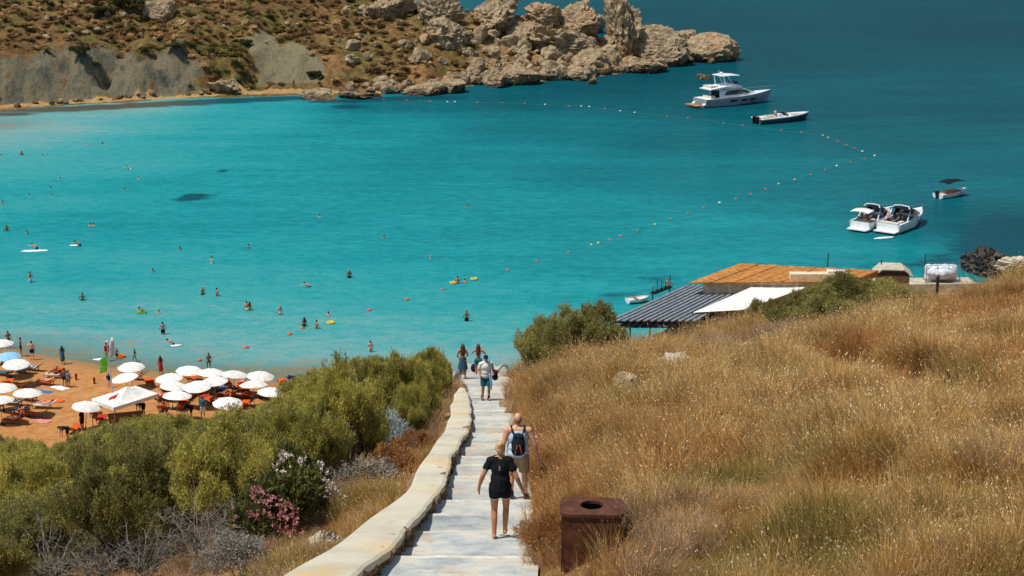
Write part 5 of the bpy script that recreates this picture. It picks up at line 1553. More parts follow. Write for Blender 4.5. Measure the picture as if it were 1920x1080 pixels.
# ------------------------------------------------------------------ beach furniture
def sand_at(x, y): return float(H(np.array([x]), np.array([y]))[0])
M_canvas = plain('white_canvas', srgb(234, 232, 226), srgb(212, 206, 194), 3, .85, .15, .15, rnd=.06)
M_canvas_b = plain('light_blue_canvas', srgb(150, 196, 224), srgb(126, 174, 206), 5, .85, .15, .15)
M_metal = plain('grey_metal', srgb(150, 152, 154), srgb(118, 120, 122), 9, .4, .5, 0, .6)
M_darkmetal = plain('dark_metal', srgb(44, 46, 48), srgb(30, 32, 34), 9, .5, .4)
M_wood = plain('weathered_wood', srgb(150, 108, 70), srgb(112, 76, 46), 8, .85, .15, .3)
M_orange = plain('orange_canvas', srgb(216, 92, 30), srgb(192, 74, 24), 6, .85, .15, .15, rnd=.15)
def canopy_mesh(name, R, rise, mat, n=8):
    mb = MB()
    rings = []
    seg = n * 4
    for fr, zz in ((.04, 1.0), (.3, .93), (.6, .70), (.85, .32), (1.0, 0.0)):
        ring = []
        for k in range(seg):
            a = 6.283 * k / seg
            sag = abs(math.sin(a * n / 2))       # 0 on a rib, 1 between the ribs
            r = R * fr * (1 - .055 * sag * fr)
            ring.append((r * math.cos(a), r * math.sin(a), rise * zz - .05 * sag * fr * (1 - zz) * .0 - .02 * sag * fr))
        rings.append(ring)
    inner = [[(x * .985, y * .985, z - .012) for x, y, z in r] for r in rings[::-1]]
    mb.loft(rings + inner, cap=True)
    return mb.mesh(name, mat)
CANOPY = canopy_mesh('canopy', 1.15, .33, M_canvas)
mb = MB(); mb.tube([(0, 0, -.3), (0, 0, 2.28)], .024, 8); POLE = mb.mesh('pole', M_metal)
mb = MB()
for k in range(8):
    a = 6.283 * k / 8
    mb.tube([(0, 0, 2.24), (1.16 * math.cos(a), 1.16 * math.sin(a), 1.87)], .009, 4)
RIBS = mb.mesh('rib_frame', M_metal)
mb = MB(); mb.loft([[(r * math.cos(6.283 * k / 16), r * math.sin(6.283 * k / 16), z) for k in range(16)] for r, z in ((.24, 0), (.24, .06), (.07, .10), (.05, .3))]); PBASE = mb.mesh('base', M_darkmetal)
mb = MB(); mb.loft([[(r * math.cos(6.283 * k / 8), r * math.sin(6.283 * k / 8), z) for k in range(8)] for r, z in ((.04, 0), (.045, .05), (.02, .1), (.005, .13))]); FINIAL = mb.mesh('finial', M_canvas)
def parasol(label, q, tilt, rz, mat=None):
    w = thing('parasol', label, 'parasol', q, rz, 'parasols on the beach', None, (tilt[0], tilt[1], rz))
    c = part('canopy', CANOPY, w, mat or M_canvas, loc=(0, 0, 1.90))
    part('finial', FINIAL, c, loc=(0, 0, .31))
    part('pole', POLE, w); part('rib_frame', RIBS, w); part('base', PBASE, w)
    return w

def lounger_meshes(tag_, fabric):
    mb = MB(); mb.slab([(-.29, -.35, .34), (.29, -.35, .34), (.29, .95, .32), (-.29, .95, .32)], .035); bed = mb.mesh('bed', fabric)
    mb = MB(); mb.slab([(-.29, -.98, .72), (.29, -.98, .72), (.29, -.36, .345), (-.29, -.36, .345)], .035); back = mb.mesh('backrest', fabric)
    mb = MB()
    for s in (-1, 1):
        mb.box((s * .31, .30, .30), (.045, 1.36, .05)); mb.tube([(s * .31, -.36, .30), (s * .31, -1.0, .70)], .022, 5)
    mb.box((0, .97, .30), (.66, .045, .05)); mb.box((0, -.40, .285), (.66, .04, .04))
    frame = mb.mesh('frame', M_wood)
    mb = MB(); mb.box((0, 0, .14), (.045, .045, .28)); leg = mb.mesh('leg', M_wood)
    return bed, back, frame, leg
LG = lounger_meshes('o', M_orange)
def lounger(label, q, rz, fab=None, group='sun loungers on the beach'):
    w = thing('sun_lounger', label, 'sun lounger', q, rz, group)
    part('bed', LG[0], w, fab or M_orange); part('backrest', LG[1], w, fab or M_orange); part('frame', LG[2], w)
    for sx_ in (-.31, .31):
        for sy_ in (-.33, .90):
            part('leg', LG[3], w, loc=(sx_, sy_, 0))
    return w
PARASOLS = [
    (246, 684, 'upper one of the two white parasols right of the flagpole', 0), (241, 704, 'lower one of the two white parasols right of the flagpole', 1), (352, 691, 'white parasol highest in the big cluster', 2), (393, 696, 'white parasol second highest in the big cluster', 1),
    (320, 705, 'white parasol at the left end of the big cluster', 1), (321, 721, 'white parasol in front of the left end of the cluster', 2), (405, 711, 'white parasol in the middle front of the cluster', 1), (435, 700, 'white parasol right of the middle of the cluster', 2), (484, 701, 'white parasol at the right end of the cluster', 2),
    (329, 740, 'white parasol half behind tamarisk tips right of the tent', 1), (157, 758, 'white parasol left of the tent', 1), (49, 734, 'white parasol tilted on open sand at left', 1), (30, 678, 'white parasol beside the light blue one', 1), (4, 724, 'white parasol cut by the left edge, upper of two', 1),
    (1, 748, 'white parasol cut by the left edge, lower of two', 0), (475, 719, 'white parasol below the right end of the cluster', 1), (505, 732, 'rightmost white parasol, beside the thicket', 1), (425, 751, 'white parasol partly hidden by tamarisk tips', 1), (1, 641, 'white parasol at the water edge, cut by the left edge', 0), (16, 665, 'light blue parasol at the left edge', 0), (372, 719, 'white parasol half hidden in the middle of the cluster', 0)]
rr = random.Random(12)
side = ('left', 'right')
PKEY = ['upper flagpole parasol', 'lower flagpole parasol', 'highest cluster parasol', 'second highest cluster parasol', 'left end cluster parasol', 'front left cluster parasol', 'middle front cluster parasol', 'right of middle cluster parasol', 'right end cluster parasol', 'parasol right of the tent', 'parasol left of the tent', 'tilted parasol on open sand', 'parasol beside the light blue one', 'upper left edge parasol', 'lower left edge parasol', 'parasol below the cluster right end', 'rightmost parasol', 'parasol behind tamarisk tips', 'water edge parasol', 'light blue parasol', 'half hidden cluster parasol']
for (u, v, lab, nl), pkey in zip(PARASOLS, PKEY):
    q = at_z(u, v, 3.0)
    for _ in range(4):
        q = at_z(u, v, sand_at(q.x, q.y) + 2.08)
    z = sand_at(q.x, q.y)
    parasol(lab, (q.x, q.y, z), (rr.uniform(-.16, .08), rr.uniform(-.13, .13)), rr.uniform(0, 6), M_canvas_b if 'light blue' in lab[:10] else None)
    base_rz = rr.uniform(-.35, .2)
    for k in range(nl):
        dx = (-.75, .8)[k]
        lx, ly = q.x + dx, q.y - .15 + rr.uniform(-.3, .3)
        lrz = base_rz + rr.uniform(-.12, .12)
        lounger('orange sun lounger to the %s under the %s' % (side[k], pkey), (lx, ly, sand_at(lx, ly)), lrz)
        if rr.random() < .55:
            wm = rr.random() < .5
            wd = rr.choice(['black', 'navy', 'red', 'white', 'teal'])
            person('lying_woman' if wm else 'lying_man', 'sunbather in %s on the %s lounger under the %s' % (wd, side[k], pkey), (lx, ly - .1, sand_at(lx, ly) - .47), lrz, 1.68, rr.choice(['tan', 'fair', 'brown']), rr.choice(['dark', 'brown', 'blonde']), wd)
# loungers, towels and people on the open sand
OPEN = [(112, 702, .5, 'orange', 'upright orange deck chair near the waterline', None), (90, 722, 1.2, 'orange', 'orange lounger with sunbathers in the middle of the open sand', 'lying_woman'), (38, 727, 1.4, 'orange', 'orange lounger in shadow left of the tilted parasol', None), (280, 722, .35, 'orange', 'orange lounger tilted towards the camera behind the tent', None),
        (362, 716, -.3, 'orange', 'orange chair standing between two cluster parasols', None), (30, 760, 1.3, 'white', 'pale lounger with a sunbather at lower left', 'lying_man'), (58, 752, 1.1, 'orange', 'small orange lounger below the tilted parasol', None), (85, 766, 1.5, 'white', 'white lounger holding a person in pink', 'lying_woman'), (40, 776, 1.4, 'teal', 'teal lounger at lower left of the sand', 'lying_man'),
        (68, 783, 1.2, 'orange', 'orange lounger right of the teal one', None), (28, 795, 1.3, 'red', 'red lounger nearest the thicket at lower left', 'lying_woman'), (178, 780, .1, 'orange', 'orange chair under the left of the tent', None), (190, 792, .1, 'red', 'red chair beside the thicket below the tent', None), (105, 708, 1.4, 'cream', 'cream lounger beside the upright orange chair', 'sitter'),
        (62, 695, 1.2, 'skyblue', 'blue and white chair right of the light blue parasol', None), (45, 700, 1.2, 'grey', 'grey lounger below the blue and white chair', 'lying_woman'), (12, 705, 1.2, 'teal', 'teal chair under the light blue parasol', None), (445, 735, -.2, 'orange', 'orange lounger in the crowded middle of the cluster', 'lying_man'), (400, 730, .2, 'red', 'red lounger in the crowded middle of the cluster', 'sitter'),
        (375, 742, .3, 'orange', 'orange lounger left of the half hidden parasols', 'lying_man'), (415, 738, -.1, 'blue', 'blue draped lounger in the crowded middle', None), (460, 738, .2, 'orange', 'orange lounger below the right end of the cluster', None), (530, 722, .3, 'orange', 'orange and yellow draped lounger near the right end', None), (345, 760, .1, 'orange', 'orange lounger at the thicket edge below the cluster', None), (395, 752, 1.0, 'red', 'red lounger at the thicket edge below the cluster', None), (300, 752, .6, 'orange', 'orange lounger right of the tent', 'lying_woman'), (340, 735, .3, 'orange', 'orange lounger between the two front left cluster parasols', 'lying_woman'), (388, 722, -.2, 'orange', 'orange lounger behind the middle front cluster parasol', None), (425, 724, .2, 'red', 'red lounger behind the middle of the cluster', 'sitter'), (455, 726, .1, 'orange', 'orange lounger left of the parasol below the right end', 'lying_man'), (495, 745, .2, 'orange', 'orange lounger below the rightmost parasol', None), (310, 735, .5, 'red', 'red lounger behind the parasol right of the tent', None), (355, 748, -.1, 'orange', 'orange chair at the thicket edge, second from the tent', 'sitter'), (438, 748, .3, 'orange', 'orange lounger left of the parasol behind tamarisk tips', None), (255, 712, 1.2, 'orange', 'orange lounger between the flagpole parasols and the tent', 'lying_woman')]
for u, v, rz, fab, lab, who in OPEN:
    q = hit(u, v, H, 90, 200, .1)
    lounger(lab, q, rz, M_orange if fab == 'orange' else CL[fab])
    if who:
        wd = rr.choice(['black', 'navy', 'red', 'pink'])
        person(who, 'person in %s on the %s' % (wd, lab.replace(' with sunbathers', '').replace(' with a sunbather', '').replace(' holding a person in pink', '')), (q.x, q.y, q.z - .47), rz, 1.66, rr.choice(['tan', 'fair', 'brown']), rr.choice(['dark', 'brown', 'blonde']), wd)
def towel(label, u, v, rz, mat):
    q = hit(u, v, H, 90, 200, .1)
    mb = MB()
    rows = [[(-.4 + .8 * j / 5, -.85 + 1.7 * i / 8, .03 + .02 * math.sin(i * 1.7 + j)) for j in range(6)] for i in range(9)]
    mb.loft(rows, closed=False, cap=False)
    tag(part('beach_towel', mb.mesh('beach_towel', mat, True), None, loc=q, rot=(0, 0, rz)), label, 'towel', 'towels on the sand')
towel('pink towel spread near the left edge of the sand', 75, 790, 1.3, CL['pink'])
towel('blue towel left of the two children', 80, 735, 1.2, CL['blue'])
towel('white towel beside the two children on open sand', 112, 728, .9, CL['white'])
towel('orange towel right of the tilted parasol', 100, 752, 1.4, CL['orange'])
mb = MB(); mb.loft([[(r * math.cos(6.283 * k / 10), r * math.sin(6.283 * k / 10), z) for k in range(10)] for r, z in ((.10, -.2), (.10, .35), (.12, .42), (.10, .55), (.03, .62))]); POST = mb.mesh('sand_post', plain('red_brown_paint', srgb(150, 62, 36), srgb(116, 46, 28), 8, .7, .2))
for u, v, lab in ((143, 713, 'short red brown post on open sand, left one'), (177, 720, 'short red brown post on open sand, right one beside the flagpole')):
    tag(part('sand_post', POST, None, loc=hit(u, v, H, 90, 200, .1)), lab, 'post', 'posts on the sand')

# white tent
q0 = hit(230, 800, H, 90, 200, .2)
E = q0.z + 2.15
cL, cF, cR = at_z(171, 748, E), at_z(214, 764, E), at_z(297, 738, E)
cB = cL + cR - cF
cen = (cL + cR) / 2
pk = Vector((cen.x + .2, cen.y + .1, E + .8))
tent = thing('beach_tent', 'white pointed canopy tent with a red emblem beside the flagpole', 'tent', (cen.x, cen.y, q0.z))
mb = MB()
cs = [cL, cF, cR, cB]
off = Vector((cen.x, cen.y, q0.z))
rings = []
for f in (0.02, .25, .5, .75, 1.0):
    ring = []
    for a, b in zip(cs, cs[1:] + cs[:1]):
        for j in range(6):
            e = a.lerp(b, j / 6)
            w_ = pk.lerp(e, f)
            w_.z -= .16 * math.sin(f * 3.14)
            ring.append(w_ - off)
    rings.append(ring)
rings.append([p - Vector((0, 0, .28)) for p in rings[-1]])
mb.loft(rings, cap=False)
roof = part('canopy', mb.mesh('canopy', M_canvas), tent)
mb = MB()
pts = [(.10, .62), (.2, .42), (.22, .36), (.34, .36), (.30, .50), (.42, .46), (.46, .60), (.34, .66), (.30, .78), (.20, .70)]
n_ = (cF - pk).cross(cL - pk).normalized()
if n_.z < 0:
    n_ = -n_
poly = []
for s, f in pts:                                 # on the seaward-left panel
    e = cL.lerp(cB, s + .1)
    w_ = pk.lerp(e, f); w_.z -= .16 * math.sin(f * 3.14) - .02
    poly.append(w_ - off)
mb.add(poly, [tuple(range(len(poly)))])
part('emblem', mb.mesh('emblem', CL['red']), tent)
poly = []
for s, f in pts:                                 # on the panel facing the slope, as seen from the steps
    e = cL.lerp(cF, .25 + s * .9)
    w_ = pk.lerp(e, f); w_.z -= .16 * math.sin(f * 3.14) - .035
    poly.append(w_ - off)
mb = MB(); mb.slab(poly, .004, n_)
part('emblem', mb.mesh('emblem', CL['red']), tent)
for c_ in cs:
    mb = MB(); mb.tube([c_ - off - Vector((0, 0, .05)), Vector((c_.x - off.x, c_.y - off.y, sand_at(c_.x, c_.y) - off.z - .1))], .03, 6)
    part('pole', mb.mesh('pole', M_metal), tent)
tb = thing('counter_table', 'dark wooden counter under the white tent', 'table', (cen.x, cen.y - .3, sand_at(cen.x, cen.y)), .3)
mb = MB(); mb.slab([(-1.3, -.35, .95), (1.3, -.35, .95), (1.3, .35, .95), (-1.3, .35, .95)], .06); part('table_top', mb.mesh('table_top', M_wood), tb)
mb = MB(); mb.box((0, -.3, .45), (2.5, .04, .86)); part('front_panel', mb.mesh('front_panel', M_wood), tb)
for sx_ in (-1.2, 1.2):
    mb = MB(); mb.box((sx_, .25, .445), (.07, .07, .87)); part('leg', mb.mesh('leg', M_wood), tb)

fb = hit(217, 783, H, 60, 200, .2)
fb = at_z(217, 790, 1.0); fb.z = sand_at(fb.x, fb.y)
ftop = at_y(211, 642, fb.y).z - fb.z
fp = thing('flagpole', 'tall pale flagpole with a green flag standing by the white tent', 'flagpole', fb)
mb = MB(); mb.tube([(0, 0, -.3), (-.12, 0, ftop * .5), (-.28, 0, ftop)], [.06, .05, .035], 8); part('pole', mb.mesh('pole', plain('pale_blue_paint', srgb(170, 196, 204), srgb(150, 176, 186), 5, .5, .3)), fp)
mb = MB(); rows = []
fz = at_y(205, 668, fb.y).z - fb.z
for i in range(8):
    rows.append([(-.28 - .15 * j - .02 * i, .05 * math.sin(j * 1.4 + i * .4), fz - .02 - .17 * i - .05 * j) for j in range(5 + 0)])
mb.loft(rows + [[(a, b + .01, c) for a, b, c in r] for r in rows[::-1]], closed=False, cap=False)
part('flag', mb.mesh('flag', plain('green_flag', srgb(120, 190, 70), srgb(92, 160, 52), 3, .8, .1), True), fp)
mb = MB(); mb.loft([[(-.28 + r * math.cos(6.283 * k / 8), r * math.sin(6.283 * k / 8), ftop + z) for k in range(8)] for r, z in ((.04, 0), (.09, .04), (.09, .1), (.02, .15))]); part('finial', mb.mesh('finial', M_canvas), fp)
sb = tag(part('rescue_board', None, None) if False else part('rescue_board', (lambda m: m)(MB().loft([[(.22 * w_ * math.cos(a), .04 * math.sin(a), z) for a in [6.283 * k / 12 for k in range(12)]] for w_, z in ((.3, 0), (.9, .3), (1, .9), (.9, 1.5), (.35, 1.95))]).mesh('rescue_board', CL['white'], True)), None, loc=at_z(209, 671, .05), rot=(.1, .1, .2)), 'white rescue board standing beside the lifeguard', 'board')

# ------------------------------------------------------------------ kiosk by the water: roofs, pergola, awning, hut
M_ochre = plain('ochre_reed_roof', srgb(190, 132, 72), srgb(150, 98, 50), 2.2, .9, .12, .5, rnd=.12)
M_plaster = plain('cream_plaster', srgb(224, 208, 174), srgb(198, 178, 140), 3, .9, .15, .3)
M_slat = plain('grey_painted_slat', srgb(134, 140, 144), srgb(96, 102, 108), 4, .7, .2)
M_dslat = plain('matt_black', srgb(34, 36, 40), srgb(22, 24, 28), 4, .9, .1)
M_concrete = plain('pale_concrete', srgb(196, 186, 166), srgb(160, 148, 126), 2, .9, .15, .4)
ZR = 6.3
kio = thing('kiosk_building', 'beach kiosk with a sloping ochre roof and cream parapet beside the sea', 'building')
rf = [at_z(1291, 530, ZR), at_z(1387, 494, ZR + .3), at_z(1507, 495, ZR + .3), at_z(1645, 507, ZR + .1), at_z(1597, 528, ZR), at_z(1420, 532, ZR)]
bands = 14
mb = MB()
def quad_pt(f, g):                               # f along the seaward edge, g from land to sea
    lo = rf[0].lerp(rf[4], f); hi = rf[1].lerp(rf[3], f)
    return lo.lerp(hi, g)
roof_root = None
for k in range(bands):
    f0, f1 = k / bands, (k + 1) / bands - .004
    a, b, c, d = quad_pt(f0, 0), quad_pt(f1, 0), quad_pt(f1, 1), quad_pt(f0, 1)
    dz = Vector((0, 0, .03 * (k % 2) + .012 * math.sin(k * 2.3)))
    mb = MB(); mb.slab([a + dz, b + dz, c + dz, d + dz], .10)
    if k == 0:
        roof_root = part('roof', mb.mesh('roof', M_ochre), kio)
    else:
        part('roof_sheet', mb.mesh('roof_sheet', M_ochre), roof_root)
mb = MB(); a, b = rf[4], rf[3]
mb.slab([a, b, b + Vector((.12, .05, 0)), a + Vector((.12, .05, 0))], .55); part('fascia', mb.mesh('fascia', M_ochre), kio)
mb = MB()
wl = [quad_pt(.06, .12), quad_pt(.94, .12), quad_pt(.94, .9), quad_pt(.06, .9)]
for a, b in zip(wl, wl[1:] + wl[:1]):
    d = (b - a).normalized(); s_ = Vector((-d.y, d.x, 0)) * .15
    lo = -4.2
    mb.add([a + s_ + V3(0, 0, -.2), b + s_ + V3(0, 0, -.2), b - s_ + V3(0, 0, -.2), a - s_ + V3(0, 0, -.2), a + s_ + V3(0, 0, lo), b + s_ + V3(0, 0, lo), b - s_ + V3(0, 0, lo), a - s_ + V3(0, 0, lo)],
           [(0, 1, 2, 3), (4, 7, 6, 5), (0, 4, 5, 1), (1, 5, 6, 2), (2, 6, 7, 3), (3, 7, 4, 0)])
part('wall', mb.mesh('wall', M_plaster), kio)
mb = MB()
a, b = at_z(1482, 526, ZR + .02), at_z(1597, 526, ZR + .02)
mb.box((a + b) / 2 + V3(0, .4, .30), ((b - a).length, 1.0, .62)); part('parapet', mb.mesh('parapet', M_plaster), kio)
mb = MB(); mb.box((a * .25 + b * .75) + V3(0, .3, .74), (1.6, .7, .26)); part('vent_box', mb.mesh('vent_box', M_canvas), kio)
a, b = at_z(1500, 530, ZR + .05), at_z(1545, 533, ZR + .05)
mb = MB(); mb.box((a + b) / 2 + V3(0, -.1, .12), (1.9, .12, .14), .12); part('ridge_beam', mb.mesh('ridge_beam', M_ochre), kio)
# white awning
aw = thing('awning', 'white fabric awning stretched between pergola and ochre roof', 'awning')
ac = [at_z(1299, 586, 5.2), at_z(1421, 533, 5.9), at_z(1532, 532, 5.9), at_z(1392, 581, 5.3)]
mb = MB(); rows = []
for i in range(9):
    lo, hi = ac[0].lerp(ac[3], i / 8), ac[1].lerp(ac[2], i / 8)
    rows.append([lo.lerp(hi, j / 10) - V3(0, 0, .22 * math.sin(3.14 * i / 8) * math.sin(3.14 * j / 10)) for j in range(11)])
mb.loft(rows + [[p - V3(0, 0, .02) for p in r] for r in rows[::-1]], closed=False, cap=False)
part('fabric', mb.mesh('fabric', M_canvas, True), aw)
for c_ in ac:
    mb = MB(); mb.tube([c_ - V3(0, 0, .02), V3(c_.x, c_.y, sand_at(c_.x, c_.y) - .2)], .05, 6); part('pole', mb.mesh('pole', M_darkmetal), aw)
# pergola of slats
pg = thing('pergola', 'long pergola of dark slats with pale edges beside the sea', 'pergola')
P0, P1, P2, P3 = at_z(1143, 601, 5.0), at_z(1291, 534, 5.2), at_z(1424, 534, 5.2), at_z(1300, 601, 5.0)
ns = 13
for k in range(ns):
    f = k / (ns - 1)
    a, b = P0.lerp(P3, f), P1.lerp(P2, f)
    d = (b - a).normalized(); s_ = Vector((d.y, -d.x, 0)) * .15
    mb = MB(); mb.slab([a - s_, a + s_, b + s_, b - s_], .09)
    part('slat', mb.mesh('slat', M_slat), pg)
mb = MB(); a, b, c, d = [p - V3(0, 0, .42) for p in (P0, P3, P2, P1)]
for f in (0.02, .25, .5, .75, .98):
    s, e = a.lerp(d, f), b.lerp(c, f)
    mb = MB(); dd = (e - s).normalized(); s_ = Vector((-dd.y, dd.x, 0)) * .08
    mb.slab([s + s_ + V3(0, 0, .3), e + s_ + V3(0, 0, .3), e - s_ + V3(0, 0, .3), s - s_ + V3(0, 0, .3)], .16); part('beam', mb.mesh('beam', M_dslat), pg)
    for p in (s, e):
        mb = MB(); mb.tube([p + V3(0, 0, .12), V3(p.x, p.y, max(sand_at(p.x, p.y), -.5) - .3)], .07, 6); part('post', mb.mesh('post', M_dslat), pg)
mb = MB(); mb.slab([p - V3(0, 0, .62) for p in (P0.lerp(P3, .03), P3.lerp(P0, .03), P2.lerp(P1, .03), P1.lerp(P2, .03))], .05); part('black_sheet', mb.mesh('black_sheet', M_dslat), pg)  # black sheet under the slats, seen through the gaps
# hut with pale pitched roof
hc = at_z(1674, 503, 6.0)
hut = thing('hut', 'small hut with a pale pitched roof right of the ochre roof', 'hut', (hc.x, hc.y, sand_at(hc.x, hc.y)), -.12)
zt = 6.0 - hut.location.z
mb = MB(); mb.box((0, 0, zt / 2 - .25), (2.9, 2.2, zt - .5)); part('wall', mb.mesh('wall', plain('tan_boarding', srgb(176, 148, 112), srgb(146, 118, 84), 6, .9, .1, .3)), hut)
mb = MB(); mb.loft([[(-1.75, y_, zt - .5), (-1.1, y_, zt + .12), (.9, y_, zt + .12), (1.75, y_, zt - .5), (1.75, y_, zt - .42), (.9, y_, zt + .2), (-1.1, y_, zt + .2), (-1.75, y_, zt - .42)] for y_ in (-1.4, 1.4)]); part('roof', mb.mesh('roof', M_concrete), hut)
mb = MB(); mb.box((-.5, -1.11, zt * .45), (.8, .05, zt * .6)); part('door', mb.mesh('door', M_wood), hut)
# wrapped water tank stand
wc_ = at_z(1763, 524, 3.4)
tk = thing('wrapped_tank', 'white wrapped cargo cage standing on a low pale wall near the crest', 'tank', (wc_.x, wc_.y, 3.3), .05)
mb = MB()
mm = remeshed('wrapping', [('e', V3(0, 0, .85), (1.55, 1.1, .75), None), ('c', V3(-1.3, 0, .3), V3(1.3, 0, .3), .35, .35), ('c', V3(-1.2, 0, 1.35), V3(1.2, 0, 1.35), .3, .3), ('c', V3(-1.35, 0, .3), V3(-1.35, 0, 1.35), .3, .3), ('c', V3(1.35, 0, .3), V3(1.35, 0, 1.35), .3, .3)], .08, 0, 2, mat=plain('white_sheeting', srgb(226, 230, 234), srgb(182, 192, 204), 2.5, .5, .3, .5))
folded(2, mm, .10, 2.2); part('wrapping', mm, tk)
mb = MB()
for x_ in (-1.65, -.55, .55, 1.65):
    mb.tube([(x_, -.7, -.3), (x_, -.7, 1.75)], .035, 5)
for z_ in (0, .85, 1.72):
    mb.tube([(-1.65, -.7, z_), (1.65, -.7, z_)], .03, 5)
part('cage', mb.mesh('cage', M_metal), tk)
lw = thing('low_wall', 'low pale retaining wall under the wrapped cage', 'wall', (wc_.x - 2.0, wc_.y, 0))
mb = MB(); mb.box((0, 0, 1.6), (10.5, 2.6, 3.3), .04); part('wall', mb.mesh('wall', M_concrete), lw)
for u, v0_, v1, z_, lab in ((1552, 497, 476, 6.3, 'thin dark pole rising behind the ochre roof'), (1732, 525, 478, 3.2, 'thin dark pole left of the wrapped cage'), (1652, 500, 489, 6.0, 'short thin pole between ochre roof and hut'), (1757, 545, 518, 3.0, 'stout dark post before the wrapped cage')):
    a = at_z(u, v0_, z_)
    b = at_y(u, v1, a.y)
    r_ = .16 if 'stout' in lab else .05
    o_ = thing('pole', lab, 'pole', (a.x, a.y, sand_at(a.x, a.y)))
    mb = MB(); mb.tube([(0, 0, -.2), (0, 0, b.z - o_.location.z)], r_, 8); part('shaft', mb.mesh('shaft', M_darkmetal), o_)
    mb = MB(); mb.tube([(0, 0, b.z - o_.location.z), (0, 0, b.z - o_.location.z + .12)], [r_ * 1.4, r_ * .8], 8); part('cap', mb.mesh('cap', M_darkmetal), o_)
# slatted rack on posts at the water
rk_a, rk_b = at_z(1224, 549, 2.2), at_z(1256, 536, 2.2)
rk_ = thing('slatted_rack', 'small dark slatted stand on posts at the water left of the ochre roof', 'stand')
for k in range(9):
    p = rk_a.lerp(rk_b, k / 8)
    mb = MB(); mb.box(p + V3(0, 0, .32 + .1 * (k % 3)), (.07, .1, .75 + .2 * (k % 3))); part('slat', mb.mesh('slat', M_slat if k % 2 else M_dslat), rk_)
mb = MB(); d = (rk_b - rk_a); s_ = V3(-d.y, d.x, 0).normalized() * .3
mb.slab([rk_a - s_, rk_b - s_, rk_b + s_, rk_a + s_], .12); part('deck', mb.mesh('deck', M_dslat), rk_)
for p in (rk_a, rk_b):
    mb = MB(); mb.tube([p - V3(0, 0, .1), V3(p.x, p.y, -1)], .06, 6); part('post', mb.mesh('post', M_dslat), rk_)
person('sitter', 'person sitting on the slatted stand at the water', rk_b + V3(-.2, 0, -.84 + .0), -1.0, 1.7, 'fair', 'grey', 'grey')

# ------------------------------------------------------------------ rusty litter bin
t = NT('rusted_steel')
t.set(.75, .25, .35)
p = t.obj()
f = t.noise(p, 6, 6, .7)
c = t.ramp(f, [(0.3, srgb(60, 36, 26)), (0.5, srgb(94, 58, 40)), (0.7, srgb(118, 74, 50))])
c = t.mix(t.maprange(t.noise(t.mapping(p, (1, 1, .12)), 9, 4, .7), .55, .72, 0, .6), c, srgb(70, 40, 28))
t.base(c); t.bump(f, .3, .01)
M_rust_steel = t.m
bb = thing('litter_bin', 'rust brown steel litter bin with a round opening in its lid', 'bin', (BIN.x, BIN.y, sand_at(BIN.x, BIN.y - .3) - .2), -.06)
W, D_, HH = .86, .60, .86
mb = MB()
for s in (-1, 1):
    mb.box((s * (W / 2 - .01), 0, HH / 2), (.02, D_, HH))
mb.box((0, -D_ / 2 + .01, HH / 2), (W - .045, .018, HH)); mb.box((0, D_ / 2 - .01, HH / 2), (W - .045, .018, HH)); mb.box((0, 0, .06), (W - .05, D_ - .05, .02))
part('bin_body', mb.mesh('bin_body', M_rust_steel), bb)
mb = MB(); mb.box((0, -D_ / 2 - .006, HH / 2 - .02), (W - .14, .012, HH - .12)); dr = part('door', mb.mesh('door', M_rust_steel), bb)
mb = MB(); mb.box((W / 2 - .12, -D_ / 2 - .02, HH * .55), (.03, .02, .09)); part('lock', mb.mesh('lock', M_darkmetal), dr)
n = 40
outer, inner = [], []
for k in range(n):
    a = 6.283 * k / n
    m_ = max(abs(math.cos(a)) / (W / 2 + .03), abs(math.sin(a)) / (D_ / 2 + .03))
    ex = (abs(math.cos(a) / (W / 2 + .03)) ** 10 + abs(math.sin(a) / (D_ / 2 + .03)) ** 10) ** (-.1)
    outer.append((ex * math.cos(a), ex * math.sin(a)))
    inner.append((.165 * math.cos(a), .165 * math.sin(a) + .04))
mb = MB(); z1, z0 = HH + .05, HH + .005
mb.loft([[(x, y, z0) for x, y in inner], [(x, y, z1) for x, y in inner], [(x, y, z1) for x, y in outer], [(x, y, z0) for x, y in outer], [(x, y, z0) for x, y in inner]], cap=False)
part('lid', mb.mesh('lid', M_rust_steel), bb)
mb = MB(); mb.loft([[(.19 * math.cos(6.283 * k / 20), .19 * math.sin(6.283 * k / 20) + .04, z) for k in range(20)] for z in (.1, .82)], cap=False); part('liner', mb.mesh('liner', M_dslat), bb)

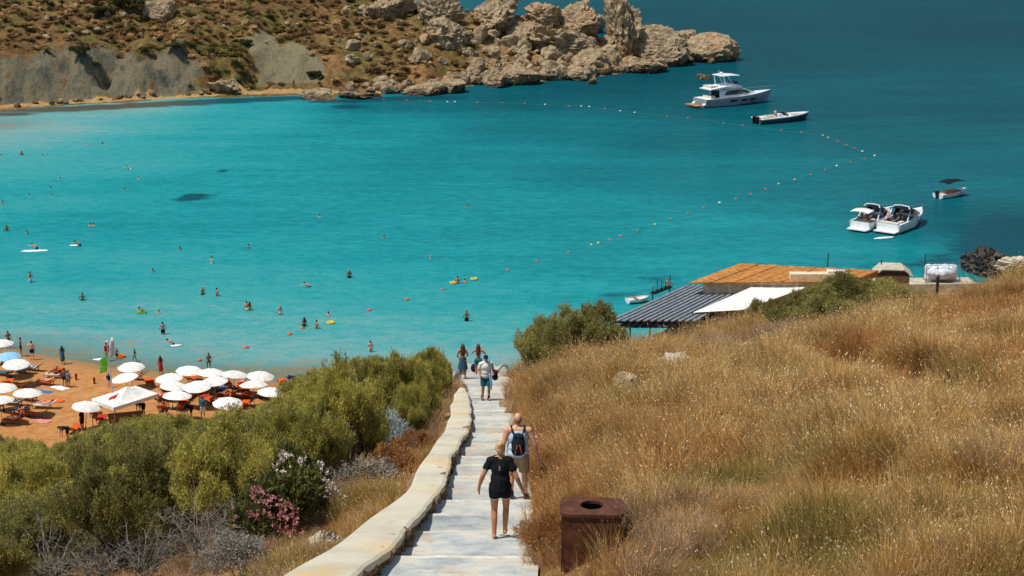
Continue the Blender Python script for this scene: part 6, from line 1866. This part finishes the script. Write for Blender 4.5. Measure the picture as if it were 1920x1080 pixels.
# ------------------------------------------------------------------ buoy lines
def lathe(name, prof, mat, n=12):
    mb = MB(); mb.loft([[(r * math.cos(6.283 * k / n), r * math.sin(6.283 * k / n), z) for k in range(n)] for r, z in prof])
    return mb.mesh(name, mat, True)
M_buoy = {'orange': plain('orange_buoy', srgb(214, 96, 44), srgb(190, 80, 36), 6, .5, .4), 'yellow': plain('yellow_buoy', srgb(226, 196, 72), srgb(206, 172, 56), 6, .5, .4), 'white': plain('white_buoy', srgb(236, 236, 230), srgb(214, 214, 206), 6, .5, .4)}
BUOY = lathe('float', [(.05, -.16), (.22, -.12), (.31, .0), (.28, .12), (.16, .2), (.05, .23)], M_buoy['orange'])
LOOP = ring_mesh('eyelet', .05, .014, M_metal)
LINE1 = [(374, 676, 'o'), (462, 652, 'o'), (543, 627, 'o'), (620, 604, 'y'), (692, 582, 'o'), (763, 562, 'o'), (830, 543, 'o'), (952, 507, 'o'), (1007, 490, 'o'), (1066, 473, 'o'), (1109, 459, 'y'), (1122, 456, 'y'), (1144, 450, 'o'), (1164, 443, 'o'), (1195, 433, 'o'), (1228, 421, 'y'), (1257, 411, 'o'), (1290, 400, 'o'), (1320, 390, 'o'), (1349, 380, 'w'), (1380, 373, 'o'), (1408, 364, 'o'), (1436, 355, 'o'),
         (1460, 345, 'y'), (1490, 337, 'y'), (1520, 328, 'o'), (1547, 319, 'o'), (1569, 311, 'w'), (1595, 304, 'o'), (1621, 298, 'o'), (1640, 292, 'w')]
LINE2 = [(1617, 284, 'w'), (1602, 278, 'o'), (1587, 272, 'o'), (1571, 265, 'o'), (1553, 258, 'y'), (1543, 254, 'y'), (1503, 248, 'o'), (1465, 245, 'o'), (1393, 235, 'o'), (1357, 231, 'o'), (1290, 221, 'o'), (1252, 218, 'o'), (1190, 211, 'w'), (1163, 208, 'w'), (1134, 204, 'o'), (1105, 200, 'w'), (1090, 199, 'w'), (1068, 199, 'o'), (1022, 196, 'w'), (984, 194, 'o'), (942, 193, 'o'), (896, 192, 'o'), (853, 191, 'w'), (839, 191, 'w'), (807, 190, 'o'), (763, 188, 'o'), (720, 187, 'o')]
CN = {'o': 'orange', 'y': 'yellow', 'w': 'white'}
ORD = ['first', 'second', 'third'] + ['%dth' % k for k in range(4, 60)]
for nm, LN in (('near diagonal buoy line, counted from the beach', LINE1), ('far buoy line, counted from its outer corner', LINE2)):
    ctr = []
    for k, (u, v, cc) in enumerate(LN):
        q = at_z(u, v, 0.02)
        b_ = thing('buoy', '%s float, %s on the %s' % (CN[cc], ORD[k], nm), 'buoy', q, k * .7, 'floats of the swimming zone lines', (.8 if v > 560 else .6))
        part('float', BUOY, b_, M_buoy[CN[cc]])
        part('eyelet', LOOP, b_, loc=(0, 0, .27), rot=(1.57, 0, 0))
        ctr.append(q)
    mb = MB(); mb.tube([c_ + V3(0, 0, -.005) for c_ in ctr], .006, 4)
    tag(part('float_rope', mb.mesh('float_rope', CL['khaki']), None), 'thin rope linking the floats of the ' + nm.split(',')[0], 'rope')

# ------------------------------------------------------------------ boats (bow along +x)
M_gel = plain('white_gelcoat', srgb(232, 234, 234), srgb(216, 220, 222), 2, .25, .5)
M_gelgrey = plain('silver_grey_gelcoat', srgb(150, 162, 168), srgb(128, 140, 148), 2, .25, .5)
M_glass = plain('tinted_boat_glass', srgb(16, 26, 34), srgb(10, 18, 24), 2, .08, .6)
M_teak = plain('teak_deck', srgb(176, 132, 92), srgb(146, 104, 68), 6, .7, .2)
M_seat = plain('cream_cushion', srgb(216, 206, 188), srgb(194, 182, 160), 5, .8, .2)
M_blackc = plain('black_canvas', srgb(26, 34, 42), srgb(18, 24, 30), 5, .9, .1)
M_engine = plain('black_engine_cowl', srgb(22, 24, 28), srgb(14, 16, 18), 5, .3, .5)
def hull_rings(L, B, Hs, sheer, draft=.5, full=.55, n=16):
    R = []
    for i in range(n + 1):
        s = i / n
        x = -L / 2 + L * s
        k = 0 if s < full else ((s - full) / (1 - full))
        b = B / 2 * (1 - k ** 2.2) + .02
        z = Hs + sheer * s ** 2
        kz = -draft * (1 - k ** 3)
        rake = .10 * L * k ** 2
        ch = b * (.86 - .35 * k)
        R.append(([(x + rake * .0, 0, kz), (x, ch, .12 + .3 * k * Hs), (x + rake * .3, b, z * .75), (x + rake * .35, b * 1.0, z)], z, b, x + rake * .35))
    return R
def hull_mesh(name, R, mat):
    mb = MB()
    rings = []
    for pts, z, b, xd in R:
        port = [(x, -y, zz) for x, y, zz in pts[:0:-1]]
        rings.append(port + pts)
    mb.loft(rings, closed=False, cap=False)
    n = len(rings[0])
    mb.add(rings[0], [tuple(range(n))])
    return mb.mesh(name, mat)
def deck_mesh(name, R, i0, i1, dz, inset, mat):
    mb = MB()
    a = [(xd, b - inset, z + dz) for _, z, b, xd in R[i0:i1 + 1]]
    bb_ = [(xd, -(max(b - inset, 0)), z + dz) for _, z, b, xd in R[i0:i1 + 1]]
    mb.loft([[p, q] for p, q in zip(a, bb_)], closed=False, cap=False)
    return mb.mesh(name, mat)
def house(name, sec, mat):                       # sec: list of (x, half width, z low, z high, top half width)
    mb = MB()
    mb.loft([[(x, -w_, z0), (x, w_, z0), (x, wt, z1 - .08), (x, wt * .8, z1), (x, -wt * .8, z1), (x, -wt, z1 - .08)] for x, w_, z0, z1, wt in sec])
    return mb.mesh(name, mat)
def rail_mesh(R, i0, i1, h, mat=None):
    mb = MB()
    for s in (-1, 1):
        pts = [(xd, s * max(b - .1, 0.02), z + h) for _, z, b, xd in R[i0:i1 + 1]]
        mb.tube(pts, .022, 5)
        for (x, y, z), (_, zz, b, xd) in list(zip(pts, R[i0:i1 + 1]))[::2]:
            mb.tube([(x, y, z), (x, y, zz)], .015, 4)
    return mb.mesh('rail', mat or M_metal)
# flybridge yacht
a, b = at_z(1302, 201), at_z(1440, 190)
ang = math.atan2((b - a).y, (b - a).x)
L = (b - a).length * 1.02
yt = thing('motor_yacht', 'large flybridge motor yacht with white hardtop anchored off the headland', 'boat', (a + b) / 2 + V3(0, 0, 0), ang)
R = hull_rings(L - 1.4, 4.4, 1.55, .75, .7, .45, 18)
hl = part('hull', hull_mesh('hull', R, M_gelgrey), yt, loc=(.6, 0, 0))
part('deck', deck_mesh('deck', R, 0, 18, -.02, .05, M_gel), yt, loc=(.6, 0, 0))
for s in (-1, 1):
    for x0, x1 in ((-2.4, -.9), (.2, 1.4), (2.2, 3.6)):
        mb = MB()
        yb = [np.interp(x - .6 + .6, [r[3] for r in R], [r[2] for r in R]) for x in (x0, x1)]
        mb.add([(x0, s * (yb[0] + .012), .8), (x1, s * (yb[1] + .012), .86), (x1, s * (yb[1] + .03), 1.18), (x0, s * (yb[0] + .03), 1.15)], [(0, 1, 2, 3)])
        part('hull_window', mb.mesh('hull_window', M_glass), hl)
hs = part('cabin', house('cabin', [(-3.8, 1.75, 1.5, 3.05, 1.55), (-1, 1.85, 1.55, 3.2, 1.6), (1.6, 1.75, 1.65, 3.1, 1.4), (3.6, 1.3, 1.85, 2.45, 1.0), (5.0, .8, 2.0, 2.1, .6)], M_gel), yt)
for s in (-1, 1):
    mb = MB(); mb.add([(-3.0, s * 1.80, 2.05), (-.5, s * 1.87, 2.1), (2.2, s * 1.69, 2.15), (3.4, s * 1.36, 2.2), (2.2, s * 1.46, 2.75), (.5, s * 1.63, 2.95), (-2.2, s * 1.67, 2.85)], [(0, 1, 2, 3, 4, 5, 6)])
    part('side_window', mb.mesh('side_window', M_glass), hs)
mb = MB(); mb.add([(2.2, -1.2, 2.92), (2.2, 1.2, 2.92), (4.3, .85, 2.30), (4.3, -.85, 2.30)], [(0, 1, 2, 3)]); part('windscreen', mb.mesh('windscreen', M_glass), hs)
fl = part('flybridge', house('flybridge', [(-6.2, 1.75, 3.15, 3.35, 1.8), (-3, 1.95, 3.2, 3.75, 2.0), (-.5, 1.9, 3.2, 4.0, 1.8), (1.4, 1.4, 3.15, 3.5, 1.1)], M_gel), yt)
mb = MB(); mb.box((-4.9, 0, 3.6), (1.6, 2.6, .45)); part('sofa', mb.mesh('sofa', M_seat), fl)
mb = MB(); mb.loft([[(-3.6, -1.6, 5.55), (-3.6, 1.6, 5.55), (-3.6, 1.5, 5.68), (-3.6, -1.5, 5.68)], [(-1.5, -1.75, 5.62), (-1.5, 1.75, 5.62), (-1.5, 1.6, 5.78), (-1.5, -1.6, 5.78)], [(.6, -1.4, 5.5), (.6, 1.4, 5.5), (.6, 1.3, 5.58), (.6, -1.3, 5.58)]]); ht = part('hardtop', mb.mesh('hardtop', M_gel), fl)
for s in (-1, 1):
    mb = MB(); mb.tube([(-2.6, s * 1.7, 3.7), (-3.2, s * 1.5, 5.58)], .12, 6); mb.tube([(-1.0, s * 1.75, 3.8), (-2.2, s * 1.55, 5.6)], .08, 6); part('arch', mb.mesh('arch', M_gel), fl)
mb = MB(); mb.tube([(-3.0, 0, 5.7), (-3.2, 0, 6.5)], .06, 6); part('mast', mb.mesh('mast', M_gel), fl)
dm = lathe('radar_dome', [(.05, 0), (.3, .05), (.32, .2), (.2, .36), (.03, .42)], M_gel); part('radar_dome', dm, fl, loc=(-2.6, 0, 5.8))
mb = MB(); mb.add([(-.1, -1.6, 3.95), (-.1, 1.6, 3.95), (.4, 1.2, 4.35), (.4, -1.2, 4.35)], [(0, 1, 2, 3)]); part('wind_deflector', mb.mesh('wind_deflector', M_glass), fl)
mb = MB(); mb.box((-L / 2 + .1, 0, .42), (1.5, 4.0, .16)); part('swim_platform', mb.mesh('swim_platform', M_teak), yt)
mb = MB()
for s in (-1, 1):
    mb.loft([[(-L / 2 + .9, s * 1.3, .5), (-L / 2 + .9, s * 2.05, .5), (-L / 2 + 2.4, s * 2.05, 1.6), (-L / 2 + 2.4, s * 1.3, 1.6)], [(-L / 2 + 1.2, s * 1.3, .4), (-L / 2 + 1.2, s * 2.05, .4), (-L / 2 + 2.8, s * 2.05, 1.5), (-L / 2 + 2.8, s * 1.3, 1.5)]])
part('stern_stair', mb.mesh('stern_stair', M_gel), yt)
mb = MB(); mb.add([(-3.85, -1.4, 1.65), (-3.85, 1.4, 1.65), (-3.85, 1.3, 2.9), (-3.85, -1.3, 2.9)], [(0, 1, 2, 3)]); part('saloon_door', mb.mesh('saloon_door', M_glass), yt)
part('rail', rail_mesh(R, 8, 18, .6), yt, loc=(.6, 0, 0))
mb = MB(); mb.box((-5.2, 0, 1.75), (.9, 2.6, .5)); part('cockpit_seat', mb.mesh('cockpit_seat', M_seat), yt)

def cabin_cruiser(label, stern, bow, B, big=True, top=M_blackc):
    ang = math.atan2((bow - stern).y, (bow - stern).x)
    L = (bow - stern).length
    w = thing('cabin_cruiser', label, 'boat', (stern + bow) / 2, ang)
    R = hull_rings(L, B, 1.15, .55, .5, .5, 16)
    hl = part('hull', hull_mesh('hull', R, M_gel), w)
    part('foredeck', deck_mesh('foredeck', R, 8, 16, .0, .03, M_gel), w)
    part('cockpit_sole', deck_mesh('cockpit_sole', R, 0, 8, -.55, .12, M_gelgrey), w)
    for s in (-1, 1):
        mb = MB(); mb.loft([[(xd, s * b, z), (xd, s * (b - .22), z + .04), (xd, s * (b - .22), z - .6), (xd, s * (b - .05), z - .6)] for _, z, b, xd in R[0:9]]); part('coaming', mb.mesh('coaming', M_gel), w)
        for x0 in (.6, 1.7):
            yb = np.interp(x0, [r[3] for r in R], [r[2] for r in R])
            part('porthole', lathe('porthole', [(.02, -.02), (.13, -.02), (.13, .02), (.02, .02)], M_glass, 10), hl, loc=(x0, s * (yb - .03), .92), rot=(1.57, 0, 0), scale=(1.5, 1, 1))
    x0 = L * .05
    part('cabin_top', house('cabin_top', [(x0, B * .40, 1.2, 1.62, B * .34), (x0 + L * .15, B * .36, 1.3, 1.72, B * .28), (x0 + L * .33, B * .16, 1.5, 1.66, B * .1)], M_gel), w)
    mb = MB()
    for s in (-1, 1):
        mb.add([(x0 - L * .10, s * B * .44, 1.25), (x0 + L * .14, s * B * .38, 1.55), (x0 - L * .02, s * B * .33, 2.25), (x0 - L * .08, s * B * .36, 2.2)], [(0, 1, 2, 3)])
    mb.add([(x0 + L * .14, -B * .38, 1.55), (x0 + L * .18, 0, 1.66), (x0 + L * .14, B * .38, 1.55), (x0 - L * .02, B * .33, 2.25), (x0 + L * .01, 0, 2.3), (x0 - L * .02, -B * .33, 2.25)], [(0, 1, 4, 5), (1, 2, 3, 4)])
    ws_ = part('windscreen', mb.mesh('windscreen', M_glass), w)
    mb = MB()
    for s in (-1, 1):
        mb.tube([(x0 - L * .12, s * B * .45, 1.22), (x0 + L * .15, s * B * .385, 1.56), (x0 - L * .02, s * B * .335, 2.28), (x0 - L * .12, s * B * .36, 2.2)], .035, 5)
    mb.tube([(x0 - L * .02, -B * .335, 2.28), (x0 + L * .01, 0, 2.33), (x0 - L * .02, B * .335, 2.28)], .035, 5)
    part('screen_frame', mb.mesh('screen_frame', M_gel), ws_)
    mb = MB()
    for s in (-1, 1):
        mb.tube([(x0 - L * .30, s * B * .46, 1.2), (x0 - L * .20, s * B * .42, 2.3), (x0 - L * .16, s * B * .3, 2.75)], .07, 6)
    mb.tube([(x0 - L * .16, -B * .3, 2.75), (x0 - L * .15, 0, 2.82), (x0 - L * .16, B * .3, 2.75)], .07, 6)
    part('radar_arch', mb.mesh('radar_arch', M_gel), w)
    mb = MB(); rows = []
    for i in range(5):
        xx = x0 - L * .30 + L * .32 * i / 4
        rows.append([(xx, y_ * B * .44, 2.72 - .25 * (y_ ** 2) - (.4 * (i / 4) ** 3)) for y_ in (-1, -.5, 0, .5, 1)])
    mb.loft(rows + [[(x, y, z - .03) for x, y, z in r] for r in rows[::-1]], closed=False, cap=False); part('canopy', mb.mesh('canopy', top, True), w)
    mb = MB(); mb.box((-L / 2 - .45, 0, .3), (1.1, B * .9, .12)); part('swim_platform', mb.mesh('swim_platform', M_gel), w)
    mb = MB(); mb.box((-L / 2 + .5, 0, 1.0), (.8, B * .75, .5)); part('sun_pad', mb.mesh('sun_pad', M_seat), w)
    mb = MB(); mb.box((-L / 2 + 1.9, -B * .25, .95), (.9, .5, .5)); part('helm_seat', mb.mesh('helm_seat', M_seat), w)
    part('rail', rail_mesh(R, 10, 16, .45), w)
    mb = MB(); mb.tube([(x0 - L * .16, .2, 2.8), (x0 - L * .18, .2, 3.6)], .015, 4); part('antenna', mb.mesh('antenna', M_gel), w)
    return w, L, ang
s1, b1 = at_z(1664, 437), at_z(1741, 407)
w1, L1, a1 = cabin_cruiser('white cabin cruiser with open cockpit, right one of two moored together', s1, s1 + (b1 - s1).normalized() * 9.2, 3.1)
s2 = at_z(1612, 433)
w2, L2, a2 = cabin_cruiser('white cabin cruiser with white stern awning, left one of two moored together', s2, s2 + (b1 - s1).normalized() * 8.2, 2.8)
def on_boat(w, x, y, z):
    return w.matrix_basis @ Vector((x, y, z))
for w, L_, xs in ((w1, L1, ((-3.2, .6, 'black', 'man_hips', 'man standing in the cockpit of the right cabin cruiser', 'fair'), (-2.2, -.5, 'navy', 'shirted', 'person in dark clothes at the helm of the right cabin cruiser', 'tan'))), (w2, L2, ((-3.0, .4, 'red', 'sitter', 'person in red sitting at the stern of the left cabin cruiser', 'brown'), (-3.4, -.6, 'orange', 'man', 'tanned person standing at the stern of the left cabin cruiser', 'brown')))):
    for x_, y_, we, kd, lab, sk in xs:
        q = on_boat(w, x_, y_, .62 if kd != 'sitter' else .42)
        person(kd, lab, q, a1 + 1.2, 1.72, sk, 'dark', we)
mb = MB(); rows = [[(-4.6 + .55 * i, y_ * 1.2, 2.5 - .15 * y_ ** 2 + .05 * i) for y_ in (-1, -.5, 0, .5, 1)] for i in range(4)]
mb.loft(rows + [[(x, y, z - .03) for x, y, z in r] for r in rows[::-1]], closed=False, cap=False); part('stern_awning', mb.mesh('stern_awning', M_canvas, True), w2)

# grey open speedboat
a, b = at_z(1418, 232), at_z(1512, 224)
sbt = thing('speedboat', 'long open motor boat with grey hull lying below the yacht', 'boat', (a + b) / 2, math.atan2((b - a).y, (b - a).x))
L = (b - a).length
R = hull_rings(L, 2.9, .85, .45, .4, .5, 16)
part('hull', hull_mesh('hull', R, plain('slate_hull', srgb(70, 82, 92), srgb(54, 64, 74), 2, .25, .5)), sbt)
part('deck', deck_mesh('deck', R, 7, 16, .0, .02, M_gel), sbt)
part('cockpit_sole', deck_mesh('cockpit_sole', R, 0, 7, -.35, .1, M_teak), sbt)
mb = MB()
for s in (-1, 1):
    mb.tube([(xd, s * (b_ - .02), z + .02) for _, z, b_, xd in R], [.16] * 14 + [.14, .12, .1], 7)
part('gunwale_tube', mb.mesh('gunwale_tube', M_gel, True), sbt)
mb = MB(); mb.add([(.6, -1.0, .9), (1.6, 0, 1.05), (.6, 1.0, .9), (.0, .85, 1.6), (.6, 0, 1.7), (.0, -.85, 1.6)], [(0, 1, 4, 5), (1, 2, 3, 4)]); part('windscreen', mb.mesh('windscreen', M_glass), sbt)
mb = MB(); mb.box((-.5, 0, .95), (.7, 1.2, .9)); part('console', mb.mesh('console', M_gel), sbt)
for x_ in (-1.6, -2.7):
    mb = MB(); mb.box((x_, 0, .75), (.6, 1.8, .5)); mb.box((x_ - .28, 0, 1.05), (.12, 1.8, .5)); part('seat', mb.mesh('seat', M_seat), sbt)
for s in (-.45, .45):
    mb = MB(); mb.loft([[(-L / 2 - .1 + x_, s + y_ * w_, z_) for x_, y_ in ((-.3, -.2), (.25, -.2), (.3, .2), (-.3, .2))] for w_, z_ in ((.4, -.2), (.5, .5), (1, .7), (1, 1.15), (.7, 1.3))]); part('outboard', mb.mesh('outboard', M_engine), sbt)
mb = MB(); mb.box((-L / 2 + 1.2, 0, .95), (1.4, 2.0, .3)); part('sun_pad', mb.mesh('sun_pad', M_seat), sbt)
mb = MB(); mb.box((3.0, 0, 1.22), (2.0, 1.2, .14)); part('bow_cushion', mb.mesh('bow_cushion', M_seat), sbt)
q = sbt.matrix_basis @ Vector((-1.2, .3, .2)); person('shirted', 'person in white aboard the grey hulled motor boat', q + V3(0, 0, .25), .5, 1.75, 'tan', 'dark', 'white', 'navy')

# small boat with dark sunshade
a, b = at_z(1758, 372), at_z(1808, 364)
dn = thing('small_motorboat', 'small white boat under a dark fabric sunshade', 'boat', (a + b) / 2, math.atan2((b - a).y, (b - a).x))
L = (b - a).length * 1.0
R = hull_rings(L, 1.8, .6, .3, .3, .5, 12)
part('hull', hull_mesh('hull', R, M_gel), dn)
part('cockpit_sole', deck_mesh('cockpit_sole', R, 0, 9, -.25, .08, M_seat), dn)
part('foredeck', deck_mesh('foredeck', R, 9, 12, 0, .0, M_gel), dn)
mb = MB(); rows = []
for i in range(7):
    f = i / 6
    rows.append([(-L * .32 + L * .66 * f, y_ * .95, 2.05 + .28 * math.sin(3.14 * f) - .12 * y_ ** 2 + (.1 * math.sin(f * 9)) * .3) for y_ in (-1, -.5, 0, .5, 1)])
mb.loft(rows + [[(x, y, z - .03) for x, y, z in r] for r in rows[::-1]], closed=False, cap=False); part('sunshade', mb.mesh('sunshade', M_blackc, True), dn)
for s in (-1, 1):
    mb = MB(); mb.tube([(0, s * .88, .6), (-L * .3, s * .92, 1.95)], .02, 5); mb.tube([(0, s * .88, .6), (L * .3, s * .92, 1.95)], .02, 5); part('frame', mb.mesh('frame', M_metal), dn)
mb = MB(); mb.loft([[(-L / 2 - .1 + x_, y_ * w_, z_) for x_, y_ in ((-.25, -.2), (.2, -.2), (.25, .2), (-.25, .2))] for w_, z_ in ((.4, -.2), (.5, .4), (1, .6), (1, .95), (.7, 1.05))]); part('outboard', mb.mesh('outboard', M_engine), dn)
mb = MB(); mb.box((-.2, 0, .62), (.5, 1.3, .3)); part('seat', mb.mesh('seat', CL['orange']), dn)
flat_blob('paddle_board', 'white paddle board floating behind the two moored cruisers', 'board', at_z(1657, 446, .06), 1.4, .38, M_gel, .1, .35, 2)
dg_ = thing('dinghy', 'white dinghy at the shore left of the pergola', 'boat', at_z(1196, 566, .05), .35)
R = hull_rings(2.3, 1.2, .4, .15, .15, .5, 10)
part('hull', hull_mesh('hull', R, M_gel), dg_); part('sole', deck_mesh('sole', R, 0, 10, -.15, .06, M_seat), dg_)
mb = MB(); mb.box((-.2, 0, .36), (.25, 1.05, .05)); part('thwart', mb.mesh('thwart', M_wood), dg_)
